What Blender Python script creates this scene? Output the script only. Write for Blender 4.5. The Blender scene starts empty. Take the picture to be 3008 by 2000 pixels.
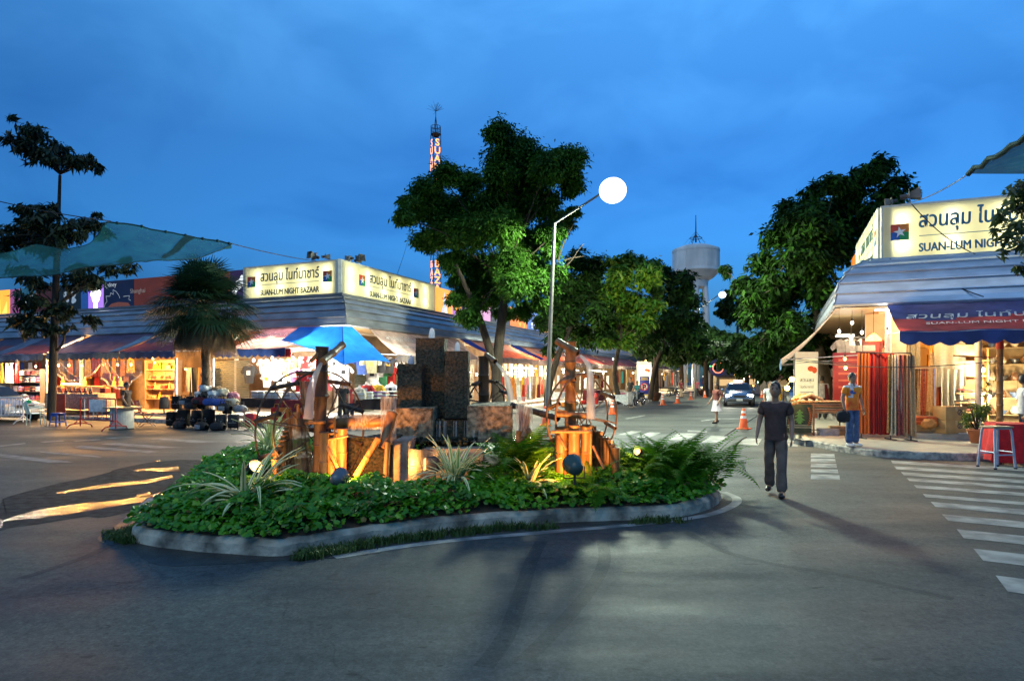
import bpy,bmesh,math,random
from mathutils import Vector,Matrix,noise
import numpy as np
R=random.Random(11)
NR=np.random.default_rng(5)
C=bpy.context.scene.collection
scene=bpy.context.scene
V=Vector
PI=math.pi

# ------------------------------------------------------------ camera
F,HX,HY,CH=1881.0,1504.0,1110.0,1.75  # focal length in photo pixels, principal column, horizon row, eye height
cam_d=bpy.data.cameras.new("camera")
cam_d.sensor_width=36.0
cam_d.lens=36.0*F/3008.0
cam_d.shift_y=(HY-1000.0)/3008.0
cam_d.clip_start=0.05
cam_d.clip_end=2000
cam=bpy.data.objects.new("camera",cam_d)
C.objects.link(cam)
cam.location=(0,0,CH)
cam.rotation_euler=(PI/2,0,0)
scene.camera=cam

# ------------------------------------------------------------ sky
world=bpy.data.worlds.new("World")
scene.world=world
world.use_nodes=True
nt=world.node_tree
bg=nt.nodes["Background"]
sky=nt.nodes.new("ShaderNodeTexSky")
sky.sky_type='NISHITA'
sky.sun_disc=False
sky.sun_elevation=math.radians(7.0)
sky.sun_rotation=math.radians(205)
sky.ozone_density=4.0
sky.air_density=1.0
sky.dust_density=0.3
tc=nt.nodes.new("ShaderNodeTexCoord")
sep=nt.nodes.new("ShaderNodeSeparateXYZ")
nt.links.new(tc.outputs["Generated"],sep.inputs[0])
ramp=nt.nodes.new("ShaderNodeValToRGB")  # how the overcast dusk sky brightens above the skyline
e=ramp.color_ramp.elements
SKYRAMP=[(0.0,(.15,.32,.58)),(.08,(.20,.43,.78)),(.2,(.36,.90,1.45)),(.33,(.52,1.12,1.65)),(.5,(1.6,2.6,2.95)),(1.0,(1.7,2.8,3.0))]
e[0].position,e[0].color=SKYRAMP[0][0],(*SKYRAMP[0][1],1)
e[1].position,e[1].color=SKYRAMP[-1][0],(*SKYRAMP[-1][1],1)
for p,c in SKYRAMP[1:-1]:
    x=e.new(p);x.color=(*c,1)
nt.links.new(sep.outputs["Z"],ramp.inputs[0])
# soft streaky clouds
mp=nt.nodes.new("ShaderNodeMapping");mp.inputs["Scale"].default_value=(1.3,1.3,2.3);mp.inputs["Rotation"].default_value=(0,.25,0)
nt.links.new(tc.outputs["Generated"],mp.inputs[0])
nz=nt.nodes.new("ShaderNodeTexNoise");nz.inputs["Scale"].default_value=3.0;nz.inputs["Detail"].default_value=8;nz.inputs["Roughness"].default_value=.5
nz.inputs["Distortion"].default_value=.5
nt.links.new(mp.outputs[0],nz.inputs["Vector"])
cr=nt.nodes.new("ShaderNodeValToRGB")
cr.color_ramp.elements[0].position=.40;cr.color_ramp.elements[0].color=(.77,.82,.86,1)
cr.color_ramp.elements[1].position=.58;cr.color_ramp.elements[1].color=(1.08,1.02,.99,1)
nt.links.new(nz.outputs["Fac"],cr.inputs[0])
def wmul(a,b):
    m=nt.nodes.new("ShaderNodeMix");m.data_type='RGBA';m.blend_type='MULTIPLY';m.inputs["Factor"].default_value=1.0
    nt.links.new(a,m.inputs[6]);nt.links.new(b,m.inputs[7]);return m.outputs[2]
o1=wmul(sky.outputs[0],ramp.outputs[0])
o2=wmul(o1,cr.outputs[0])
nt.links.new(o2,bg.inputs["Color"])
bg.inputs["Strength"].default_value=0.15

# last dim daylight: a very soft, weak sun from behind the camera
sd=bpy.data.lights.new("sun",'SUN')
sd.energy=0.5
sd.angle=math.radians(40)
sd.color=(1.0,.95,.64)
sun=bpy.data.objects.new("sun",sd)
C.objects.link(sun)
sun.rotation_euler=(math.radians(38),0,math.radians(-25))

scene.view_settings.view_transform='Standard'
scene.view_settings.look='None'
scene.view_settings.exposure=0.0
scene.view_settings.gamma=1.0
scene.view_settings.use_curve_mapping=False
scene.cycles.use_denoising=True
scene.cycles.max_bounces=6
scene.cycles.transparent_max_bounces=12
scene.cycles.sample_clamp_indirect=4.0
scene.cycles.caustics_reflective=False
scene.cycles.caustics_refractive=False

# ------------------------------------------------------------ pixel helpers
def P(px,py,Y):
    return V(((px-HX)/F*Y,Y,CH-(py-HY)/F*Y))
def G(px,py,z=0.0):
    Y=F*(CH-z)/(py-HY)
    return V(((px-HX)/F*Y,Y,z))
EU=V((.3859,.9225,0));EV=V((.9225,-.3859,0));UP=V((0,0,1))
TH=math.atan2(EU.x,EU.y)  # 22.7 degrees
S1=V((-7.26,27.0,0));S2=V((11.05,19.2,0))  # sign corners of the two market buildings
def BL(s,d,z):return S1-EV*s-EU*d+UP*z  # corner building, face along the plaza
def BR(s,d,z):return S1+EU*s+EV*d+UP*z  # corner building, face along the street
def RF(s,d,z):return S2+EV*s-EU*d+UP*z  # opposite building, front
def RS(s,d,z):return S2+EU*s-EV*d+UP*z  # opposite building, street side
ROT={BL:-TH,BR:PI/2-TH,RF:-TH,RS:-PI/2-TH}
def onL(px,d=0.0):
    k=(px-HX)/F
    return(S1.x-EU.x*d-k*(S1.y-EU.y*d))/(EV.x-k*EV.y)
def onR(px,d=0.0):
    k=(px-HX)/F
    return(S1.x+EV.x*d-k*(S1.y+EV.y*d))/(k*EU.y-EU.x)
def onF(px,d=0.0):
    k=(px-HX)/F
    return(S2.x-EU.x*d-k*(S2.y-EU.y*d))/(k*EV.y-EV.x)
def zat(p,py):return CH-(py-HY)/F*p.y

# ------------------------------------------------------------ materials
MATS={}
def M(name,col,rough=.6,metal=0.0,var=.12,scale=6.0,bump=0.0,bscale=40.0,emit=None,es=0.0,transl=0.0,alpha=1.0,coat=0.0,col2=None,stretch=None,spec=None,detail=5.0):
    if name in MATS:return MATS[name]
    m=bpy.data.materials.new(name);m.use_nodes=True
    n=m.node_tree;L=n.links;b=n.nodes["Principled BSDF"];out=n.nodes["Material Output"]
    b.inputs["Roughness"].default_value=rough;b.inputs["Metallic"].default_value=metal
    if spec is not None:b.inputs["Specular IOR Level"].default_value=spec
    if coat:b.inputs["Coat Weight"].default_value=coat
    t=n.nodes.new("ShaderNodeTexCoord")
    mpn=n.nodes.new("ShaderNodeMapping")
    if stretch:mpn.inputs["Scale"].default_value=stretch
    L.new(t.outputs["Object"],mpn.inputs[0])
    ns=n.nodes.new("ShaderNodeTexNoise");ns.inputs["Scale"].default_value=scale;ns.inputs["Detail"].default_value=detail
    L.new(mpn.outputs[0],ns.inputs["Vector"])
    rp=n.nodes.new("ShaderNodeValToRGB")
    lo=col2 if col2 else tuple(c*(1-var)for c in col)
    hi=col if col2 else tuple(min(1,c*(1+var))for c in col)
    rp.color_ramp.elements[0].position=.35;rp.color_ramp.elements[0].color=(*lo,1)
    rp.color_ramp.elements[1].position=.65;rp.color_ramp.elements[1].color=(*hi,1)
    L.new(ns.outputs["Fac"],rp.inputs[0])
    L.new(rp.outputs[0],b.inputs["Base Color"])
    if bump:
        n2=n.nodes.new("ShaderNodeTexNoise");n2.inputs["Scale"].default_value=bscale;n2.inputs["Detail"].default_value=6
        L.new(mpn.outputs[0],n2.inputs["Vector"])
        bp=n.nodes.new("ShaderNodeBump");bp.inputs["Strength"].default_value=bump;bp.inputs["Distance"].default_value=.03
        L.new(n2.outputs["Fac"],bp.inputs["Height"]);L.new(bp.outputs[0],b.inputs["Normal"])
    if emit:
        b.inputs["Emission Color"].default_value=(*emit,1);b.inputs["Emission Strength"].default_value=es
    sh=b.outputs[0]
    if transl:
        tr=n.nodes.new("ShaderNodeBsdfTranslucent");L.new(rp.outputs[0],tr.inputs["Color"])
        mx=n.nodes.new("ShaderNodeMixShader");mx.inputs[0].default_value=transl
        L.new(sh,mx.inputs[1]);L.new(tr.outputs[0],mx.inputs[2]);sh=mx.outputs[0]
    if alpha<1:
        tp=n.nodes.new("ShaderNodeBsdfTransparent")
        mx=n.nodes.new("ShaderNodeMixShader");mx.inputs[0].default_value=alpha
        L.new(tp.outputs[0],mx.inputs[1]);L.new(sh,mx.inputs[2]);sh=mx.outputs[0]
    L.new(sh,out.inputs["Surface"])
    MATS[name]=m
    return m
def EM(name,col,s):
    if name in MATS:return MATS[name]
    m=bpy.data.materials.new(name);m.use_nodes=True
    b=m.node_tree.nodes["Principled BSDF"];b.inputs["Base Color"].default_value=(*[c*.8 for c in col],1)
    b.inputs["Emission Color"].default_value=(*col,1);b.inputs["Emission Strength"].default_value=s
    MATS[name]=m
    return m
def cloth(c,nm=None):
    """plain dyed cloth of colour c"""
    return M(nm or "cloth_%d_%d_%d"%tuple(int(x*100)for x in c),c,rough=.85,var=.18,scale=9,bump=.25,bscale=24,transl=.12)

# ------------------------------------------------------------ mesh builder
class MB:
    def __init__(s):s.v=[];s.f=[];s.m=[];s.sm=[]
    def add(s,verts,faces,mi=0,smooth=False):
        o=len(s.v);s.v.extend([tuple(p)for p in verts])
        for f in faces:s.f.append(tuple(i+o for i in f));s.m.append(mi);s.sm.append(smooth)
        return s
    def box(s,c,size,rotz=0.0,mi=0,mat=None,taper=1.0):
        hx,hy,hz=size[0]/2,size[1]/2,size[2]/2
        vs=[V((x*(taper if z>0 else 1),y*(taper if z>0 else 1),z))for z in(-hz,hz)for x,y in((-hx,-hy),(hx,-hy),(hx,hy),(-hx,hy))]
        m=mat if mat else Matrix.Rotation(rotz,3,'Z')
        vs=[m@p+V(c)for p in vs]
        return s.add(vs,[(3,2,1,0),(4,5,6,7),(0,1,5,4),(1,2,6,5),(2,3,7,6),(3,0,4,7)],mi)
    def rbox(s,c,size,r=.03,rotz=0.0,mi=0,mat=None):
        """box with softly rounded edges"""
        bm=bmesh.new();bmesh.ops.create_cube(bm,size=1)
        for q in bm.verts:q.co=V((q.co.x*size[0],q.co.y*size[1],q.co.z*size[2]))
        bmesh.ops.bevel(bm,geom=bm.edges[:],offset=min(r,min(size)*.45),segments=2,affect='EDGES',profile=.5)
        m=mat if mat else Matrix.Rotation(rotz,3,'Z')
        vs=[m@q.co+V(c)for q in bm.verts];bm.verts.index_update()
        fs=[tuple(q.index for q in f.verts)for f in bm.faces];bm.free()
        return s.add(vs,fs,mi,True)
    def beam(s,a,b,w,h=None,mi=0):
        a,b=V(a),V(b);h=h or w;d=b-a;L=d.length
        q=d.to_track_quat('Z','Y').to_matrix()
        return s.box((a+b)/2,(w,h,L),mat=q,mi=mi)
    def tube(s,pts,rad,n=8,mi=0,caps=True,smooth=True):
        pts=[V(p)for p in pts];k=len(pts)
        rs=rad if isinstance(rad,(list,tuple))else[rad]*k
        vs=[];prev=None
        for i,p in enumerate(pts):
            t=(pts[min(i+1,k-1)]-pts[max(i-1,0)])
            if t.length<1e-9:t=V((0,0,1))
            t.normalize()
            if prev is None:
                a=V((1,0,0))if abs(t.x)<.8 else V((0,1,0))
                x=(a-t*a.dot(t)).normalized()
            else:
                x=prev-t*prev.dot(t)
                x=x.normalized()if x.length>1e-6 else V((1,0,0))
            prev=x;y=t.cross(x)
            for j in range(n):
                an=2*PI*j/n
                vs.append(p+x*(math.cos(an)*rs[i])+y*(math.sin(an)*rs[i]))
        fs=[]
        for i in range(k-1):
            for j in range(n):
                j2=(j+1)%n
                fs.append((i*n+j,i*n+j2,(i+1)*n+j2,(i+1)*n+j))
        s.add(vs,fs,mi,smooth)
        if caps:
            s.add(vs[:n],[tuple(reversed(range(n)))],mi);s.add(vs[-n:],[tuple(range(n))],mi)
        return s
    def lathe(s,prof,o=(0,0,0),n=16,mi=0,smooth=True,mat=None):
        o=V(o);m=mat or Matrix.Identity(3)
        vs=[o+m@V((r*math.cos(2*PI*j/n),r*math.sin(2*PI*j/n),z))for r,z in prof for j in range(n)]
        fs=[(i*n+j,i*n+(j+1)%n,(i+1)*n+(j+1)%n,(i+1)*n+j)for i in range(len(prof)-1)for j in range(n)]
        return s.add(vs,fs,mi,smooth)
    def ball(s,c,r,n=12,mi=0,sq=(1,1,1),mat=None):
        pr=[(max(1e-4,math.sin(PI*i/(n//2+1))),-math.cos(PI*i/(n//2+1)))for i in range(n//2+2)]
        m=(mat or Matrix.Identity(3))@Matrix.Diagonal((r*sq[0],r*sq[1],r*sq[2]))
        return s.lathe(pr,c,n,mi,True,m)
    def grid(s,fn,nu,nv,mi=0,smooth=True):
        vs=[fn(i/nu,j/nv)for j in range(nv+1)for i in range(nu+1)]
        fs=[(j*(nu+1)+i,j*(nu+1)+i+1,(j+1)*(nu+1)+i+1,(j+1)*(nu+1)+i)for j in range(nv)for i in range(nu)]
        if callable(mi):
            for k,f in enumerate(fs):
                pass
            o=len(s.v);s.v.extend([tuple(p)for p in vs])
            for k,f in enumerate(fs):
                j,i=divmod(k,nu)
                s.f.append(tuple(q+o for q in f));s.m.append(mi((i+.5)/nu,(j+.5)/nv));s.sm.append(smooth)
            return s
        return s.add(vs,fs,mi,smooth)
    def prism(s,outline,fr,t,mi=0):
        """flat outline (list of x, y) in frame fr (4x4: x right, y up, z towards the viewer), t thick"""
        n=len(outline)
        a=[fr@V((x,y,t))for x,y in outline];b=[fr@V((x,y,0))for x,y in outline]
        return s.add(a+b,[tuple(range(n)),tuple(reversed(range(n,2*n)))]+[(i,i+n,(i+1)%n+n,(i+1)%n)for i in range(n)],mi)
    def poly(s,pts,mi=0):return s.add(pts,[tuple(range(len(pts)))],mi)
    def build(s,name,mats,parent=None,world=False,smooth=None):
        me=bpy.data.meshes.new(name)
        v=s.v
        if world and parent is not None:
            inv=MW[parent.name].inverted();v=[tuple(inv@V(p))for p in v]
        me.from_pydata(v,[],s.f)
        ms=mats if isinstance(mats,(list,tuple))else[mats]
        for q in ms:me.materials.append(q)
        if len(ms)>1:me.polygons.foreach_set("material_index",s.m)
        me.polygons.foreach_set("use_smooth",s.sm if smooth is None else[smooth]*len(s.f))
        me.update()
        o=bpy.data.objects.new(name,me);C.objects.link(o)
        if parent is not None:o.parent=parent
        MW[o.name]=(MW[parent.name]if parent is not None else Matrix.Identity(4))
        return o
MW={}
def tag(o,label=None,cat=None,group=None,kind=None):
    if label:o["label"]=label
    if cat:o["category"]=cat
    if group:o["group"]=group
    if kind:o["kind"]=kind
    return o
def thing(name,label,cat,loc=(0,0,0),rotz=0.0,group=None,scale=1.0):
    o=bpy.data.objects.new(name,None);C.objects.link(o)
    o.location=loc;o.rotation_euler=(0,0,rotz);o.scale=(scale,)*3
    o.empty_display_size=.1
    MW[o.name]=Matrix.Translation(V(loc))@Matrix.Rotation(rotz,4,'Z')@Matrix.Scale(scale,4)
    return tag(o,label,cat,group)
def solo(mb,name,mats,label,cat,group=None,loc=None,rotz=0.0,scale=None):
    o=mb.build(name,mats)
    if loc is not None:o.location=loc
    o.rotation_euler=(0,0,rotz)
    if scale:o.scale=(scale,)*3 if not isinstance(scale,tuple)else scale
    return tag(o,label,cat,group)
def struct(mb,name,mats,kind="structure"):
    o=mb.build(name,mats);o["kind"]=kind;return o
def recolor(o,mats):
    for i,m in enumerate(mats):
        if m is not None and i<len(o.material_slots):
            o.material_slots[i].link='OBJECT';o.material_slots[i].material=m
def dup(root,loc,rotz=0.0,label=None,group=None,scale=None,mats=None):
    """copy of a thing with copies of its parts and sub-parts"""
    r=root.copy();C.objects.link(r);r.location=loc;r.rotation_euler=(0,0,rotz)
    if scale:r.scale=(scale,)*3 if not isinstance(scale,tuple)else scale
    if label:r["label"]=label
    if group:r["group"]=group
    if mats and r.type=='MESH':recolor(r,mats)
    for ch in list(root.children):
        c=ch.copy();C.objects.link(c);c.parent=r
        if mats and isinstance(mats,dict):
            k=ch.name.split('.')[0]
            if k in mats and c.type=='MESH':recolor(c,mats[k])
        for g in ch.children:
            d=g.copy();C.objects.link(d);d.parent=c
    return r
def frame(o,x,n):
    """4x4 with x to the reader's right, y up, z along the outward normal n"""
    x=V(x).normalized();n=V(n).normalized();y=n.cross(x)
    m=Matrix((x,y,n)).transposed().to_4x4();m.translation=V(o);return m
_txt={}
def text_geo(body,shear=0.0,bold=0.0):
    key=(body,shear,bold)
    if key in _txt:return _txt[key]
    cu=bpy.data.curves.new("t",'FONT');cu.body=body;cu.size=1.0;cu.shear=shear;cu.extrude=.01;cu.offset=bold
    cu.resolution_u=3
    ob=bpy.data.objects.new("t",cu);C.objects.link(ob)
    dg=bpy.context.evaluated_depsgraph_get()
    me=bpy.data.meshes.new_from_object(ob.evaluated_get(dg))
    vs=np.array([q.co[:]for q in me.vertices])if len(me.vertices)else np.zeros((1,3));fs=[tuple(p.vertices)for p in me.polygons]
    bpy.data.objects.remove(ob);bpy.data.meshes.remove(me)
    mn=vs.min(0);mx=vs.max(0)
    _txt[key]=(vs,fs,mn,mx);return _txt[key]
def add_text(mb,body,fr,x0,y0,w=None,h=None,mi=0,t=.006,shear=0.0,bold=0.0,keep=True,center=False):
    """lettering starting at x0 with its base line at y0, w wide or h tall, in frame fr"""
    vs,fs,mn,mx=text_geo(body,shear,bold)
    sx=w/(mx[0]-mn[0])if w else h/.7
    sy=h/.7 if h else sx
    if center:x0=x0-(mx[0]-mn[0])*sx/2
    pts=[fr@V(((p[0]-mn[0])*sx+x0,p[1]*sy+y0,t if p[2]>0 else 0))for p in vs]
    mb.add(pts,fs,mi)
def bold_text(mb,body,fr,x0,y0,dx=.011,**k):
    """heavy lettering: the strokes thickened by closely set copies, each a hair prouder than the last"""
    for i,(ox,oy)in enumerate(((0,0),(dx,0),(-dx,0),(0,dx*.8),(0,-dx*.8))):add_text(mb,body,fr@Matrix.Translation((0,0,.0006*i)),x0+ox,y0+oy,**k)
def light(name,loc,power,col=(1,.8,.5),r=.05,parent=None,kind='POINT',target=None,spot=60,blend=.5):
    d=bpy.data.lights.new(name,kind);d.energy=power;d.color=col
    if kind in('POINT','SPOT'):d.shadow_soft_size=r
    if kind=='SPOT':d.spot_size=math.radians(spot);d.spot_blend=blend
    o=bpy.data.objects.new(name,d);C.objects.link(o)
    p=V(loc);rot=(V(target)-p).to_track_quat('-Z','Y').to_matrix().to_4x4()if target is not None else Matrix.Identity(4)
    m=Matrix.Translation(p)@rot
    if parent is not None:
        o.parent=parent;m=MW[parent.name].inverted()@m
    o.matrix_local=m
    return o

# ------------------------------------------------------------ ground, road markings, pavements
def ground_mat():
    m=bpy.data.materials.new("asphalt");m.use_nodes=True;n=m.node_tree;L=n.links;b=n.nodes["Principled BSDF"]
    t=n.nodes.new("ShaderNodeTexCoord")
    def nse(s,d=6,r=.6,st=None):
        k=n.nodes.new("ShaderNodeTexNoise");k.inputs["Scale"].default_value=s;k.inputs["Detail"].default_value=d;k.inputs["Roughness"].default_value=r
        if st:
            mpp=n.nodes.new("ShaderNodeMapping");mpp.inputs["Scale"].default_value=st;mpp.inputs["Rotation"].default_value=(0,0,-.4);L.new(t.outputs["Object"],mpp.inputs[0]);L.new(mpp.outputs[0],k.inputs["Vector"])
        else:L.new(t.outputs["Object"],k.inputs["Vector"])
        return k.outputs["Fac"]
    def rmp(f,a,b_,c0,c1):
        r=n.nodes.new("ShaderNodeValToRGB");r.color_ramp.elements[0].position=a;r.color_ramp.elements[1].position=b_
        r.color_ramp.elements[0].color=(*c0,1);r.color_ramp.elements[1].color=(*c1,1);L.new(f,r.inputs[0]);return r.outputs[0]
    def mul(x,y,fac=1.0):
        q=n.nodes.new("ShaderNodeMix");q.data_type='RGBA';q.blend_type='MULTIPLY';q.inputs["Factor"].default_value=fac
        L.new(x,q.inputs[6]);L.new(y,q.inputs[7]);return q.outputs[2]
    base=rmp(nse(.45,6,.65),.3,.7,(.054,.060,.059),(.104,.112,.102))
    fine=rmp(nse(38,8,.85),.34,.66,(.42,.42,.42),(1.6,1.6,1.6))
    mid=rmp(nse(11,8,.75),.36,.66,(.62,.62,.64),(1.22,1.22,1.19))
    blot=rmp(nse(7.5,3,.55,(.5,1,1)),.66,.70,(1,1,1),(.45,.45,.47))
    streak=rmp(nse(.9,6,.6,(.22,1.6,1)),.52,.70,(1,1,1),(.74,.75,.78))
    patch_=rmp(nse(.22,3,.5,(.6,1.3,1)),.49,.53,(.82,.82,.84),(1.05,1.05,1.04))
    c=mul(mul(mul(mul(mul(base,fine),mid),blot),streak),patch_)
    # cracks
    vo=n.nodes.new("ShaderNodeTexVoronoi");vo.feature='DISTANCE_TO_EDGE';vo.inputs["Scale"].default_value=.23
    wz=n.nodes.new("ShaderNodeTexNoise");wz.inputs["Scale"].default_value=1.3;wz.inputs["Detail"].default_value=8
    L.new(t.outputs["Object"],wz.inputs["Vector"])
    vm=n.nodes.new("ShaderNodeVectorMath");vm.operation='SCALE';vm.inputs["Scale"].default_value=1.1;L.new(wz.outputs["Color"],vm.inputs[0])
    va=n.nodes.new("ShaderNodeVectorMath");va.operation='ADD';L.new(t.outputs["Object"],va.inputs[0]);L.new(vm.outputs[0],va.inputs[1]);L.new(va.outputs[0],vo.inputs["Vector"])
    c=mul(c,rmp(vo.outputs["Distance"],.0,.0022,(.66,.66,.66),(1,1,1)))
    L.new(c,b.inputs["Base Color"])
    rr=rmp(nse(.8,5,.6,(.3,1.2,1)),.35,.65,(.58,)*3,(.8,)*3)
    L.new(rr,b.inputs["Roughness"]);b.inputs["Specular IOR Level"].default_value=.22
    bp=n.nodes.new("ShaderNodeBump");bp.inputs["Strength"].default_value=.35;bp.inputs["Distance"].default_value=.006
    L.new(nse(120,4),bp.inputs["Height"]);L.new(bp.outputs[0],b.inputs["Normal"])
    return m
g=MB();g.poly([(-900,-60,0),(900,-60,0),(900,1500,0),(-900,1500,0)])
struct(g,"road",ground_mat())

paint=M("road_paint",(.34,.34,.31),rough=.7,var=.5,scale=3.4,bump=.2,bscale=120,col2=(.12,.125,.12),detail=12)
ZP=.004
def stripe(mb,a,b,c,d):mb.poly([V((p.x,p.y,ZP))for p in(a,b,c,d)])
mk=MB();fm=MB()
def zq(pts,ox,oy,s):return[G(ox+x/s,oy+y/s)for x,y in pts]
dirv=V((.855,-.52,0))
for a,b in[((645,368),(655,388)),((665,408),(685,430)),((715,450),(735,472)),((755,492),(775,513)),((805,540),(825,562)),((870,605),(890,627)),
             ((925,660),(960,697)),((1003,748),(1050,795)),((1110,855),(1160,918)),((1228,992),(1298,1078)),((1385,1182),(1472,1297))]:
    p,q=zq([a,b],2350,1200,2.411)
    stripe(mk,q,q+dirv*7,p+dirv*7,p)
for yt,yb,xr in[(318,345,248),(352,378,254),(388,415,262),(428,453,272),(466,500,284)]:
    stripe(mk,*zq([(75,yb),(xr,yb+4),(xr-5,yt+4),(78,yt)],2350,1200,2.411))
for q in[[(915,1008),(1085,1012),(1175,953),(1010,950)],[(1210,1030),(1375,1035),(1450,978),(1295,970)],[(1525,1050),(1700,1055),(1735,1000),(1580,995)],
          [(1850,1060),(2045,1067),(2045,1000),(1865,995)],[(545,824),(570,828),(725,800),(720,793)],[(1200,840),(1215,846),(1375,830),(1370,822)],
          [(1090,937),(1260,942),(1260,932),(1090,925)],[(640,985),(760,988),(860,946),(760,942)],[(480,965),(590,965),(690,935),(600,933)]]:
    stripe(mk,*zq(q,1650,950,2.949))
for q in[[(0,172),(215,150),(225,157),(0,184)],[(0,270),(430,322),(640,316),(0,243)],[(270,216),(440,243),(880,276),(840,262)],[(640,192),(950,212),(1290,238),(1390,225),(700,172)],
          [(870,160),(1350,197),(1590,190),(1000,148)],[(900,106),(1100,98),(1180,103),(960,112)],[(620,130),(860,118),(880,124),(660,138)],[(1250,112),(1700,150),(1900,140),(1400,108)],[(340,140),(540,128),(560,134),(380,147)]]:
    fm.poly([V((p.x,p.y,ZP))for p in zq(q,0,1250,2.949)])
def ribbon(mb,pts,w,z=ZP):
    pts=[V((p[0],p[1],z))for p in pts]
    L=[]
    for i,p in enumerate(pts):
        t=(pts[min(i+1,len(pts)-1)]-pts[max(0,i-1)]).normalized();nn=V((-t.y,t.x,0))*w/2
        L.append((p-nn,p+nn))
    for a,b in zip(L,L[1:]):mb.poly([a[0],b[0],b[1],a[1]])
def smooth_path(pts,n=6):
    pts=[V(p)for p in pts];out=[]
    for i in range(len(pts)-1):
        p0,p1,p2,p3=pts[max(0,i-1)],pts[i],pts[i+1],pts[min(len(pts)-1,i+2)]
        for k in range(n):
            t=k/n
            out.append(.5*((2*p1)+(p2-p0)*t+(2*p0-5*p1+4*p2-p3)*t*t+(3*p1-p0-3*p2+p3)*t**3))
    out.append(pts[-1]);return out
k2=1.2757
ribbon(mk,smooth_path([G(x*k2,y*k2)for x,y in[(770,1283),(990,1250),(1250,1226),(1430,1211),(1560,1197),(1640,1183),(1690,1162),(1695,1146),(1665,1133)]]),.13)
ribbon(mk,[G(376,1530),G(450,1461)],.14)
struct(mk,"road_marking",paint)
struct(fm,"road_marking",M("worn_road_paint",(.23,.23,.225),rough=.75,scale=4,col2=(.105,.108,.10),detail=9))

# dark trail of seepage water running across the road, left standing wet
wet=M("wet_asphalt",(.016,.016,.018),rough=.19,var=.3,scale=3,bump=.9,bscale=11,spec=.12)
wm=MB()
for up,lo in[([(20,825),(200,760),(450,710),(700,675),(950,650),(1250,610),(1420,570)],[(20,835),(250,808),(470,780),(760,740),(1000,700),(1300,650),(1440,595)]),
               ([(480,580),(800,525),(1000,495),(1250,470),(1490,425)],[(500,590),(830,548),(1060,520),(1280,498),(1500,452)]),
               ([(1130,380),(1300,368),(1540,350)],[(1150,390),(1320,396),(1560,395)]),([(-60,800),(20,805)],[(-60,905),(30,880)]),
               ([(1330,305),(1390,303)],[(1335,310),(1390,309)]),([(1180,600),(1300,575)],[(1190,625),(1310,610)])]:
    a=smooth_path(zq(up,0,1250,2.949),3);b=smooth_path(zq(lo,0,1250,2.949),3)
    for q in(a,b):
        for p in q[1:-1]:p.y+=R.uniform(-.05,.05)
    if len(a)==len(b):
        for i in range(len(a)-1):wm.poly([V((p.x,p.y,.003))for p in(b[i],b[i+1],a[i+1],a[i])])
struct(wm,"puddle",wet,"structure")
dm=MB();a=smooth_path(zq([(-60,690),(150,600),(420,520),(800,440),(1150,345),(1560,295),(1740,318)],0,1250,2.949),5);b=smooth_path(zq([(-60,930),(150,875),(420,850),(800,785),(1150,735),(1330,690),(1420,610)],0,1250,2.949),5)
for i in range(len(a)-1):
    ja,jb=[V((0,.5*noise.noise(V((q.x*1.7,q.y,k))),0))for q,k in((a[i],1),(b[i],2))],[V((0,.5*noise.noise(V((q.x*1.7,q.y,k))),0))for q,k in((a[i+1],1),(b[i+1],2))]
    dm.poly([V((p.x,p.y,.002))for p in(b[i]+ja[1],b[i+1]+jb[1],a[i+1]+jb[0],a[i]+ja[0])])
struct(dm,"damp_road",M("damp_asphalt",(.038,.042,.043),rough=.8,var=.4,scale=8,bump=.5,bscale=60,spec=.06,detail=8))
ty=MB();tm=M("shadow_and_tyre_dark",(.030,.033,.033),rough=.7,alpha=.22,var=.5,scale=6,detail=8)  # middle ribbons paint lamp-cast post shadows on the road; outer ones are tyre marks
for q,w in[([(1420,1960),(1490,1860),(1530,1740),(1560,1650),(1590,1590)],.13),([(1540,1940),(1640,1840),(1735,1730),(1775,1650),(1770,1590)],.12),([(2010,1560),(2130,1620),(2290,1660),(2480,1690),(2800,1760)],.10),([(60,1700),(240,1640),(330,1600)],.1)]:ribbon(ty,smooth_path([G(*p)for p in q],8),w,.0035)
struct(ty,"shadow_and_tyre_streak",tm)
# ------------------------------------------------------------ pavements
kerb_m=M("kerb_concrete",(.50,.46,.37),rough=.8,var=.5,scale=7,bump=.6,bscale=18,col2=(.10,.10,.095),detail=9)
kerb_m2=M("kerb_stone",(.56,.50,.38),rough=.8,scale=3.2,bump=.8,bscale=14,col2=(.11,.10,.078),detail=9)
tile_m=M("paving_tile",(.40,.38,.32),rough=.30,var=.15,scale=3,bump=.05)
def kerb_loop(mb,pts,w,h,seg=None,rnd=.03):
    """kerb of blocks along pts (outer bottom edge); the inside lies to the left of the path"""
    L=[]
    for i,p in enumerate(pts):
        t=(pts[min(i+1,len(pts)-1)]-pts[max(0,i-1)]).normalized();nn=V((-t.y,t.x,0))
        jog=R.uniform(-.008,.008)
        pr=[(0,0),(.012,h-rnd),(.012+rnd,h),(w-rnd,h+.002),(w,h-rnd),(w,0)]
        L.append([p+nn*(q+jog)+UP*(z+jog*.7*(z>.02))for q,z in pr])
    n=6
    for i in range(len(L)-1):
        mb.add(L[i]+L[i+1],[(j,j+n,j+1+n,j+1)for j in range(n-1)],0,False)
    mb.poly(list(reversed(L[0])));mb.poly(L[-1])
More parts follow.
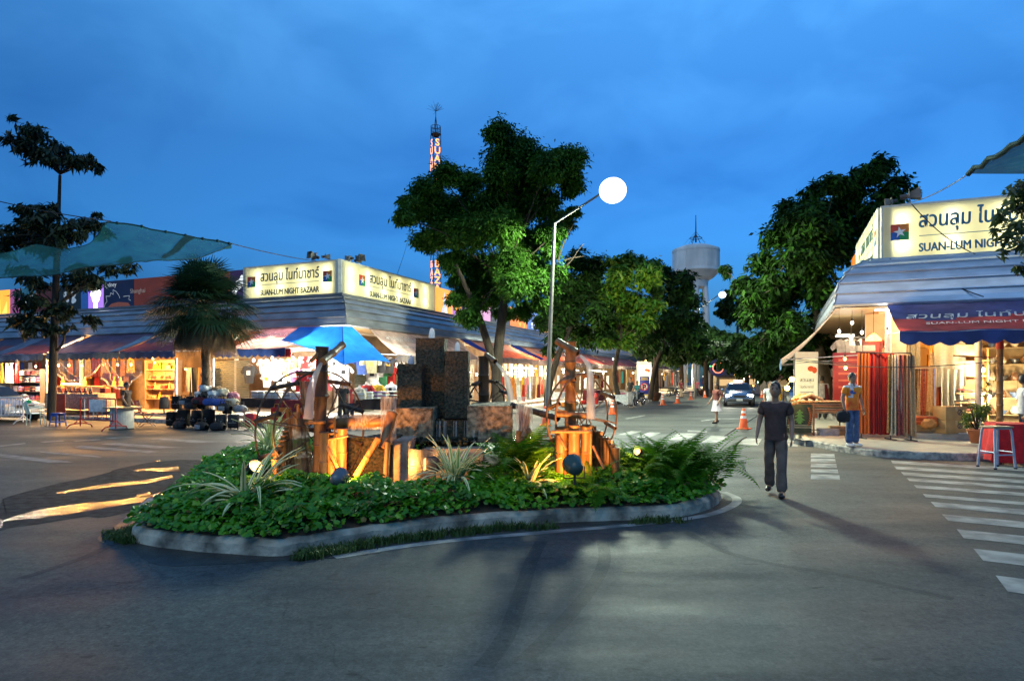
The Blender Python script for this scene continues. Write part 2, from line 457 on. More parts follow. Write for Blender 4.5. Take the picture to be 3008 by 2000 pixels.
# pavement of the opposite building
ko=[G(2381,1230)+EU*30,G(2381,1230)+EU*8,V((7.66,16.9,0)),V((7.67,16.46,0)),V((7.74,15.6,0)),V((7.86,14.9,0)),V((8.17,14.15,0)),V((8.75,13.82,0)),V((9.27,13.66,0)),V((10.1,13.42,0)),V((12.5,12.45,0)),V((22,8.6,0))]
ko[0]=V((7.66,16.9,0))+EU*60;ko[1]=V((7.66,16.9,0))+EU*6
kb=MB();kerb_loop(kb,smooth_path(ko,4),.2,.15)
struct(kb,"kerb",[kerb_m])
inner=smooth_path(ko,4)
pv=MB()
back=[RF(40,-8,0),V((0,0,0))+ko[0]+EV*20]
ring=[V((p.x,p.y,.146))for p in inner]
cen=RF(3,0,0);cen.z=.146
off=[]
for i,p in enumerate(ring):
    t=(ring[min(i+1,len(ring)-1)]-ring[max(0,i-1)]).normalized();off.append(p+V((-t.y,t.x,0))*.19)
pv.poly(off+[V((40,20,.146)),V((45,70,.146))])
# raised shop floor
fl=[RF(-.9,2.2,0),RF(14,2.2,0),RF(14,-8,0),RF(-.9,-8,0)]
pv.poly([p+UP*.30 for p in fl]);pv.poly([fl[0],fl[1],fl[1]+UP*.3,fl[0]+UP*.3]);pv.poly([fl[3],fl[0],fl[0]+UP*.3,fl[3]+UP*.3])
struct(pv,"pavement",tile_m)
dk=MB();dk.add([RF(2.15,2.25,.1475),RF(2.6,2.25,.1475),RF(2.75,4.9,.1475),RF(2.3,4.9,.1475)],[(0,1,2,3)])
struct(dk,"pavement_band",M("dark_tile",(.13,.12,.105),rough=.5))
# pavement round the corner building
conc=M("pavement_concrete",(.34,.32,.28),rough=.7,var=.25,scale=2.5,bump=.15,bscale=30)
pv=MB()
def corner_slab(mb,dl,dr,z,Ls=40,Lr=110):
    a,b,c=BL(Ls,dl,z),S1-EU*dl+EV*dr+UP*z,BR(Lr,dr,z)
    mb.poly([a,b,c,BR(Lr,-8,z),BL(Ls,-8,z)])
    mb.poly([a-UP*z,b-UP*z,b,a]);mb.poly([b-UP*z,c-UP*z,c,b])
corner_slab(pv,4.25,4.25,.13);corner_slab(pv,2.9,2.9,.28)
pv.poly([BR(8,4,.126),BR(8,7.1,.126),BR(110,7.1,.126),BR(110,4,.126)]);pv.poly([BR(8,7.1,0),BR(110,7.1,0),BR(110,7.1,.126),BR(8,7.1,.126)]);pv.poly([BR(8,4,0),BR(8,7.1,0),BR(8,7.1,.126),BR(8,4,.126)])
struct(pv,"pavement",conc)
kb=MB();kerb_loop(kb,[BL(40,4.42,0),BL(20,4.42,0),BL(6,4.42,0),S1-EU*4.42+EV*4.0,S1-EU*4.0+EV*4.42,BR(8,4.42,0)],.19,.15)
struct(kb,"kerb",[kerb_m])

# ------------------------------------------------------------ traffic island: kerb, soil, planting
isl=[V((*p,0))for p in[(-4.30,7.55),(-4.22,7.1),(-3.9,6.75),(-3.3,6.5),(-2.66,6.33),(-2.25,6.3),(-1.95,6.52),(-1.33,6.99),(-.4,7.45),(.635,7.75),(1.55,7.9),(2.15,8.1),(2.63,8.55),(3.0,9.2),
                            (3.05,9.9),(2.95,10.7),(2.5,12.0),(.6,12.9),(-2,13.2),(-4.4,12.9),(-5.4,11.9),(-5.25,10.6),(-4.75,9.0),(-4.30,7.55)]]
isp=smooth_path(isl,5)
ik=MB();kerb_loop(ik,isp,.26,.15,rnd=.05)
struct(ik,"kerb",[kerb_m2])
def inset(pts,d):
    out=[]
    for i,p in enumerate(pts):
        t=(pts[min(i+1,len(pts)-1)]-pts[max(0,i-1)]).normalized();out.append(p+V((-t.y,t.x,0))*d)
    return out
poly_in=[(p.x,p.y)for p in inset(isp,.16)]
def inside(x,y,poly=poly_in):
    r=False;n=len(poly)
    for i in range(n):
        x1,y1=poly[i];x2,y2=poly[i-1]
        if(y1>y)!=(y2>y)and x<(x2-x1)*(y-y1)/(y2-y1+1e-12)+x1:r=not r
    return r
def edge_dist(x,y,poly=poly_in):
    a=np.array(poly);b=np.roll(a,1,0);ab=b-a;p=np.array((x,y))
    t=np.clip(((p-a)*ab).sum(1)/((ab*ab).sum(1)+1e-9),0,1)
    return float(np.sqrt(((a+ab*t[:,None]-p)**2).sum(1)).min())
soil=MB()
sp=inset(isp,.1);cen=V((-1.2,9.8,.34))
for i in range(len(sp)-1):
    a,b=sp[i],sp[i+1];a2,b2=a.lerp(cen,.35),b.lerp(cen,.35)
    soil.add([a+UP*.15,b+UP*.15,V((b2.x,b2.y,.32)),V((a2.x,a2.y,.32))],[(0,1,2,3)],0,True)
    soil.add([V((a2.x,a2.y,.32)),V((b2.x,b2.y,.32)),cen],[(0,1,2)],0,True)
struct(soil,"planting_bed",M("soil",(.05,.036,.022),rough=.95,bump=.8,bscale=12))

def leaf_mat(name,a,b,rough=.45,transl=.3,scale=1.4,spec=.5):
    return M(name,b,rough=rough,col2=a,scale=scale,transl=transl,spec=spec)
ivy_m=leaf_mat("ivy_leaf",(.032,.15,.003),(.09,.33,.006),scale=2.2,rough=.38)
ivy_m2=leaf_mat("ivy_leaf_light",(.09,.28,.006),(.20,.46,.02),scale=3,rough=.4)
class LB:
    """bulk leaf builder: many small faces gathered with numpy"""
    def __init__(s):s.v=[];s.f=[];s.mi=[];s.n=0
    def quads(s,q,mi=0):
        q=np.asarray(q,float).reshape(-1,4,3);k=len(q)
        s.v.append(q.reshape(-1,3));s.f.append(np.arange(s.n,s.n+4*k).reshape(-1,4));s.n+=4*k
        s.mi.append(np.full(k,mi)if np.isscalar(mi)else np.asarray(mi))
    def build(s,name,mats,parent=None,world=False):
        v=np.concatenate(s.v);f=np.concatenate(s.f);mi=np.concatenate(s.mi).astype(np.int32)
        if world and parent is not None:
            iv=np.array(MW[parent.name].inverted());v=v@iv[:3,:3].T+iv[:3,3]
        me=bpy.data.meshes.new(name);me.vertices.add(len(v));me.vertices.foreach_set("co",v.ravel())
        me.loops.add(f.size);me.loops.foreach_set("vertex_index",f.ravel().astype(np.int32))
        me.polygons.add(len(f));me.polygons.foreach_set("loop_start",np.arange(0,f.size,4,dtype=np.int32));me.polygons.foreach_set("loop_total",np.full(len(f),4,np.int32))
        for m in(mats if isinstance(mats,(list,tuple))else[mats]):me.materials.append(m)
        me.polygons.foreach_set("material_index",mi);me.update(calc_edges=True)
        o=bpy.data.objects.new(name,me);C.objects.link(o)
        if parent is not None:o.parent=parent;MW[o.name]=MW[parent.name]
        return o
def unit(a):return a/(np.linalg.norm(a,axis=-1,keepdims=True)+1e-9)
def leaf_quads(pos,nrm,L,W,tipdrop=0.0,axis=None):
    """diamond leaves at pos facing nrm, L long and W wide"""
    k=len(pos);ax=unit(NR.normal(size=(k,3)))if axis is None else axis
    u=unit(ax-nrm*(ax*nrm).sum(1,keepdims=True));w=np.cross(nrm,u)
    L=np.broadcast_to(np.asarray(L,float).reshape(-1,1),(k,1));W=np.broadcast_to(np.asarray(W,float).reshape(-1,1),(k,1))
    a=pos-u*L*.5;c=pos+u*L*.5+np.array([0,0,-1])*tipdrop*L;b=pos+w*W*.5-u*L*.05;d=pos-w*W*.5-u*L*.05
    return np.stack([a,b,c,d],1)
def round_leaves(pos,nrm,r):
    """rounded ivy leaves: two quads each, folded along the midrib"""
    k=len(pos);ax=unit(NR.normal(size=(k,3)));u=unit(ax-nrm*(ax*nrm).sum(1,keepdims=True));w=np.cross(nrm,u);r=np.asarray(r).reshape(-1,1)
    dn=-nrm*r*.18
    b0=pos-u*r*.75;t0=pos+u*r*1.05
    l1=pos-u*r*.8+w*r*.55+dn;l2=pos+u*r*.35+w*r*.9+dn
    r1=pos-u*r*.8-w*r*.55+dn;r2=pos+u*r*.35-w*r*.9+dn
    return np.concatenate([np.stack([b0,l1,l2,t0],1),np.stack([b0,t0,r2,r1],1)])
def soil_z(x,y):
    d=edge_dist(x,y);return .15+.20*min(1,d/1.1)
BLOCK=[(-3.35,-.55,7.95,12.2),(-.6,1.9,8.7,12.2)]  # stone basins and water wheels: little ivy inside
iv=LB();pos=[];rr=[]
tries=0
while len(pos)<19000 and tries<110000:
    tries+=1
    x=R.uniform(-5.6,3.2);y=R.uniform(6.2,13.2)
    if y>9.5 and R.random()<.45:continue
    if not inside(x,y):continue
    if any(a<x<b and c<y<d for a,b,c,d in BLOCK):continue
    ed=edge_dist(x,y)
    if ed<.0:continue
    if x<-3.2 and y>8:hgt=.36
    else:hgt=.30
    h=hgt*min(1,(ed+.14)/.24)*(.74+.42*noise.noise(V((x*2.6,y*2.6,0))))*(.55+.45*R.random()**.5)
    pos.append((x,y,soil_z(x,y)+h));rr.append(R.choice((.02,.028,.034,.04,.052))*R.uniform(.85,1.15))
# leaves spilling over the kerb in places
for i in range(2600):
    p=R.choice(isp[:-1]);q=inset(isp,.10)[isp.index(p)]
    if noise.noise(V((p.x*1.6,p.y*1.6,4)))<-.28:continue
    x,y=q.x+R.uniform(-.16,.16),q.y+R.uniform(-.1,.12);pos.append((x,y,.20+R.random()*.07));rr.append(R.uniform(.022,.042))
pos=np.array(pos);nn=NR.normal(size=pos.shape)*.55;nn[:,2]=1.0;nn[:,1]-=.35;nn=unit(nn)
q=round_leaves(pos,nn,np.array(rr));lab=(NR.random(len(pos))<.24).astype(int);lab[NR.random(len(pos))<.025]=2
iv.quads(q,np.concatenate([lab,lab]))
o=iv.build("ground_cover",[ivy_m,ivy_m2,leaf_mat("ivy_leaf_withered",(.16,.10,.02),(.28,.20,.05),scale=6,rough=.7)]);o["kind"]="stuff";tag(o,"dense glossy round-leaved green ground cover filling the traffic island","ground cover")
# grass along the foot of the kerb
grass_m=leaf_mat("grass_blade",(.03,.075,.012),(.10,.15,.03),scale=5,rough=.6)
gl=LB();qs=[]
def blades(x,y,z,n,h,spread,bend=.5,w=.006):
    k=n;b=np.zeros((k,3));b[:,0]=x+NR.normal(size=k)*spread;b[:,1]=y+NR.normal(size=k)*spread;b[:,2]=z
    d=NR.normal(size=(k,3));d[:,2]=0;d=unit(d);hh=h*NR.uniform(.5,1.2,(k,1));s=np.cross(d,[0,0,1])*w
    m=b+d*hh*bend*.35+np.array([0,0,1])*hh*.6;t=b+d*hh*bend+np.array([0,0,1])*hh*(1-bend*.35)
    return np.concatenate([np.stack([b-s,b+s,m+s*.8,m-s*.8],1),np.stack([m-s*.8,m+s*.8,t+s*.1,t-s*.1],1)])
fr=inset(isp,-.06)
for i,p in enumerate(fr):
    if p.y>8.0 and p.x>0:continue
    for k in range(16):
        t=R.random();nx=fr[min(i+1,len(fr)-1)];q=p.lerp(nx,t)
        dens=noise.noise(V((q.x*1.3,q.y*1.3,7.7)))
        if-2.1<q.x<.75 and q.y<8:keep=.95 if q.x<.1 else(.55 if dens>.1 else .0)
        elif q.x<-4.0:keep=.8 if 7<q.y<7.4 else .25
        elif q.x>.75:keep=.4 if dens>.3 else .0
        else:keep=.0
        if R.random()<keep:
            oy=R.uniform(0,.20 if q.x>-2.1 else .05)
            qs.append(blades(q.x+oy*.3,q.y-oy,0,14,R.uniform(.05,.11),.035))
for k in range(70):
    p=G(R.uniform(310,400),R.uniform(1562,1590));qs.append(blades(p.x,p.y,0,10,.05,.04))
gl.quads(np.concatenate(qs))
o=gl.build("grass",[grass_m]);o["kind"]="stuff";tag(o,"short scruffy grass growing in the gutter along the island kerb","grass")
damp=MB();pth=[V((p.x,p.y,.0025))for p in inset(isp,.05)];pto=inset(isp,-.34)
sel=[i for i,p in enumerate(isp)if p.y<8.1 and p.x<1.4]
for i in sel[:-1]:
    w1=.6+.5*noise.noise(V((pto[i].x*1.1,3,0)));w2=.6+.5*noise.noise(V((pto[i+1].x*1.1,3,0)))
    if isp[i].x<-1.6:w1*=1.6
    if isp[i+1].x<-1.6:w2*=1.6
    a,b=pth[i],pth[i+1];c=a.lerp(V((pto[i].x,pto[i].y,.0025)),w1);d=b.lerp(V((pto[i+1].x,pto[i+1].y,.0025)),w2)
    damp.poly([c,d,b,a])
struct(damp,"gutter_silt",M("damp_silt",(.034,.032,.028),rough=.5,var=.4,scale=6,bump=.4,bscale=40))

# spider plants: arching variegated leaves
sp_g=leaf_mat("strap_leaf_green",(.16,.30,.06),(.26,.42,.10),scale=6,rough=.8,transl=.15,spec=.1)
sp_w=leaf_mat("strap_leaf_cream",(.78,.74,.36),(.92,.86,.50),scale=6,rough=.8,transl=.12,spec=.1)
def spider(label,loc,n,Lr,up,seed,name="spider_plant",ww=1.0):
    rn=random.Random(seed);mb=MB()
    for i in range(n):
        a=rn.uniform(0,2*PI);L=rn.uniform(*Lr);el=rn.uniform(*up);w=rn.uniform(.016,.027)*ww;d=V((math.cos(a),math.sin(a),0));sd=V((-d.y,d.x,0))
        pts=[];p=V((rn.uniform(-.06,.06),rn.uniform(-.06,.06),0));ang=el;st=L/8;sag=rn.uniform(.10,.20)*(1.5 if el<1.1 else .75)
        for k in range(9):
            pts.append(p.copy());p=p+(d*math.cos(ang)+UP*math.sin(ang))*st;ang-=sag
        for k in range(8):
            w0=w*math.sin(PI*min(.97,.22+k/8*.78))**.6;w1=w*math.sin(PI*min(.985,.22+(k+1)/8*.78))**.6
            if k==7:w1=.001
            for(u0,u1,mi)in((-1,-.3,1),(-.3,.3,0),(.3,1,1)):
                lift=lambda u:UP*(abs(u)*w*.5)
                mb.add([pts[k]+sd*(w0*u0)+lift(u0),pts[k]+sd*(w0*u1)+lift(u1),pts[k+1]+sd*(w1*u1)+lift(u1),pts[k+1]+sd*(w1*u0)+lift(u0)],[(0,1,2,3)],mi,True)
    return solo(mb,name,[sp_g,sp_w],label,"spider plant","variegated spider plants on the island",loc)
spider("large arching cream-striped spider plant by the kerb in front of the glowing spotlight",(-2.95,7.2,.28),30,(.6,1.0),(.6,1.4),1,ww=1.35)
spider("tall cream-striped spider plant beside the floodlit stone block",(-.75,8.35,.34),56,(.45,.78),(.75,1.45),2,ww=1.1)
spider("low spreading cream-striped spider plant in front of the ferns",(.22,8.35,.33),40,(.38,.58),(.5,1.4),3)
spider("greyish spider plant at the back corner of the island near the pavement",(-3.95,10.4,.5),60,(.5,.85),(.6,1.5),4)

# ferns
fern_m=leaf_mat("fern_frond",(.030,.115,.004),(.085,.25,.012),scale=4,rough=.8,spec=.1)
def fern_geo(n,Lr,up,seed,spread=.05,pin=.11):
    rn=random.Random(seed);lb=LB();q=[]
    for i in range(n):
        a=rn.uniform(0,2*PI);L=rn.uniform(*Lr);ang=rn.uniform(*up);d=V((math.cos(a),math.sin(a),0));sd=V((-d.y,d.x,0));p=V((rn.gauss(0,spread),rn.gauss(0,spread),0))
        ns=22;st=L/ns;sag=rn.uniform(.045,.085)
        for k in range(ns):
            t=d*math.cos(ang)+UP*math.sin(ang);pn=p+t*st;ang-=sag
            w=pin*math.sin(PI*min(1,.12+.9*k/ns))*L
            up_=sd.cross(t)
            for s in(-1,1):
                tip=p+sd*(s*w)+t*(w*.35)-UP*(w*.18)
                q.append([p,p+t*st*.72,tip+t*.004,tip])
            q.append([p-sd*.003,pn-sd*.002,pn+sd*.002,p+sd*.003])
            p=pn
    lb.quads(np.array([[list(x)for x in y]for y in q]));return lb
def fern(label,loc,n,Lr,up,seed,spread=.05,pin=.16,m=None):
    o=fern_geo(n,Lr,up,seed,spread,pin).build("fern",[m or fern_m]);o.location=loc
    return tag(o,label,"fern","ferns on the island")
fern("tall feathery fern in front of the stone basin",(.05,8.9,.36),64,(.7,1.15),(.8,1.5),21,.13)
fern("drooping fern behind the low spider plant",(.42,8.9,.34),24,(.45,.7),(.5,1.4),22,.08)
fern("broad single-crowned fern at the foot of the bamboo uprights",(1.02,8.28,.33),10,(.5,.65),(.7,1.45),23,.03,.2)
fern("pale hanging fern spilling down to the kerb",(1.06,7.98,.36),7,(.35,.5),(.1,.9),24,.03,.2)
fern("dark fern beside the short bamboo stakes",(1.75,8.7,.32),14,(.4,.6),(.7,1.5),25,.08)
fern("bushy bright green fern clump around the small glowing lamp",(2.05,9.2,.3),120,(.65,1.05),(.9,1.5),26,.24,.13)
fern("bushy fern clump at the end of the island near the crossing",(2.55,9.5,.28),120,(.65,1.1),(.8,1.5),27,.26,.13)
fern("low dark fern clump filling the rounded end of the island",(2.2,8.75,.25),50,(.35,.6),(.5,1.5),28,.2,.15)
fern("wispy fern leaning over the kerb towards the crossing",(2.95,9.75,.22),12,(.5,.8),(.5,1.0),29,.06,.12)
# ------------------------------------------------------------ tiered fountain on the island
moss=M("mossy_cladding",(.125,.092,.048),rough=.8,scale=26,bump=1.0,bscale=40,col2=(.014,.022,.011),detail=8)
stone=M("rough_stone",(.50,.36,.20),rough=.85,scale=12,bump=1.0,bscale=18,col2=(.09,.065,.035),detail=9)
stone2=M("smooth_stone",(.38,.32,.24),rough=.8,scale=6,bump=.5,bscale=22,col2=(.20,.16,.11),detail=8)
water_m=M("pool_water",(.01,.012,.012),rough=.04,var=.1,bump=.5,bscale=9,spec=.9)
jet_m=M("white_water",(.80,.82,.86),rough=.35,var=.05,transl=.4,alpha=.85)
fall_m=M("falling_water",(.75,.72,.68),rough=.2,var=.1,transl=.4,alpha=.45)
ft=thing("tiered_fountain","fountain of three dark mossy square pillars above rough stone basins","fountain",(.0,9.6,.3))
def pillar(px0,px1,pyt,Y,zb):
    a,b=P(px0,pyt,Y),P(px1,pyt,Y);w=b.x-a.x;zt=a.z
    mb=MB();n=14
    c=V(((a.x+b.x)/2,Y+w/2,0))
    def side(i,u,v):
        x,y=[(-.5+u,-.5),(.5,-.5+u),(.5-u,.5),(-.5,.5-u)][i]
        p=V((c.x+x*w,c.y+y*w,zb+(zt-zb)*v));q=noise.noise(p*7)*.016+noise.noise(p*24)*.014
        return p+V((x,y,0)).normalized()*q
    for i in range(4):mb.grid(lambda u,v:side(i,u,v),10,40,0,False)
    mb.grid(lambda u,v:V((c.x+(u-.5)*w,c.y+(v-.5)*w,zt-.004+noise.noise(V((u*5,v*5,zt)))*.01)),6,6)
    o=mb.build("pillar",moss,ft,True)
    jt=MB();r=.045
    return o,c,zt,w
for px0,px1,pyt,Y,zb,jh,jr in[(1222,1305,993,10.6,1.1,.20,.052),(1306,1375,1031,10.45,1.1,.17,.045),(1167,1238,1069,10.2,1.1,.16,.05)]:
    o,c,zt,w=pillar(px0,px1,pyt,Y,zb)
    j=MB();j.lathe([(jr*.9,0),(jr*1.05,jh*.25),(jr*.9,jh*.6),(jr*.62,jh*.85),(jr*.25,jh*.98),(.001,jh)],(c.x,c.y,zt-.01),14)
    j.build("water_jet",jet_m,ft,True)
def rough_block(mb,px0,px1,pyt,pyb,Y,depth,amp=.025,nz_=8):
    a=P(px0,pyt,Y);b=P(px1,pyb,Y)
    x0,x1,z1,z0=a.x,b.x,a.z,b.z
    def f(u,v,k):
        if k==0:p=V((x0+(x1-x0)*u,Y,z0+(z1-z0)*v));n_=V((0,-1,0))
        elif k==1:p=V((x0+(x1-x0)*u,Y+depth*v,z1));n_=V((0,0,1))
        elif k==2:p=V((x0,Y+depth*(1-u),z0+(z1-z0)*v));n_=V((-1,0,0))
        else:p=V((x1,Y+depth*u,z0+(z1-z0)*v));n_=V((1,0,0))
        e_=min(1,6*min(u,1-u,v if k==1 else 1-v)+.2)
        return p+n_*((noise.noise(p*nz_*.5)+.5*noise.noise(p*nz_*1.7))*amp)-(n_*(1-e_)*.012)
    for k in range(4):mb.grid(lambda u,v:f(u,v,k),16,14,0,True)
# upper basin: two rough blocks with a dark spillway between them
b=MB();rough_block(b,1158,1272,1199,1300,9.85,1.6);b.build("basin_wall",stone,ft,True)
b=MB();rough_block(b,1372,1505,1192,1300,9.75,1.7);b.build("basin_wall",stone,ft,True)
b=MB();rough_block(b,1250,1390,1232,1310,10.05,1.2,.02);b.build("spillway",moss,ft,True)
b=MB();a_,c_=P(1262,1218,10.06),P(1390,1218,10.06)
b.grid(lambda u,v:V((a_.x+(c_.x-a_.x)*u,10.03+1.2*v,1.115+.004*noise.noise(V((u*7,v*7,0))))),12,12);b.build("upper_water",water_m,ft,True)
fw=MB()
for px in[1262,1285,1293,1306,1311,1334,1341,1365,1372,1392,1408]:
    p=P(px,1236,10.02);wdt=R.uniform(.008,.03)
    if px<1250 or px>1390:p=P(px,1262,9.72)
    fw.grid(lambda u,v:V((p.x+(u-.5)*wdt,p.y-.03-.05*v**.5-.01*abs(u-.5),p.z-.0-(p.z-.84)*v)),2,8)
fw.build("falling_water",fall_m,ft,True)
# lower pool: rim, dark water, front wall and the block that the floodlight shines on
b=MB();rough_block(b,1240,1420,1318,1420,8.95,.35,.012,5);b.build("pool_wall",stone2,ft,True)
b=MB();b.grid(lambda u,v:V((-1.55+1.9*u,9.2+.75*v,.835+.006*noise.noise(V((u*9,v*6,1))))),16,8);b.build("pool_water",water_m,ft,True)
b=MB();rough_block(b,1152,1200,1295,1415,8.62,.75,.01,5);b.build("corner_block",stone2,ft,True)
b=MB();b.add([P(1199,1318,8.63),P(1240,1322,8.96),P(1240,1410,8.96),P(1199,1420,8.63)],[(0,3,2,1)]);b.build("lit_face",stone2,ft,True)
b=MB()
for i in range(240):  # mossy growth on the pool rim
    px=R.uniform(1165,1400);p=P(px,R.uniform(1285,1318),R.uniform(9.15,9.8));b.ball(p,R.uniform(.012,.04),5,0,(1,1,.7))
b.build("moss",M("dark_moss",(.03,.045,.018),rough=.95,scale=12,col2=(.008,.012,.006)),ft,True)
b=MB();rough_block(b,990,1165,1285,1400,9.3,.5,.05,6);b.build("back_wall",moss,ft,True)
b=MB();rough_block(b,1500,1700,1290,1400,9.6,.4,.015,6);b.build("side_wall",stone,ft,True)
b=MB();b.grid(lambda u,v:V((.05+1.5*u,9.85+.9*v,.80+.004*noise.noise(V((u*7,v*5,2))))),12,8);b.build("side_pool",water_m,ft,True)
b=MB();b.grid(lambda u,v:V((-3.3+2.1*u,7.85+.75*v,.315+.004*noise.noise(V((u*9,v*5,3))))),16,8);b.build("lower_water",water_m,ft,True)
b=MB();b.tube([P(735,1452,7.75),P(900,1442,7.8),P(1010,1432,7.95),P(1240,1412,8.35)],.02,6);b.build("pool_edging",stone2,ft,True)

# ------------------------------------------------------------ bamboo water wheels
bam=M("bamboo",(.34,.17,.05),rough=.45,scale=5,bump=.15,bscale=30,col2=(.13,.06,.018),stretch=(3,3,.6))
bamd=M("weathered_bamboo",(.10,.058,.026),rough=.6,scale=5,bump=.3,bscale=26,col2=(.035,.02,.01),stretch=(3,3,.6))
rope_m=M("binding_cord",(.03,.025,.02),rough=.9)
def bamboo(mb,a,b,r,mi=0,open_top=False,nodes=True):
    """bamboo pole: thin nodes along the length"""
    a,b=V(a),V(b);d=b-a;L=d.length;n=max(1,int(L/.28))if nodes else 1
    pts=[];rs=[]
    for i in range(n):
        for t,k in((0,1.0),(.06,.96),(.5,.93),(.94,.96),(.985,1.09)):
            pts.append(a+d*((i+t)/n));rs.append(r*k)
    pts.append(b);rs.append(r)
    mb.tube(pts,rs,10,mi,True)
    if open_top:mb.tube([b,b-d.normalized()*.001+d.normalized()*.002],[r*.75,r*.74],10,1)
dark_m=M("hollow_dark",(.006,.005,.004),rough=1)
def wheel_parts(t,c,rad,ax,wid,nb=8,mat=bam,rim=.014,rings=2):
    """spoked wheel with bamboo scoops around horizontal axle direction ax"""
    c=V(c);ax=V(ax).normalized();u=ax.cross(UP).normalized()
    def pt(an,r,o):return c+(u*math.cos(an)+UP*math.sin(an))*r+ax*o
    for i in range(rings):
        o_=(i-(rings-1)/2)*wid
        mb=MB();mb.tube([pt(2*PI*k/40,rad,o_)for k in range(41)],rim,6,0,False);mb.build("hoop",mat,t,True)
    for k in range(nb):
        an=2*PI*k/nb+.2
        mb=MB()
        for i in range(rings):
            o_=(i-(rings-1)/2)*wid;mb.tube([pt(an,.03,o_),pt(an,rad,o_)],.009,6)
        mb.build("spoke",mat,t,True)
        mb=MB();bamboo(mb,pt(an,rad*.97,-wid*.62),pt(an+.14,rad*.97,wid*.62),.032,0,True,False);mb.build("scoop",[mat,dark_m],t,True)
    mb=MB();mb.tube([c-ax*wid*.9,c+ax*wid*.9],.035,10);mb.build("axle",bamd,t,True)
def spout(t,a,b,r,mat=bam):
    mb=MB();bamboo(mb,a,b,r,0,True);mb.build("spout",[mat,dark_m],t,True)
# --- first wheel, beside the glowing spotlight
w1=thing("bamboo_waterwheel","bamboo water wheel with a leaning spout on a thick post, nearest the luggage pile","water wheel",(-2.75,8.6,.3))
mb=MB();bamboo(mb,P(935,1450,8.5),P(947,1018,8.5),.088);mb.build("post",bamd,w1,True)
spout(w1,P(948,1062,8.3),P(1006,1013,8.9),.052)
mb=MB();bamboo(mb,P(912,1062,8.45),P(946,1030,8.45),.03);mb.build("strut",bam,w1,True)
wheel_parts(w1,P(920,1262,8.75),.80,(.86,-.5,0),.34,10,bamd,.013)
wt=MB();pts=[P(945,1066,8.3),P(932,1090,8.25),P(915,1140,8.25),P(905,1230,8.25)];wt.tube(smooth_path(pts,4),[.018+.004*k for k in range(13)],8);wt.build("falling_water",fall_m,w1,True)
mb=MB()
for x0,x1,y0,y1,Yw in[(845,905,1228,1425,8.45),(880,915,1120,1235,8.5)]:mb.grid(lambda u,v:P(x0+(x1-x0)*u+18*v,y0+(y1-y0)*v,Yw+.06*math.sin(u*9)+.05*noise.noise(V((u*8,v*2,1)))),14,14)
mb.build("spray_curtain",M("brownlit_spray",(.20,.12,.06),rough=.3,transl=.4,alpha=.8,stretch=(9,9,.5),scale=6,var=.5),w1,True)  # orange-brown lamplight on the water is put into the sheet's colour
for px,pyt,pyb,r,Y in[(974,1270,1432,.068,8.25),(1003,1258,1400,.072,8.45),(950,1268,1445,.058,8.1)]:
    mb=MB();bamboo(mb,P(px,pyb,Y),P(px+R.uniform(-2,2),pyt,Y),r,0,True);mb.build("upright",[bam if px>960 else bamd,dark_m],w1,True)
for a,b,r in[((955,1292,8.15),(1022,1280,8.2),.018),((983,1285,8.1),(983,1225,8.1),.016),((890,1243,8.5),(955,1240,8.4),.022),((957,1305,8.1),(1000,1390,8.0),.024),((876,1190,8.6),(876,1245,8.6),.024),((845,1240,8.75),(900,1196,8.9),.04),((900,1210,8.5),(960,1160,8.9),.045)]:
    mb=MB();bamboo(mb,P(*a),P(*b),r);mb.build("crossbar",bam,w1,True)
for i in range(9):  # stepped palisade of short stakes
    t=i/8;px,pyt=850-42*t,1236+112*t
    mb=MB();p=P(px,pyt,8.9-.9*t);bamboo(mb,(p.x,p.y,.3),p,.045,0,True);mb.build("stake",[bam,dark_m],w1,True)
# --- second wheel, at the open end of the island
w2=thing("bamboo_waterwheel","bamboo water wheel on a stand of thick uprights, pouring from a spout above","water wheel",(1.05,9.0,.3))
mb=MB();bamboo(mb,P(1676,1300,8.9),P(1675,1003,8.9),.085);mb.build("post",bam,w2,True)
spout(w2,P(1636,1002,8.8),P(1698,1037,8.6),.05)
wt=MB();wt.tube(smooth_path([P(1704,1044,8.55),P(1722,1062,8.5),P(1732,1085,8.5),P(1735,1160,8.5),P(1736,1230,8.5)],4),[.018+.003*k for k in range(17)],8);wt.build("falling_water",fall_m,w2,True)
wheel_parts(w2,P(1712,1222,9.0),.60,(.62,-.78,0),.18,8,bam,.014)
for px,pyt,r,Y in[(1648,1252,.085,8.6),(1687,1248,.085,8.55),(1722,1246,.08,8.65)]:
    mb=MB();bamboo(mb,P(px,1410,Y),P(px,pyt,Y),r,0,True);mb.build("upright",[bam,dark_m],w2,True)
for a,b,r in[((1618,1268,8.45),(1738,1268,8.45),.024),((1632,1215,8.7),(1735,1222,8.7),.05),((1735,1262,8.5),(1735,1410,8.5),.022),((1640,1280,8.4),(1662,1320,8.3),.018),((1742,1310,8.5),(1775,1378,8.3),.02)]:
    mb=MB();bamboo(mb,P(*a),P(*b),r);mb.build("crossbar",bam,w2,True)
for i in range(8):
    t=i/7;px,pyt=1742+66*t,1252+60*t
    mb=MB();p=P(px,pyt+R.uniform(-4,6),9.2-.55*t);bamboo(mb,(p.x,p.y,.3),p,.05+.01*(i==7),0,True);mb.build("stake",[bam if i%3 else bamd,dark_m],w2,True)
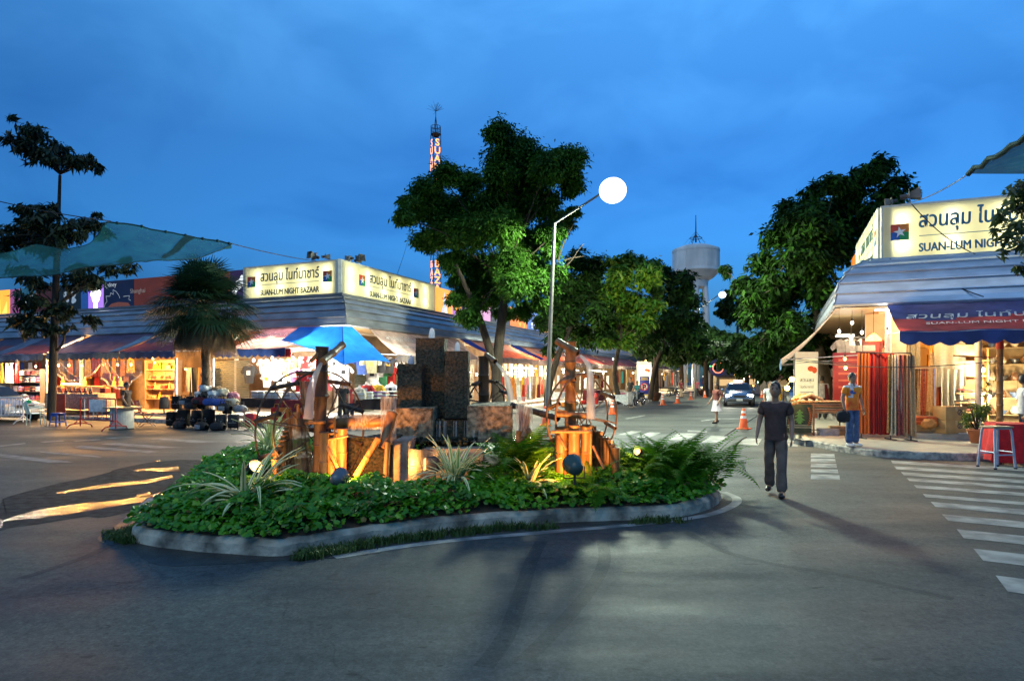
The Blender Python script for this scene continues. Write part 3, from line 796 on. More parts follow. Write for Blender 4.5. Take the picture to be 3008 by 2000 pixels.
# --- third wheel behind the pillars
w3=thing("bamboo_waterwheel","small bamboo water wheel behind the stone basin, beside the mossy pillars","water wheel",(-.45,11.5,.3))
mb=MB();bamboo(mb,P(1421,1215,11.4),P(1421,1046,11.4),.10);mb.build("post",bamd,w3,True)
spout(w3,P(1428,1042,11.4),P(1455,1062,11.1),.05)
wt=MB();wt.tube(smooth_path([P(1458,1066,11.1),P(1478,1090,11),P(1492,1120,11),P(1505,1190,11)],4),[.018+.004*k for k in range(13)],8);wt.build("falling_water",fall_m,w3,True)
wheel_parts(w3,P(1430,1185,11.5),.42,(.5,-.86,0),.2,8,bamd,.014)
# --- tipping bamboo pipes
def tipper(label,loc,parts):
    t=thing("tipping_pipe",label,"bamboo pipe",loc)
    for nm,a,b,r,m in parts:
        mb=MB();bamboo(mb,P(*a),P(*b),r,0,True);mb.build(nm,[m,dark_m],t,True)
tipper("pale tipping bamboo pipe beside the floodlit stone block",(-1.7,8.4,.3),[("pipe",(1125,1318,8.4),(1152,1212,8.6),.075,bam),("prop",(1045,1400,8.1),(1112,1288,8.3),.045,bam),("stake",(1133,1400,8.35),(1139,1296,8.35),.04,bamd),("stake",(1150,1410,8.45),(1152,1306,8.45),.03,bamd),("trough",(960,1245,8.9),(1148,1236,8.9),.085,bam)])
tipper("bamboo tipping pipe between the stone basin and the open-ended wheel",(.3,9.5,.3),[("pipe",(1541,1288,9.3),(1540,1200,9.5),.085,bam),("prop",(1552,1262,9.3),(1612,1350,8.9),.04,bam),("stake",(1526,1300,9.3),(1527,1265,9.3),.055,bam),("trough",(1505,1190,9.9),(1640,1228,9.2),.05,bamd)])

for x0,x1,y0,y1,Yw,nm in[(1118,1165,1165,1300,8.75,"pouring over the tipping pipe by the floodlit block"),(1515,1565,1165,1290,9.3,"pouring past the basin towards the open-ended wheel"),(985,1130,1218,1262,8.85,"running along the bamboo trough")]:
    mb=MB();mb.grid(lambda u,v:P(x0+(x1-x0)*u,y0+(y1-y0)*v,Yw+.05*math.sin(u*7+v*2)+.03*noise.noise(V((u*9,v*2,x0)))),12,14);mb.build("falling_water",M("pouring_water",(.62,.58,.54),rough=.25,transl=.5,alpha=.42,stretch=(10,10,1.2),scale=5,var=.5),ft,True)
# ------------------------------------------------------------ island spotlights (lit lamps)
metal_dk=M("lamp_metal",(.05,.055,.06),rough=.4,metal=.6)
glow=EM("warm_lamp_glass",(1.0,.52,.16),2.6)
def spotlamp(label,loc,aim,r=.085,lit=True,L=.2,power=40,shell=None,spot=110,post=.25,lit_to=None):
    loc=V(loc);aim=V(aim);d=(aim-loc).normalized();q=d.to_track_quat('Z','Y').to_matrix()
    t=thing("spotlight",label,"spotlight",loc)
    mb=MB();mb.lathe([(.001,-L),(r*.55,-L*.98),(r*.8,-L*.7),(r,-L*.15),(r*1.06,0),(r*.95,.0),(r*.9,-.02)],loc,20,0,True,q);mb.build("housing",shell or metal_dk,t,True)
    mb=MB();mb.lathe([(r*.93,-.018),(r*.6,-.006),(.001,0)],loc,20,0,True,q);mb.build("lens",glow if lit else M("lamp_lens",(.2,.22,.2),rough=.1),t,True)
    mb=MB();mb.tube([loc-d*L*.5+V((0,0,0)),V((loc.x-d.x*L*.5,loc.y-d.y*L*.5,loc.z-post))],.015,6)
    s=d.cross(UP).normalized()*r*1.1;c=loc-d*L*.4
    mb.tube([c-s,c-s-UP*r*1.2,c+s-UP*r*1.2,c+s],.008,6);mb.build("bracket",metal_dk,t,True)
    if power and lit:light("lamp_spill",loc+d*.05-V((0,.03,0)),power*.10,(1,.62,.26),.05,t)
    if power:light("lamp_light",loc+d*.03,power,(1,.38,.07),.05,t,'SPOT',lit_to or loc+d*5,spot,.6)
    return t
spotlamp("glowing spotlight behind the big spider plant, aimed up at the water wheel",P(752,1368,7.75),P(752,1368,7.75)+V((.75,-.45,.62)),.09,power=60,post=.3,lit_to=P(930,1290,8.8))
spotlamp("grey round spotlight at the water's edge, seen from behind, aimed at the stone basin",P(1003,1395,7.75),P(1190,1235,9.8),.1,power=240,L=.2,shell=M("lamp_shell_grey",(.16,.17,.18),rough=.35,metal=.3))
spotlamp("dark green-backed spotlight among the ferns, aimed at the bamboo uprights",P(1680,1360,7.9),P(1580,1230,9.4),.12,power=110,L=.22,spot=135,shell=M("lamp_shell_green",(.05,.085,.07),rough=.3))
spotlamp("small glowing lamp among the ferns near the crossing",P(1871,1325,8.85),P(1871,1325,8.85)+V((-.7,-.6,.3)),.055,power=40,L=.12,lit_to=P(1740,1300,9.2),post=.35,spot=130)
fl_=thing("floodlight","black box floodlight shining sideways onto the stone block","floodlight",P(1272,1365,8.7))
mb=MB();mb.rbox(P(1272,1363,8.68),(.17,.2,.2),.02);mb.build("housing",metal_dk,fl_,True)
mb=MB();q_=P(1249,1363,8.68);mb.box((q_.x-.004,q_.y,q_.z),(.01,.15,.15));mb.build("lens",glow,fl_,True)
mb=MB();p_=P(1275,1363,8.68);mb.tube([p_,(p_.x+.02,p_.y,.3)],.014,6);mb.build("bracket",metal_dk,fl_,True)
light("flood_light",V((q_.x-.02,q_.y,q_.z)),34,(1,.50,.13),.06,fl_,'SPOT',V((q_.x-1,q_.y+.25,q_.z)),150,.4)
# ------------------------------------------------------------ market buildings
steel=M("corrugated_steel",(.52,.58,.66),rough=.34,metal=.35,var=.14,scale=1.6,bump=.06,bscale=9,stretch=(1,1,3))  # lighter copy of the roof steel: sky and lamp light put into its colour
trim_m=M("steel_trim",(.45,.48,.52),rough=.35,metal=.4)
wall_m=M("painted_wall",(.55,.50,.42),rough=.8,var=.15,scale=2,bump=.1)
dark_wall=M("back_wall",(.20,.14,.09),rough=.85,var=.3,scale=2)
ceil_m=M("plank_ceiling",(.42,.27,.13),rough=.6,scale=2.5,col2=(.28,.17,.08),stretch=(.4,8,1))
EAVE,TOPZ,OUT=3.85,5.27,1.3
def roof_prof():
    pr=[];n=7
    for i in range(n):
        for t,k in((0,0.0),(.5,.018),(.9,.034),(.95,.06),(1.0,.06)):
            th=(i+t)/n*PI/2
            pr.append((OUT*math.sin(th)+k*math.sin(th),EAVE+(TOPZ-EAVE)*math.cos(th)+k*math.cos(th)))
    pr.append((OUT,EAVE-.06))
    return pr
steel_b=M("corrugated_steel_dim",(.27,.28,.30),rough=.38,metal=.5,var=.2,scale=1.3,bump=.08,bscale=9,stretch=(1,1,3))  # darker copy of the same roof steel: its weaker light put into the colour
def roof(fn,L,parent,hip=True):
    mb=MB();pr=roof_prof();n=len(pr)
    ss=[0]+[x for x in(4,8,12,16,22,30,40,55,70,90,110)if x<L]+[L]
    vs=[]
    for k,s in enumerate(ss):
        for d,z in pr:vs.append(fn(-d if k==0 else s,d,z))
    fs=[(k*n+j,k*n+j+1,(k+1)*n+j+1,(k+1)*n+j)for k in range(len(ss)-1)for j in range(n-1)]
    mb.add(vs,fs);mb.tube([fn(-d,d,z+.01)for d,z in pr[::2]],.03,6)
    return mb.build("roof",steel_b if fn in(BL,BR)else steel,parent,True)
def fascia_wall(fn,L,parent,top,neg):
    mb=MB()
    a,b=fn(0,-.35,0),fn(L,-.35,0)
    mb.add([a+UP*3.7,b+UP*3.7,b+UP*top,a+UP*top],[(0,1,2,3)])
    mb.add([a+UP*top,b+UP*top,fn(L,-8,top),fn(0,-8,top)],[(0,1,2,3)])
    return mb.build("parapet_wall",wall_m,parent,True)
cb=thing("market_building","long low corner market hall with a rounded corrugated steel roof, behind the fountain","building",S1)
for fn,L in((BL,40),(BR,110)):
    roof(fn,L,cb);fascia_wall(fn,L,cb,6.6,0)
    mb=MB();mb.poly([fn(-OUT,OUT,3.78),fn(L,OUT,3.78),fn(L,-4,3.78),fn(4,-4,3.78)]);mb.build("ceiling",ceil_m,cb,True)
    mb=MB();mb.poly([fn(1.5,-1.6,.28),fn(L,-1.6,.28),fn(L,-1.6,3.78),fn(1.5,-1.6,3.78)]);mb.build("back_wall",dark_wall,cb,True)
    s=5.2
    while s<L:
        mb=MB();mb.box(fn(s,.55,2.0),(.12,.12,3.5),ROT[fn]);mb.build("column",M("white_column",(.62,.60,.55),rough=.5),cb,True)
        s+=5.2
mb=MB();mb.box(S1-EU*.0+UP*2.0,(.3,.3,3.5),-TH);mb.build("column",wall_m,cb,True)
ob=thing("market_building","low market shop with a rounded corrugated steel roof, behind the standing man","building",S2)
for fn,L in((RF,16),(RS,60)):
    roof(fn,L,ob);fascia_wall(fn,L,ob,6.7,0)
    mb=MB();mb.poly([fn(-OUT,OUT,3.76),fn(L,OUT,3.76),fn(L,-4,3.76),fn(4,-4,3.76)]);mb.build("ceiling",ceil_m,ob,True)
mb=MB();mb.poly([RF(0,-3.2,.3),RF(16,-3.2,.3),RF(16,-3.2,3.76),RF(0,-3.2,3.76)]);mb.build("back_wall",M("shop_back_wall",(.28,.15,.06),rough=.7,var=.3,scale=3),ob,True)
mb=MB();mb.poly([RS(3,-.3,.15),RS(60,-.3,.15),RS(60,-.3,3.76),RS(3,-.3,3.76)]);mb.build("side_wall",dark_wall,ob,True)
pink=M("pink_wall",(.62,.40,.30),rough=.7,var=.12,scale=2)
white_col=M("white_column",(.62,.60,.55),rough=.5)
# corner pillar box and pink panel above the hanging cloths
s0=onF(2598,.2)
mb=MB();mb.box(RF(onF(2575,-.9),-.9,3.0),(.62,.12,1.5),-TH);mb.build("wall_panel",pink,ob,True)
for px in(2609,2874):
    mb=MB();p=RF(onF(px,.7),.7,0);mb.tube([p+UP*.3,p+UP*3.76],.085,14);mb.build("column",white_col,ob,True)
mb=MB();mb.box(RF(onF(2640,.4),.4,3.0),(.36,.10,1.4),-TH);mb.build("sign_panel",M("cream_panel",(.62,.55,.45),rough=.5),ob,True)

# roller shutters
shut_m=M("roller_shutter_steel",(.095,.10,.08),rough=.45,metal=.3,var=.15)
def shutter(fn,s0,s1,d,z0,z1,label):
    mb=MB();n=int((z1-z0)/.09)
    a=[]
    for i in range(n):
        for t,o in((0,0),(.25,.022),(.75,.022),(.98,0)):a.append((z0+(i+t)*.09,d+o))
    vs=[fn(s,dd,z)for s in(s0,s1)for z,dd in a];k=len(a)
    mb.add(vs,[(i,i+1,k+i+1,k+i)for i in range(k-1)])
    mb.box(fn((s0+s1)/2,d,z1+.1),(abs(s1-s0),.16,.2),ROT[fn])
    return solo(mb,"roller_shutter",shut_m,label,"shutter","closed roller shutters")
shutter(BL,onL(733,.6),onL(628,.6),.6,.28,2.6,"grey-green roller shutter behind the luggage pile")
shutter(BR,.6,2.0,.3,.28,3.0,"narrow olive roller shutter under the bright blue tarpaulin")
shutter(BR,8.6,12.2,.3,.28,2.9,"grey closed roller shutter behind the small water wheel")

# ------------------------------------------------------------ illuminated name signs
def lightbox(name_loc,fn,s0,s1,d,z0,z1,label,rev,power,logos,txt_s,txt_w,tcol,th_y,ln_y,en_y,step=1.25):
    t=thing("illuminated_sign",label,"sign",fn((s0+s1)/2,0,z0))
    acr=M("sign_acrylic",(.80,.78,.55),rough=.4,var=.06,scale=.8,transl=.62,emit=(.95,.93,.62),es=.10)
    mb=MB();mb.poly([fn(s0,d,z0+.03),fn(s1,d,z0+.03),fn(s1,d,z1-.03),fn(s0,d,z1-.03)]);mb.build("face_panel",acr,t,True)
    mb=MB()
    for a,b in((fn(s0,d-.02,z0),fn(s1,d-.02,z0)),(fn(s0,d-.02,z1),fn(s1,d-.02,z1))):mb.beam(a,b,.06)
    for s in(s0+.03,s1-.03):mb.beam(fn(s,d-.02,z0),fn(s,d-.02,z1),.06)
    mb.poly([fn(s0,d-.34,z0),fn(s1,d-.34,z0),fn(s1,d-.34,z1),fn(s0,d-.34,z1)])
    mb.poly([fn(s0,d,z1),fn(s1,d,z1),fn(s1,d-.34,z1),fn(s0,d-.34,z1)]);mb.poly([fn(s0,d,z0),fn(s1,d,z0),fn(s1,d-.34,z0),fn(s0,d-.34,z0)])
    for s in(s0,s1):mb.poly([fn(s,d,z0),fn(s,d,z1),fn(s,d-.34,z1),fn(s,d-.34,z0)])
    mb.build("frame",M("sign_frame",(.62,.60,.50),rough=.4),t,True)
    xd=(fn(1,0,0)-fn(0,0,0))*(-1 if rev else 1);nrm=fn(0,1,0)-fn(0,0,0)
    fr=frame(fn(0,d+.004,0),xd,nrm);sg=-1 if rev else 1
    ink=M("sign_ink_%d"%int(tcol[2]*1000),tcol,rough=.5,var=.05)
    x0=sg*txt_s
    mb=MB();bold_text(mb,"สวนลุม ไนท์บาซาร์",fr,x0,th_y,w=txt_w,h=.42*1.02,shear=.04);mb.build("thai_lettering",ink,t,True)
    mb=MB();mb.prism([(x0,ln_y),(x0+txt_w,ln_y),(x0+txt_w,ln_y+.02),(x0,ln_y+.02)],fr,.005);mb.build("rule_line",ink,t,True)
    mb=MB();bold_text(mb,"SUAN-LUM NIGHT BAZAAR",fr,x0,en_y,w=txt_w,h=.24);mb.build("lettering",ink,t,True)
    for lx in logos:
        cx=sg*lx;q=.235;cy=6.06
        mb=MB()
        for k,(a,b)in enumerate([(-q,0),(0,0),(-q,-q),(0,-q)]):
            mb.prism([(cx+a,cy+b),(cx+a+q,cy+b),(cx+a+q,cy+b+q),(cx+a,cy+b+q)],fr,.004,k)
        st=[]
        for k in range(10):
            r_=.17 if k%2==0 else .065;an=PI/2+k*PI/5+.15;st.append((cx+r_*math.cos(an),cy+r_*math.sin(an)))
        fr2=fr@Matrix.Translation((0,0,.005));mb.prism(st,fr2,.004,4)
        mb.build("emblem",[M("emblem_red",(.62,.06,.02),rough=.5),M("emblem_orange",(.70,.20,.02),rough=.5),M("emblem_blue",(.02,.10,.38),rough=.5),M("emblem_green",(.02,.30,.08),rough=.5),M("emblem_white",(.85,.85,.8),rough=.5)],t,True)
    s=s0+.55
    while s<s1-.2:
        light("sign_tube",fn(s,d-.2,z0+.42),power,(1.0,.95,.66),.12,t);light("sign_tube",fn(s,d-.2,z1-.42),power*.8,(1.0,.95,.66),.12,t);s+=step
    return t
SP=13.0
lightbox(0,BL,.12,5.3,.06,5.27,6.72,"illuminated cream name sign above the luggage pile, on the plaza side of the corner",True,SP,(.59,4.8),4.27,3.24,(.012,.045,.075),6.05,5.88,5.43)
lightbox(0,BR,.12,7.97,.06,5.27,6.72,"illuminated cream name sign running away along the street above the fountain pillars",False,SP,(1.49,6.03),2.03,3.54,(.012,.045,.075),6.05,5.88,5.43)
lightbox(0,RF,.0,5.4,.06,5.27,6.85,"large illuminated cream name sign over the cloth shop, partly hidden by leaves",False,SP,(.49,4.75),.98,3.24,(.012,.15,.30),6.16,5.90,5.45)
lightbox(0,RS,.12,6.0,.06,5.27,6.85,"illuminated cream name sign on the side of the cloth shop facing the trees, seen edge-on",True,SP,(.6,4.9),4.4,3.24,(.012,.10,.12),6.16,5.90,5.45)
mb=MB();mb.beam(S1+(EV-EU)*.06+UP*5.25,S1+(EV-EU)*.06+UP*6.74,.16);t_=mb.build("corner_trim",M("sign_frame",(.62,.60,.50)),cb,True)

# ------------------------------------------------------------ billboard panels along the roof edge
def billboard(fn,s0,s1,cols,label,es,draw=None,z0=5.2,z1=6.65,rev=False,lamp=None):
    t=thing("billboard_panel",label,"billboard",fn((s0+s1)/2,0,z0),0,"picture panels along the roof edge")
    bc,ec=cols
    m=M("panel_%.2f_%.2f_%.2f_%.2f"%(*bc,es),bc,rough=.5,var=.3,scale=1.1,emit=ec,es=es)
    mb=MB();c=fn((s0+s1)/2,.0,(z0+z1)/2);mb.box(c,(abs(s1-s0)-.02,.1,z1-z0),ROT[fn]);mb.build("panel",m,t,True)
    xd=(fn(1,0,0)-fn(0,0,0))*(-1 if rev else 1);nrm=fn(0,1,0)-fn(0,0,0)
    fr=frame(fn(max(s0,s1)if rev else min(s0,s1),.055,z0),xd,nrm);w=abs(s1-s0)
    if draw:draw(t,fr,w,z1-z0)
    if lamp:light("panel_lamp",fn((s0+s1)/2,.9,z0-.1),lamp[0],lamp[1],.1,t)
    return t
wht=lambda e=.5:M("panel_white_%.1f"%e,(.75,.76,.74),rough=.5,emit=(.9,.92,.85),es=e)
def blob(mb,fr,cx,cy,rx,ry,n=22,ph=0,wob=0.0,t=.006):
    mb.prism([(cx+rx*math.cos(a)*(1+wob*math.sin(3*a+ph)),cy+ry*math.sin(a)*(1+wob*math.sin(3*a+ph)))for a in[2*PI*k/n for k in range(n)]],fr,t)
def d_flames(t,fr,w,h):
    mb=MB()
    for k in range(5):mb.prism([(w*(.05+.18*k),.05),(w*(.2+.18*k),.05),(w*(.12+.2*k),h*R.uniform(.4,.85))],fr,.006)
    mb.build("flame_shapes",M("panel_yellow",(.9,.55,.1),emit=(1,.62,.10),es=1.5),t,True)
def d_panda(t,fr,w,h):
    mb=MB();blob(mb,fr,w*.40,h*.62,.17,.2);blob(mb,fr,w*.72,h*.66,.19,.22);blob(mb,fr,w*.42,h*.42,.2,.16,ph=1,wob=.15);blob(mb,fr,w*.72,h*.42,.18,.17,ph=2,wob=.15);mb.build("pale_shapes",wht(.12),t,True)
    mb=MB();f2=fr@Matrix.Translation((0,0,.007))
    for x in(.35,.45,.67,.77):blob(mb,f2,w*x,h*.66,.035,.05)
    mb.build("dark_patches",M("panel_ink",(.01,.012,.012)),t,True)
    mb=MB();add_text(mb,"Penang",fr,w*.06,.1,h=.26);mb.build("lettering",wht(.12),t,True)
def d_flower(t,fr,w,h):
    mb=MB()
    for k in range(6):blob(mb,fr,w*.5+.22*math.cos(k*PI/3),h*.6+.28*math.sin(k*PI/3),.17,.2)
    mb.prism([(w*.35,.03),(w*.62,.03),(w*.58,h*.5),(w*.42,h*.5)],fr,.006)
    mb.build("white_flower",wht(3.0),t,True)
def line(mb,fr,pts,wd,t=.008):
    pts=[V((x,y,0))for x,y in pts]
    for a,b in zip(pts,pts[1:]):
        n_=V((-(b-a).y,(b-a).x,0)).normalized()*wd/2
        mb.add([fr@(p+V((0,0,t)))for p in(a-n_,b-n_,b+n_,a+n_)],[(0,1,2,3)])
def d_sydney(t,fr,w,h):
    mb=MB();add_text(mb,"Sydney",fr,w*.04,h*.80,h=.22);mb.build("lettering",wht(.25),t,True)
    mb=MB();line(mb,fr,[(.05,.05),(.12,.3),(.28,.42),(.2,.7),(.5,.68),(.55,.85),(.75,.76),(.72,1.0),(.95,.9),(1.15,.7),(1.22,.55)],.02);line(mb,fr,[(w-.75,.62),(w-.3,.64),(w-.35,.45),(w-.2,.4)],.02);mb.build("sail_outline",wht(.25),t,True)
    mb=MB();mb.prism([(.3,.1),(w-.2,.1),(w-.4,.3),(w*.5,.36),(.6,.3)],fr,.006);mb.build("sunset_band",M("panel_dusk",(.35,.10,.06),emit=(.5,.12,.05),es=.15),t,True)
def d_shanghai(t,fr,w,h):
    mb=MB();add_text(mb,"Shanghai",fr,-.25,h*.52,h=.22);mb.build("lettering",M("panel_pale",(.5,.4,.3),emit=(.6,.45,.35),es=.15),t,True)
def d_tower(t,fr,w,h):
    mb=MB();mb.prism([(w*.28,.03),(w*.4,.45),(w*.46,.95),(w*.5,1.3),(w*.54,.95),(w*.6,.45),(w*.72,.03),(w*.6,.03),(w*.5,.3),(w*.4,.03)],fr,.006);mb.build("tower_shape",M("panel_paleblue",(.5,.6,.75),emit=(.6,.75,1),es=.9),t,True)
    mb=MB();add_text(mb,"IS",fr,w*.5,.12,h=.3);mb.build("lettering",wht(1.2),t,True)
def d_splash(t,fr,w,h):
    mb=MB()
    for k in range(4):blob(mb,fr,w*R.uniform(.15,.85),h*R.uniform(.15,.8),R.uniform(.12,.3),R.uniform(.12,.3),ph=k,wob=.25,t=.005+.001*k)
    mb.build("bright_shapes",M("panel_splash",(.8,.35,.08),emit=(1,.42,.06),es=1.2),t,True)
def d_pale(t,fr,w,h):
    mb=MB()
    for k in range(3):blob(mb,fr,w*(.3+.2*k),h*(.35+.15*k),.16,.22,ph=k*2,wob=.3,t=.005+.001*k)
    mb.build("white_shapes",wht(1.0),t,True)
bp=[(-70,32,((.75,.25,.03),(1,.33,.03)),"glowing orange roof panel at the far end of the row",1.6,d_flames),
      (32,62,((.2,.05,.15),(.7,.2,.5)),"narrow magenta roof panel beside the glowing orange one",.35,None),
      (62,108,((.06,.16,.25),(.1,.5,.6)),"teal roof panel with pale squiggles, behind the umbrella-shaped tree",.1,d_pale),
      (108,168,((.10,.02,.01),(.2,.03,.02)),"dark red roof panel behind the tree trunk",.1,None),
      (168,240,((.015,.02,.02),(.02,.02,.02)),"black roof panel with two pale panda faces",.05,d_panda),
      (240,262,((.03,.10,.32),(.05,.2,.6)),"narrow blue roof panel beside the purple one",.2,None),
      (262,307,((.30,.15,.55),(.42,.2,.9)),"brightly lit purple roof panel with a white flower",1.0,d_flower),
      (307,396,((.02,.02,.06),(.02,.02,.08)),"dark blue roof panel lettered Sydney with a line of sails",.05,d_sydney),
      (396,520,((.16,.03,.012),(.6,.10,.03)),"dull orange roof panel lettered Shanghai beside the fan palm",.10,d_shanghai),
      (520,600,((.10,.06,.05),(.2,.1,.05)),"brown roof panel hidden behind the fan palm",.1,d_splash),
      (600,678,((.16,.05,.01),(.9,.25,.04)),"orange flecked roof panel glimpsed through the palm leaves",.12,d_splash),
      (678,726,((.05,.02,.07),(.14,.07,.25)),"deep purple roof panel with white figures, next to the cream sign",.12,d_pale)]
for a,b,cols,lab,es,dr in bp:billboard(BL,onL(b),onL(a),cols,lab,es,dr,rev=True)
cR=[((.8,.3,.03),(1,.36,.04),1.3,d_tower,"orange roof panel with a pale tower shape, next to the street-side cream sign"),((.35,.12,.5),(.5,.16,.8),.9,d_splash,"purple roof panel with orange splashes beside the pale tower panel"),
      ((.5,.25,.45),(.8,.35,.6),.8,d_pale,"pink roof panel with white shapes behind the big tree"),((.06,.06,.1),(.1,.1,.2),.2,None,"dark roof panel behind the big tree's trunk"),((.6,.16,.04),(1,.25,.05),1.0,d_splash,"red-orange roof panel glimpsed past the big tree"),
      ((.1,.2,.5),(.15,.3,.8),.6,d_pale,"blue roof panel glimpsed past the lamp post"),((.7,.3,.05),(1,.4,.06),1.0,d_splash,"amber roof panel among the street trees"),((.3,.05,.1),(.5,.08,.15),.5,None,"crimson roof panel among the street trees"),((.1,.25,.2),(.1,.5,.35),.4,d_pale,"green roof panel furthest down the street")]
s=8.1
for i,(bc,ec,es,dr,lab)in enumerate(cR):
    w_=1.9 if i<2 else 3.2;billboard(BR,s,s+w_,(bc,ec),lab,es,dr);s+=w_+.02
billboard(RS,6.1,8.0,((.7,.2,.03),(.9,.25,.04)),"orange roof panel behind the cloth shop's sign",.5,None,rev=True)

# ------------------------------------------------------------ horn loudspeakers on the signs
spk_m=M("speaker_grey",(.16,.155,.14),rough=.5)
def speaker(p,aim,label,sc=1.0):
    t=thing("horn_speaker",label,"speaker",p);q=V(aim).normalized().to_track_quat('Z','Y').to_matrix();c=V(p)+UP*.25*sc
    mb=MB();mb.box(c,(.34*sc,.30*sc,.02),mat=q);h=[c+q@V((x*.17*sc,y*.15*sc,.25*sc))for x,y in((-1,-1),(1,-1),(1,1),(-1,1))];s_=[c+q@V((x*.05*sc,y*.05*sc,-.06*sc))for x,y in((-1,-1),(1,-1),(1,1),(-1,1))]
    mb.add(h+s_,[(0,1,5,4),(1,2,6,5),(2,3,7,6),(3,0,4,7),(4,5,6,7)]);mb.build("horn",spk_m,t,True)
    mb=MB();mb.tube([c-q@V((0,0,.06*sc)),c-q@V((0,0,.22*sc))],.07*sc,10);mb.build("driver",M("speaker_dark",(.04,.04,.045)),t,True)
    mb=MB();mb.beam(V(p),c,.03);mb.build("bracket",trim_m,t,True)
speaker(BL(1.35,.0,6.72),(-.6,-.7,.12),"grey horn loudspeaker on the plaza sign, facing the palm");speaker(BL(.75,.0,6.72),(.9,.4,.05),"dark horn loudspeaker on the plaza sign, turned away",.75)
speaker(BR(.7,.0,6.72),(-.9,.3,.05),"dark horn loudspeaker on the street sign, turned away",.75);speaker(BR(1.3,.0,6.72),(.75,-.5,.2),"pale horn loudspeaker on the street sign, nearest the corner")
speaker(RF(.75,.0,6.85),(.8,-.5,.1),"grey horn loudspeaker above the cloth shop's sign",1.1);speaker(RF(.3,-.1,6.85),(-.9,.4,-.1),"small dark horn loudspeaker at the end of the cloth shop's sign",.7)

# ------------------------------------------------------------ awnings
navy=cloth((.02,.045,.16));navy2=M("valance_navy",(.016,.036,.13),rough=.85,var=.2,scale=4,transl=.1)
maroon=cloth((.17,.045,.05));def_white=M("faded_lettering",(.62,.6,.56),rough=.8,var=.3,scale=6)
def awning(fn,s0,s1,label,top,low,val,z0=3.80,d0=1.27,d1=3.3,z1=2.88,drop=.33,text=None,sag=.05,patch=None,strip=None,side=True,transl=.35,split=.42,sc=.32):
    t=thing("awning",label,"awning",fn((s0+s1)/2,d1,0))
    mk_=lambda c,k:M("canvas_%.2f_%.2f_%.2f_%s"%(*c,k),c,rough=.7,var=.3,scale=2.2,transl=transl,bump=.15,bscale=5)
    def pt(u,v,up=0):
        s=s0+(s1-s0)*u;dd=d0+(d1-d0)*v;z=z0+(z1-z0)*v-sag*math.sin(PI*v)-sag*.6*math.sin(PI*u*3)**2*v
        z+=.018*noise.noise(V((s*1.5,v*4,s0)))
        return fn(s,dd,z+up)
    mb=MB();mb.grid(pt,24,12,lambda u,v:0 if v<split+.05*math.sin(u*9)else 1);mb.build("canopy",[mk_(top,"a"),mk_(low,"b")],t,True)
    n=max(6,int((s1-s0)/sc))
    mb=MB();m_=n*8
    def vp(u,v):
        sc_=abs(math.sin(PI*u*n));p=pt(u,1,.005);return p-UP*(drop*v*(.72+.28*sc_))+(fn(0,1,0)-fn(0,0,0))*(.015+.03*v*math.sin(u*40))
    mb.grid(vp,m_,3);mb.build("valance",[M("canvas_val_%.2f_%.2f_%.2f"%val,val,rough=.85,var=.2,scale=3,transl=.12)],t,True)
    mb=MB();mb.tube([pt(k/10,1,-.015)for k in range(11)],.018,6)
    for u in(0.02,.5,.98):mb.tube([pt(u,.99,-.03),fn(s0+(s1-s0)*u,.6,z1+.1)],.014,6)
    mb.build("support_arm",trim_m,t,True)
    if strip:
        for u0,u1 in strip[1]:
            mb=MB();mb.grid(lambda u,v:pt(u0+(u1-u0)*u,v*(1.03),.03+.02*math.sin(PI*u)),4,12);mb.build("side_strip",mk_(strip[0],"s"),t,True)
    if patch:
        mb=MB();mb.grid(lambda u,v:pt(patch[1]+(patch[2]-patch[1])*u,patch[3]+(.98-patch[3])*v,.015),6,8);mb.build("mended_patch",mk_(patch[0],"p"),t,True)
    if text:
        a,b=pt(.5,.15),pt(.5,.95);rev=fn in(BL,RS)
        xd=(fn(1,0,0)-fn(0,0,0))*(-1 if rev else 1);dn=(b-a).normalized();nr=xd.cross(-dn)
        if nr.z<0:nr=-nr
        Lr=(b-a).length
        for body,us,vs_,w_,h_,sh in text:
            o_=pt(us,vs_,.02);q=frame(o_,xd,nr)
            mb=MB();add_text(mb,body,q,0,0,w=w_,h=h_,shear=sh,t=.004);mb.build("lettering",def_white,t,True)
    return t
e3=lambda px:onL(px,3.3)
awning(BL,e3(128),e3(-120),"dark maroon and navy awning at the far end of the plaza side",(.03,.035,.08),(.10,.028,.035),(.02,.035,.08),patch=((.10,.14,.20),.45,.62,.05),transl=.10)
awning(BL,e3(350),e3(138),"faded navy awning above the warm-lit stall with plastic sheeting",(.025,.035,.11),(.05,.04,.09),(.016,.036,.10),patch=((.32,.42,.48),.02,.16,.15),transl=.10)
awning(BL,e3(516),e3(352),"navy and plum awning with faint white lettering beside the palm",(.022,.04,.14),(.08,.03,.05),(.016,.036,.12),text=[("สวนลุม",.62,.5,1.1,.2,.1)],transl=.10)
awning(BL,e3(838),e3(628),"orange and dusty pink awning with shadowy lettering above the white clothes stall",(.16,.07,.09),(.42,.22,.20),(.02,.045,.16),text=[("สวนลุม ไนท์บาซาร์",.86,.32,2.3,.3,.1)],patch=((.62,.17,.03),.78,.98,.1))
awning(BR,.3,8.3,"pale pinkish canvas awning behind the mossy pillars",(.40,.30,.25),(.55,.42,.36),(.20,.17,.16),d1=2.6,z1=2.72,text=[("สวนลุม ไนท์บาซาร์",.08,.36,3.2,.3,.1),("SUAN-LUM NIGHT BAZAAR",.1,.66,2.4,.12,.1)])
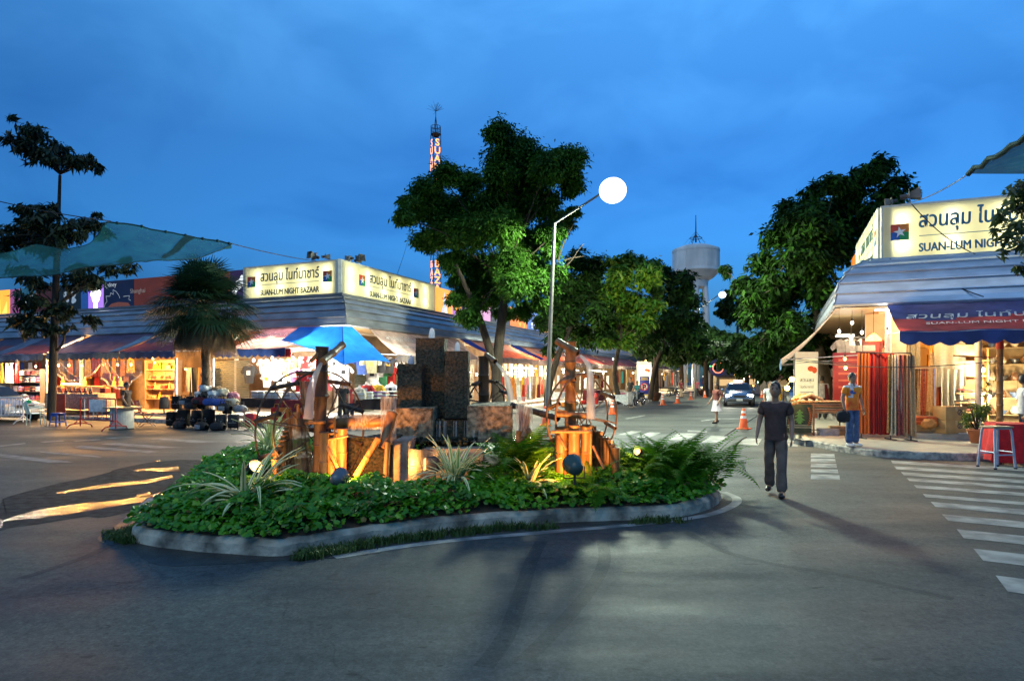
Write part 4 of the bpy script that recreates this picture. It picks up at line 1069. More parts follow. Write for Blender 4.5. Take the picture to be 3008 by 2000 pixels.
orange_aw=[(8.5,15.2,(.40,.20,.16),(.50,.11,.05),"orange awning with a royal blue side strip, behind the third water wheel"),(15.4,25.3,(.32,.17,.13),(.46,.10,.04),"orange-red awning with a blue side strip behind the big tree trunk"),
             (25.6,34.5,(.22,.09,.08),(.34,.07,.05),"long brick-red awning over the white-lit stall"),(35,42,(.22,.08,.07),(.32,.07,.05),"brick-red awning behind the white tablecloth"),(42.3,50,(.20,.08,.08),(.26,.06,.05),"dull red awning behind the standing banner"),
             (51,59,(.10,.09,.14),(.14,.12,.20),"greyish purple awning behind the parked motorcycle"),(60,70,(.16,.09,.10),(.22,.10,.09),"plum awning near the end of the lit stalls"),(71,84,(.16,.17,.2),(.25,.27,.3),"pale grey awning furthest down the street")]
for i,(a,b,tp,lw,lab)in enumerate(orange_aw):
    awning(BR,a,b,lab,tp,lw,(.17,.13,.14)if i<3 else(.07,.06,.08),strip=((.015,.05,.40),[(.0,.17)])if i<2 else None,sc=.4,text=[("สวนลุม ไนท์บาซาร์",.3,.35,2.4,.26,.1)]if i<2 else None)
awning(RF,-.0,5.6,"blue and maroon awning lettered in white over the cloth shop",(.02,.035,.15),(.17,.03,.04),(.014,.035,.16),z1=2.93,drop=.36,split=.5,
       text=[("สวนลุม ไนท์บาซาร์",.055,.52,3.6,.40,.25),("SUAN-LUM NIGHT BAZAAR",.12,.74,2.9,.16,.15)],sc=.42)
awning(RS,-1.0,9.0,"pinkish canvas awning over the cloth shop's street side, seen from its open end",(.50,.34,.26),(.55,.38,.30),(.10,.22,.42),z0=3.74,d1=2.75,z1=2.32,drop=.22,sag=.09)
# corner tarpaulin
tarp_m=M("blue_tarpaulin",(.015,.17,.72),rough=.45,var=.14,scale=3,transl=.4,bump=.25,bscale=4)
tt=thing("tarpaulin","bright blue tarpaulin tied over the corner above the clothes stalls","tarpaulin",S1+(EV-EU)*3)
Tc,Bc=P(1006,958,25.15),P(1010,1070,22.8);TLp,Lt=P(880,961,25.9),P(824,1000,24.4);TRp,Rt=P(1034,960,25.4),P(1146,1064,24.6)
def patchf(a,b,c,d,sag):
    def f(u,v):
        p=(a*(1-u)+b*u)*(1-v)+(d*(1-u)+c*u)*v
        return p-UP*(sag*math.sin(PI*u)*math.sin(PI*v)+.10*math.sin(PI*u)*v*(-1))+UP*(.02*noise.noise(p*2.0))+V((0,.05*noise.noise(p*1.3+V((9,0,0))),0))
    return f
mb=MB();mb.grid(patchf(TLp,Tc,Bc,Lt,.14),14,14);mb.grid(patchf(Tc,TRp,Rt,Bc,.10),14,14);mb.build("sheet",tarp_m,tt,True)
mb=MB();mb.tube([Tc,Tc.lerp(Bc,.5)-UP*.03,Bc],.02,6);mb.tube([Lt,Lt+V((-1.2,.5,.3))],.008,4);mb.tube([Rt,Rt+V((.6,.6,.4))],.008,4);mb.tube([Lt+V((.05,.02,0)),Bc],.008,4);mb.build("tie_rope",M("rope_blue",(.02,.08,.3)),tt,True)

# ------------------------------------------------------------ lattice mast, water tower, lamp posts
def lattice():
    Y=90.0;c=P(1280,1110,Y);c.z=0;H=zat(V((0,Y,0)),395);w=1.05
    t=thing("lattice_mast","tall steel lattice mast with glowing vertical lettering behind the big tree","mast",c)
    ms=M("mast_steel",(.10,.07,.06),rough=.5,metal=.5)
    cor=[c+V((math.cos(a),math.sin(a),0))*w*.72 for a in[PI/2*k+.5+PI/4 for k in range(4)]]
    mb=MB()
    for p in cor:mb.tube([p,p+UP*H],.055,5)
    n=int(H/1.1)
    for i in range(n):
        for k in range(4):
            a,b=cor[k],cor[(k+1)%4];z=H*i/n;z2=H*(i+1)/n
            mb.tube([a+UP*z,b+UP*z],.03,4,0,False);mb.tube([(a if i%2 else b)+UP*z,(b if i%2 else a)+UP*z2],.026,4,0,False)
    mb.build("lattice",ms,t,True)
    mb=MB()
    for k in range(12):
        a=2*PI*k/12;p=c+V((math.cos(a),math.sin(a),0))*.68;mb.tube([p+UP*H,p+UP*(H+1.1)],.03,4)
    mb.lathe([(.4,H-.35),(.68,H-.05),(.72,H),(.2,H+.02)],(c.x,c.y,0),14)
    for z in(.55,1.1):mb.tube([c+V((math.cos(2*PI*k/16),math.sin(2*PI*k/16),0))*.68+UP*(H+z)for k in range(17)],.035,4)
    mb.build("gallery",ms,t,True)
    mb=MB()
    for sx in(-.3,.3):mb.tube([c+V((sx,0,H)),c+V((0,0,H+2.6))],.04,4)
    mb.tube([c+V((0,0,H)),c+V((0,0,H+3.4))],.05,5)
    for k in range(22):
        a=R.uniform(0,2*PI);el=R.uniform(-.25,1.4);d=V((math.cos(a)*math.cos(el),math.sin(a)*math.cos(el),math.sin(el)));mb.tube([c+UP*(H+3.2),c+UP*(H+3.2)+d*R.uniform(1.0,1.5)],.016,3)
    mb.build("spike_antenna",ms,t,True)
    red=EM("mast_neon",(1.0,.36,.10),2.6)
    word="SUAN LUM NIGHT BAZAAR";st=(H-12.2)/(len(word))
    for a,b in((2,3),(1,2))if False else():
        pass
    faces=sorted([(k,((cor[k]+cor[(k+1)%4])/2).y)for k in range(4)],key=lambda q:q[1])[:2]
    for k,_ in faces:
        a,b=cor[k],cor[(k+1)%4]
        if a.x>b.x:a,b=b,a
        xd=(b-a).normalized();nr=xd.cross(UP)
        if nr.y>0:nr=-nr
        fr=frame((a+b)/2+nr*.08,xd,nr);mb=MB()
        for i,ch in enumerate(word):
            if ch!=' ':add_text(mb,ch,fr,0,H-1.2-i*st-st*.5,w=None,h=.95,bold=.02,center=True)
        mb.build("lettering",red,t,True)
    return t
lattice()
def water_tower():
    Y=100.0;c=P(2044,1110,Y);c.z=0;sc_=Y/F;zz=lambda py:CH-(py-HY)*sc_
    t=thing("water_tower","old concrete water tower rising above the trees at the end of the street","water tower",c)
    cm=M("weathered_concrete",(.85,.84,.80),rough=.85,scale=.5,bump=.3,bscale=3,col2=(.58,.58,.56),stretch=(1,1,.35),detail=9)
    r=68*sc_;mb=MB()
    mb.lathe([(.25*r,zz(719)),(.62*r,zz(724)),(.985*r,zz(734)),(r,zz(738)),(r,zz(742)),(.985*r,zz(743)),(.985*r,zz(792)),(r,zz(796)),(r,zz(800)),(.72*r,zz(818)),(.52*r,zz(826)),(.50*r,zz(845)),(.42*r,zz(846)),(.001,zz(840))],(c.x,c.y,0),40,0,False)
    for k in range(14):a=2*PI*k/14;mb.beam(c+V((math.cos(a),math.sin(a),0))*r*.99+UP*zz(792),c+V((math.cos(a),math.sin(a),0))*r*.99+UP*zz(743),.07)
    mb.build("tank",cm,t,True)
    for k in range(6):
        a=2*PI*k/6+.3;d=V((math.cos(a),math.sin(a),0));mb=MB();mb.tube([c+d*r*.62,c+d*r*.44+UP*zz(844)],[.55,.42],8);mb.build("column",cm,t,True)
    mb=MB();mb.tube([c+UP*zz(844),c],.5,10);mb.build("riser_pipe",cm,t,True)
    mb=MB();mb.tube([c+UP*zz(712),c+UP*zz(632)],[.14,.05],6)
    for k in range(4):
        a=PI/2*k+.4;d=V((math.cos(a),math.sin(a),0));mb.tube([c+d*.9+UP*zz(714),c+d*.12+UP*zz(690)],.05,4);mb.tube([c+d*2.2+UP*zz(720),c+UP*zz(680)],.02,3)
    mb.tube([c+V((math.cos(2*PI*k/12),math.sin(2*PI*k/12),0))*.95+UP*zz(700)for k in range(13)],.05,4);mb.build("antenna_mast",M("mast_dark",(.06,.06,.065),rough=.5),t,True)
water_tower()
def street_lamp(base,head,label,glow_r,power,pr=.10,beam=0):
    t=thing("street_lamp",label,"street lamp",base,0,"street lamps along the road")
    gal=M("galvanised_pole",(.13,.13,.125),rough=.5,metal=.3,var=.15,scale=3)
    b=V(base);hd=V(head);top=V((b.x+.32,b.y+.0,hd.z-1.05))
    mb=MB();mb.tube([b,b.lerp(top,.5),top],[pr,pr*.8,pr*.6],12);mb.tube([b,b+UP*.25],pr*1.6,12);mb.build("pole",gal,t,True)
    mb=MB();mb.tube([top-UP*.1,top+V((.05,0,.02)),hd+V((-.3,0,-.02))],.04,8);mb.build("arm",gal,t,True)
    mb=MB();mb.lathe([(.001,glow_r*.62),(.1,glow_r*.6),(glow_r*.45,glow_r*.52),(glow_r*.5,glow_r*.45)],hd,20);mb.build("lamp_hood",M("lamp_hood_grey",(.3,.3,.3),rough=.4),t,True)
    mb=MB();mb.lathe([(glow_r*math.sin(a),glow_r*math.cos(a)*.92)for a in np.linspace(.45,PI-.01,14)],hd,20);mb.build("lamp_bowl",EM("lamp_bowl_glow",(.95,.98,1.0),2.2),t,True)
    light("street_light",hd-UP*(glow_r*1.15+.1),power,(.90,1.0,.74),.5,t,'SPOT',hd-UP*9,179,.01)
    if beam:light("street_beam",hd-UP*(glow_r*1.15+.1),beam,(.74,1.0,.80),.8,t,'SPOT',(2.2,7.5,0),100,.9)
    return t
hd1=P(1800,560,24.2)
street_lamp(G(1605,1242),hd1,"tall leaning street lamp with a dazzling white bowl beside the big tree",.52,9000,.10,6000)
street_lamp(G(2041,1172),P(2122,866,52.5),"slim street lamp further down the street with a small bright bowl",.30,5000,.09)
# ------------------------------------------------------------ trees
bark=M("tree_bark",(.05,.034,.02),rough=.9,scale=5,bump=.9,bscale=16,col2=(.022,.015,.010),stretch=(2,2,.5))
bark_pale=M("pale_bark",(.18,.14,.09),rough=.9,scale=5,bump=.6,bscale=10,col2=(.10,.08,.05),stretch=(2,2,.6))
lf_d=leaf_mat("tree_leaf_dark",(.014,.055,.006),(.045,.13,.012),scale=.9,rough=.6,transl=.28,spec=.15)
lf_m=leaf_mat("tree_leaf",(.028,.09,.008),(.075,.20,.02),scale=.9,rough=.55,transl=.32,spec=.2)
lf_y=leaf_mat("tree_leaf_lamplit",(.08,.14,.012),(.20,.30,.025),scale=1.1,rough=.5,transl=.35,spec=.2)  # street lamp's glow on the leaves is put into this brighter yellow colour
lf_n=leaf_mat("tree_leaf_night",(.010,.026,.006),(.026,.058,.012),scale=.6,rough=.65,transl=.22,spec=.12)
def clump_leaves(lb,c,r,n,L,W,sq=.78,droop=.35,mi=(0,1),frac=.25,hollow=.55):
    d=unit(NR.normal(size=(n,3)));rad=r*(hollow+(1-hollow)*NR.random((n,1)))**.8*(.72+.28*NR.random((n,1)))
    # lobes: gather the leaves into sprays so the outline stays uneven
    k=max(5,int(n/42));sd=unit(NR.normal(size=(k,3)))*r*NR.uniform(.45,1.0,(k,1));pick=NR.integers(0,k,n)
    pos=sd[pick]*.95+NR.normal(size=(n,3))*r*.20
    mix=NR.random((n,1))<.25;pos=np.where(mix,d*rad*.8,pos)
    pos[:,2]*=sq;out=unit(pos+1e-6);pos=pos+np.array(c)
    nrm=unit(out*.5+NR.normal(size=(n,3))*.55+np.array([0,0,.75]))
    ax=unit(out+NR.normal(size=(n,3))*.6+np.array([0,0,-droop*1.6]))
    q=leaf_quads(pos,nrm,L*NR.uniform(.45,1.5,n),W*NR.uniform(.5,1.45,n),.12,ax)
    m=np.where(NR.random(n)<frac,mi[1],mi[0]);lb.quads(q,m)
def limb(mb,a,b,r0,r1,wob=.12,n=6):
    a,b=V(a),V(b);pts=[];L=(b-a).length
    for i in range(n+1):
        t=i/n;w=math.sin(PI*t)*wob*L
        pts.append(a.lerp(b,t)+V((noise.noise(V((t*2,a.x,b.z)))*w,noise.noise(V((t*2,a.y,b.x+5)))*w,math.sin(PI*t)*L*.05)))
    mb.tube(pts,[r0+(r1-r0)*(i/n)for i in range(n+1)],7)
def tree(label,base,Y,clumps,leaf=(.24,.085),dens=1.0,mats=(lf_d,lf_m),frac=.3,depth=1.6,trunk=None,br=bark,k=k2,group="street trees",name="leafy_tree",seed=0,limbs=True,sq=.8,droop=.35,minn=60,rf=1.36):
    rn=random.Random(seed);t=thing(name,label,"tree",base,0,group)
    lb=LB();cs=[]
    for x,y,rp in clumps:
        Yc=Y+rn.uniform(-depth,depth);c=P(x*k,y*k,Y);c=c+V((0,Yc-Y,0));r=rp*k/F*Y*rf
        n=max(minn,int(dens*52*r*r/(leaf[0]*leaf[1])));clump_leaves(lb,c,r,n,leaf[0],leaf[1],sq,droop,(0,1),frac);cs.append((c,r))
    lb.build("crown",list(mats),t,True)
    mb=MB();b=V(base)
    tr=trunk or[(b,.2),(b+UP*2.2,.15)]
    if V(tr[0][0]).z>.4:tr=[((V(tr[0][0]).x,V(tr[0][0]).y,.1),tr[0][1]*1.25)]+list(tr)
    pts=[V(p)for p,r in tr];mb.tube(smooth_path(pts,4),list(np.interp(np.linspace(0,1,(len(pts)-1)*4+1),np.linspace(0,1,len(pts)),[r for p,r in tr])),9);top=pts[-1];rt=tr[-1][1]
    if limbs:
        for c,r in cs:
            cand=[p for p,_ in cs if p.z<c.z-.3 and(p-c).length<2.6]
            src=min(cand,key=lambda p:(p-c).length)if cand and rn.random()<.6 else top
            limb(mb,src,c,rt*(.34 if src is top else .2),.015)
    mb.build("trunk",br,t,True);return t
# the big street tree beside the lamp
big=[(1152,322,30),(1195,345,40),(1165,370,38),(1240,368,36),(1288,355,26),(1308,395,32),(1265,415,40),(1212,415,42),(1150,415,36),(1312,440,28),(1300,490,30),(1250,468,38),(1190,475,42),(1130,470,42),
       (1078,412,30),(1030,424,30),(978,432,30),(945,450,24),(958,485,32),(1010,470,42),(1065,480,42),(942,520,22),(975,545,30),(1025,535,40),(1085,545,42),(1150,545,42),(1215,545,38),(1262,540,30),(1325,478,16),
       (1025,592,22),(1050,600,36),(1110,605,42),(1175,610,42),(1235,605,32),(1268,580,22),(1070,660,32),(1125,665,38),(1185,668,38),(1240,660,26),(1085,735,26),(1160,715,22),(1095,705,20),(1045,642,16),(1285,545,18),(1050,690,20),(1240,700,22),(1280,630,22),(1270,665,18),(1205,715,22),(1060,720,18),(925,455,16),(1130,435,24)]
bt=G(1455,1232);bt=V((-.75,28.6,.13))
bl=P(1118*k2,780*k2,28.5)
tree("large spreading street tree with two forked trunks in front of the market hall",(bl.x+.35,28.5,.13),28.5,big,leaf=(.20,.075),rf=1.2,dens=1.7,mats=(lf_d,lf_m),frac=.35,depth=1.7,trunk=[((bl.x+.55,28.5,.13),.3),((bl.x+.5,28.5,2.2),.24),((bl.x+.75,28.5,4.6),.2),(P(1165*k2,640*k2,28.5),.13)],seed=3)
mb=MB();mb.tube(smooth_path([V((bl.x+.5,28.5,2.0)),P(1108*k2,745*k2,28.4),P(1090*k2,700*k2,28.4),P(1050*k2,610*k2,28.5)],4),list(np.linspace(.2,.08,13)),8)
for a,b_ in[((1265,690),(1345,560)),((1270,660),(1330,500)),((1300,600),(1345,590))]:limb(mb,P(a[0]*k2,a[1]*k2,28),P(b_[0]*k2,b_[1]*k2,27.6),.05,.012,.2)
o=mb.build("bare_limb",bark);tr_=[q for q in C.objects if q.name=="leafy_tree"][0]
o.data.transform(MW[tr_.name].inverted());o.parent=tr_
# row of street trees beyond it
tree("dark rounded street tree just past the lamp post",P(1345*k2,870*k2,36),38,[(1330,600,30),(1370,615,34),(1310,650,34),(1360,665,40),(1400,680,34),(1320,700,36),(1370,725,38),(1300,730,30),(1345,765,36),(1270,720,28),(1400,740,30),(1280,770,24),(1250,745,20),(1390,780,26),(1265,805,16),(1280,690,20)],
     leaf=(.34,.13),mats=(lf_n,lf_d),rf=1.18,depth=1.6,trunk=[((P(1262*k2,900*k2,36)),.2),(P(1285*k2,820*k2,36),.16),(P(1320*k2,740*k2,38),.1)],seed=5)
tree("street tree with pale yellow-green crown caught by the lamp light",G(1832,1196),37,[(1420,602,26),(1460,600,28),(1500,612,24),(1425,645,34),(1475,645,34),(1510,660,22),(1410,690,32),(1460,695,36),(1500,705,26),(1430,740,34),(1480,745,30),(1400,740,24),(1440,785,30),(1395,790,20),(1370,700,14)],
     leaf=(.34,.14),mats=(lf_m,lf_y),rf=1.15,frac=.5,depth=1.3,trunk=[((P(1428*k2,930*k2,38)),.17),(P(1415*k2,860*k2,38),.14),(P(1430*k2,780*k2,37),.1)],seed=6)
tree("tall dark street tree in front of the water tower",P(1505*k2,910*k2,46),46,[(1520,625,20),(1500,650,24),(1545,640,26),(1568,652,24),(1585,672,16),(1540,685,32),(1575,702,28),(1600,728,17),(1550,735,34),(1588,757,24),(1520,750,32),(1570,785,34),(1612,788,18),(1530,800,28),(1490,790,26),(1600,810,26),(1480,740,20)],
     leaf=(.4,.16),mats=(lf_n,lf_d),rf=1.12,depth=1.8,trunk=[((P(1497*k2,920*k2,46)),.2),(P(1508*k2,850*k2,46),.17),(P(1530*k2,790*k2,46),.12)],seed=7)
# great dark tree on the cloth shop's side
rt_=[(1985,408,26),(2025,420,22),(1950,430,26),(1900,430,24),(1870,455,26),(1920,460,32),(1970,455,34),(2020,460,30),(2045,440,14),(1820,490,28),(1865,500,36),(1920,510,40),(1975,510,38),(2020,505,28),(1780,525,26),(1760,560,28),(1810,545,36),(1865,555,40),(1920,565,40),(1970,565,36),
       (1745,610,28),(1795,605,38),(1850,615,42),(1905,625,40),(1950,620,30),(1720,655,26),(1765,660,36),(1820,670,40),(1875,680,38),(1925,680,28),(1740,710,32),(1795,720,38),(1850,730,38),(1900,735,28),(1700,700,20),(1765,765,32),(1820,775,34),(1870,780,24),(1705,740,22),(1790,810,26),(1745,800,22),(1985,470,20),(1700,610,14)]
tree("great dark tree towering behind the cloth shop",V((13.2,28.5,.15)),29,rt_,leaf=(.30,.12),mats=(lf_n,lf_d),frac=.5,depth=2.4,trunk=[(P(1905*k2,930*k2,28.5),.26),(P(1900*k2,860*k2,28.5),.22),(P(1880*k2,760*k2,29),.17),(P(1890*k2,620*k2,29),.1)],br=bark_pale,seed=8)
# dark mass of street trees down both sides of the street
def far_tree(lab,x0,x1,y0,y1,Y,n,seed,r=(18,28),m=(lf_n,lf_n),leaf=(.6,.26)):
    rn=random.Random(seed);cl=[]
    for i in range(n):
        u,v=rn.random(),rn.random();x=x0+(x1-x0)*u;cl.append((x,y0+(y1-y0)*(v*(1-.35*abs(2*u-1))+.30*abs(2*u-1)**2),rn.uniform(*r)))
    xm=(x0+x1)/2*k2;b=P(xm,1110,Y);b.z=0
    tree(lab,b,Y,cl,leaf=leaf,mats=m,rf=1.12,depth=3,trunk=[(b,.28),(b+UP*2.4,.22),(P(xm,(y0+y1)/2*k2,Y),.12)],seed=seed,limbs=False,minn=40)
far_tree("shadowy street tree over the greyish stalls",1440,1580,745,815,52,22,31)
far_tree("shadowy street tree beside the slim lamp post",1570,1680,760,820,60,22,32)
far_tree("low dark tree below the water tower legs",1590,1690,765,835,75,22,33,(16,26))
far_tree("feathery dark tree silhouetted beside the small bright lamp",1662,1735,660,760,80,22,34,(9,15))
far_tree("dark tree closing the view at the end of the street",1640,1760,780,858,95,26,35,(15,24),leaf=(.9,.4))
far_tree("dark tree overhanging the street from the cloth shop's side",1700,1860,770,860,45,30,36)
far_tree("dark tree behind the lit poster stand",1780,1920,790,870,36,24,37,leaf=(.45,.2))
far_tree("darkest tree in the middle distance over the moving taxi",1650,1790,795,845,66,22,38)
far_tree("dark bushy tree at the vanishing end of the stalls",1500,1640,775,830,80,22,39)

# umbrella-shaped tree on the plaza side
drop_leaf=leaf_mat("compound_leaf",(.008,.02,.006),(.022,.045,.012),scale=1.2,rough=.6,transl=.22)
Yl=24.4
upper=[(70,300,12),(85,318,18),(110,322,20),(100,345,22),(75,345,16),(130,345,20),(150,355,18),(120,370,22),(165,370,18),(190,362,14),(145,380,18),(185,382,18),(207,378,12),(95,372,16),(62,355,8),(60,290,7)]
lower=[(100,495,22),(140,500,20),(70,510,22),(175,505,20),(210,515,18),(40,530,22),(10,545,24),(80,540,26),(130,535,24),(180,540,24),(225,540,14),(50,560,22),(110,565,22),(160,565,18),(235,500,8),(-10,570,20),(15,580,18)]
under=[(60,650,18),(100,640,22),(140,645,24),(180,640,22),(220,630,18),(260,622,16),(295,618,14),(320,610,10),(230,650,14),(60,690,14),(95,700,22),(130,720,22),(170,715,20),(200,735,14),(40,735,18),(80,745,22),(120,755,20),(150,760,14),(55,765,12),(190,760,9),(20,700,10)]
bL=P(150,1110,Yl);bL.z=.13
tr_=tree("slender plaza tree with an umbrella-shaped top tier above a lower spreading tier",bL,Yl,upper+lower+under,leaf=(.30,.10),dens=.40,rf=1.7,mats=(drop_leaf,drop_leaf),depth=.9,trunk=[(bL,.15),(P(158,1000,Yl),.135),(P(166,780,Yl),.11),(P(172,640,Yl),.065),(P(176,515,Yl),.05)],br=bark,seed=9,limbs=False,sq=.6,droop=.8,name="umbrella_tree",group=None,minn=40)
mb=MB();tp=P(176,512,Yl)
for x,y,r in upper:limb(mb,tp,P(x*k2,y*k2,Yl+R.uniform(-.5,.5)),.03,.008,.1)
for x,y,r in lower:limb(mb,P(170,700,Yl),P(x*k2,y*k2,Yl+R.uniform(-.6,.6)),.035,.008,.12)
for x,y,r in under[:14:2]:limb(mb,P(163,900,Yl),P(x*k2,y*k2,Yl+R.uniform(-.6,.6)),.035,.008,.12)
limb(mb,P(168,1030,Yl),P(215,950,Yl-.2),.05,.02)
o=mb.build("branch",bark);o.data.transform(MW[tr_.name].inverted());o.parent=tr_

# fan palm with a skirt of dead leaves
pm=leaf_mat("palm_leaf",(.010,.040,.020),(.026,.075,.030),scale=1.2,rough=.45,transl=.15)
pd=leaf_mat("dead_palm_leaf",(.14,.085,.045),(.28,.17,.085),scale=2.5,rough=.85,transl=.2)
Yp=23.0;pb=P(606,1110,Yp);pb.z=.0;pc=P(600,905,Yp)
pt_=thing("fan_palm","bushy fan palm with a brown skirt of dead leaves behind the luggage pile","palm tree",pb)
def fan(lb,c,d,L,nseg,half,wseg,mi,droop,rn):
    d=V(d).normalized();sd=d.cross(UP);sd=sd.normalized()if sd.length>.05 else V((1,0,0));up_=sd.cross(d)
    q=[]
    for i in range(nseg):
        a=-half+2*half*i/(nseg-1);dr=d*math.cos(a)+sd*math.sin(a);l=L*(1-.22*abs(a/half))*rn.uniform(.9,1.08);pw=sd*math.cos(a)-d*math.sin(a)
        m1=c+dr*l*.55+up_*.04*L;tp=c+dr*l-UP*(droop*l*rn.uniform(.6,1.4))+up_*.02
        q.append([c-pw*.006,c+pw*.006,m1+pw*wseg,m1-pw*wseg]);q.append([m1-pw*wseg,m1+pw*wseg,tp+pw*.002,tp-pw*.002])
    lb.quads(np.array([[list(x)for x in y]for y in q]),mi)
lb=LB();pet=MB();rn=random.Random(4)
for i in range(135):
    a=rn.uniform(0,2*PI);el=rn.uniform(-.55,1.45);d=V((math.cos(a)*math.cos(el),math.sin(a)*math.cos(el),math.sin(el)));pl=rn.uniform(.5,1.35)
    c=pc+d*pl-UP*.12*pl;pet.tube([pc,pc+d*pl*.6+UP*.03,c],.012,4);fan(lb,c,d+V((0,0,-.15)),rn.uniform(.95,1.3),24,1.35,.024,0,.22,rn)
lb.build("crown",[pm],pt_,True);pet.build("leaf_stalk",M("palm_stalk",(.08,.10,.04)),pt_,True)
lb=LB()
for i in range(150):
    a=rn.uniform(0,2*PI);z=rn.uniform(0,1);c=pc+V((math.cos(a)*(.35+.45*z),math.sin(a)*(.35+.45*z),-.1-.7*z));d=V((math.cos(a)*.30,math.sin(a)*.30,-1));fan(lb,c,d,rn.uniform(.8,1.25),18,.5,.018,0,.05,rn)
lb.build("dead_leaf_skirt",[pd],pt_,True)
mb=MB();mb.tube([pb,pb.lerp(pc,.4)+V((.03,0,0)),pc],[.17,.15,.13],12)
for i in range(40):
    a=rn.uniform(0,2*PI);z=rn.uniform(.2,1.9);p=pb+V((math.cos(a)*.15,math.sin(a)*.15,z));mb.beam(p,p+V((math.cos(a)*.06,math.sin(a)*.06,.12)),.05,.015)
mb.build("trunk",M("palm_trunk",(.22,.14,.08),rough=.9,bump=.8,bscale=14,col2=(.10,.06,.035),scale=9),pt_,True)

# branch of a near tree hanging into view by the cloth shop's sign
nl=leaf_mat("near_leaf",(.03,.05,.012),(.07,.10,.022),scale=5,rough=.4,transl=.3)
nt_=thing("overhanging_tree","tree beside the cloth shop with broad-leaved branches hanging in front of its sign","tree",(8.9,9.6,0))
lb=LB();mb=MB();Yn=9.2
mb.tube(smooth_path([V((8.9,9.6,0)),V((8.85,9.5,2.5)),V((8.7,9.4,5.4))],4),[.14]*4+[.1]*5,10)
for x,y,r in[(2975,600,34),(2940,640,26),(2985,665,34),(2955,700,26),(2995,720,30),(2925,680,16),(2990,560,30),(3020,610,40),(2945,745,18),(3000,790,22),(2998,540,20),(3040,700,40),(3040,560,40),(2965,560,18)]:
    c=P(x,y,Yn+R.uniform(-.4,.4));rr_=r/F*Yn;n=int(46*(r/28)**2);d=unit(NR.normal(size=(n,3)));pos=np.array(c)+d*rr_*NR.uniform(.3,1,(n,1))
    nrm=unit(NR.normal(size=(n,3))*.6+np.array([0,-.5,.7]));ax=unit(d+np.array([0,0,-.5]));lb.quads(leaf_quads(pos,nrm,NR.uniform(.09,.16,n),NR.uniform(.04,.06,n),.2,ax));limb(mb,V((8.7,9.4,5.0))if y<650 else V((8.75,9.4,4.2)),c,.03,.006,.15)
lb.build("crown",[nl],nt_,True);mb.build("trunk",bark,nt_,True)

# shade nets on cables
net_m=M("shade_net",(.02,.17,.16),rough=.8,var=.25,scale=2.2,transl=.5,alpha=.74,bump=.3,bscale=3)
net_h=M("net_hem",(.012,.07,.07),rough=.8,transl=.3)
sn=thing("shade_net","sagging translucent green shade net strung across the plaza in front of the slender tree","shade net",P(300,780,16))
up_pts=smooth_path([P(-80,752,14.5),P(0,744,14.7),P(110,722,15),P(190,733,15.2),P(255,722,15.4),P(290,690,15.6),P(326,651,15.8),P(480,680,16.6),P(600,702,17.3),P(680,716,17.8)],6)
lo_pts=smooth_path([P(-80,822,12.9),P(0,815,13.1),P(90,812,13.3),P(170,803,13.6),P(250,788,13.9),P(330,778,14.3),P(430,768,14.9),P(540,766,15.8),P(620,748,16.8),P(680,718,17.8)],6)
def netf(u,v):
    i=u*(len(up_pts)-1);a=up_pts[int(i)].lerp(up_pts[min(len(up_pts)-1,int(i)+1)],i%1);b=lo_pts[int(i)].lerp(lo_pts[min(len(lo_pts)-1,int(i)+1)],i%1)
    p=a.lerp(b,v);return p+V((0,0,-.12*math.sin(PI*v)+.05*noise.noise(p*1.2)+.03*noise.noise(p*4)))
mb=MB();mb.grid(netf,64,16);mb.build("netting",net_m,sn,True)
mb=MB()
mb.tube([netf(k/60,0)for k in range(37,61)],.022,5);mb.tube([netf(k/60,1)for k in range(61)],.012,5);mb.tube([netf(k/60,0)for k in range(0,38)],.010,5)
mb.grid(lambda u,v:netf(.835-.12*v+.03*u*(1-.5*v),v*.93)+V((0,-.02,.01)),3,14)
for k in range(38,60,3):mb.ball(netf(k/60,.0),.045,6)
mb.build("hem",net_h,sn,True)
sn2=thing("shade_net","corner of a dark green shade net high above the cloth shop","shade net",P(2950,480,13))
A_,B_,C_,D_=P(2843,511,12.5),P(3008,404,11.2),P(3180,300,10),P(3150,514,12.0)
mb=MB();mb.grid(lambda u,v:(A_.lerp(C_,u)).lerp(A_.lerp(D_,u),v)+UP*(-.05*math.sin(PI*v)*u*3+.02*math.sin(v*40)*u),24,40);mb.build("netting",M("shade_net_dark",(.02,.12,.10),rough=.8,transl=.4,alpha=.88,var=.3,scale=2),sn2,True)
mb=MB();pts=[A_.lerp(C_,k/14)+UP*R.uniform(-.03,.05)for k in range(15)];mb.tube(pts,.05,6)
mb.build("hem",net_h,sn2,True)
cable_m=M("black_cable",(.015,.015,.018),rough=.6)
def cable(pts,label,r=.012,sag=.15,n=14):
    mb=MB();pts=[V(p)for p in pts];q=[]
    for a,b in zip(pts,pts[1:]):
        for k in range(n):t=k/n;q.append(a.lerp(b,t)-UP*sag*4*t*(1-t))
    q.append(pts[-1]);mb.tube(q,r,5);return solo(mb,"overhead_cable",cable_m,label,"cable")
cable([P(-60,578,15.0),P(326,650,15.8)],"thin cable running from the shade net's peak out past the slender tree",sag=.05);cable([P(680,716,17.8),BL(1.2,.05,6.75)],"thin cable from the shade net's tip to the cream sign above the luggage",sag=.05,r=.014)
cable([P(2845,511,12.5),RF(.5,0,6.9)],"thin cable from the high dark net to the loudspeaker on the cloth shop's sign",sag=.12)
cable([RF(.78,.12,6.85),RF(2.35,.3,5.2),RF(3.6,1.5,3.9)],"drooping cable crossing the cloth shop's cream sign",sag=.18,r=.015);cable([RF(.2,.3,5.25),RF(1.1,.9,4.7),RF(2.2,1.5,3.9)],"black cable trailing down the rounded steel roof of the cloth shop",sag=.05,r=.015)
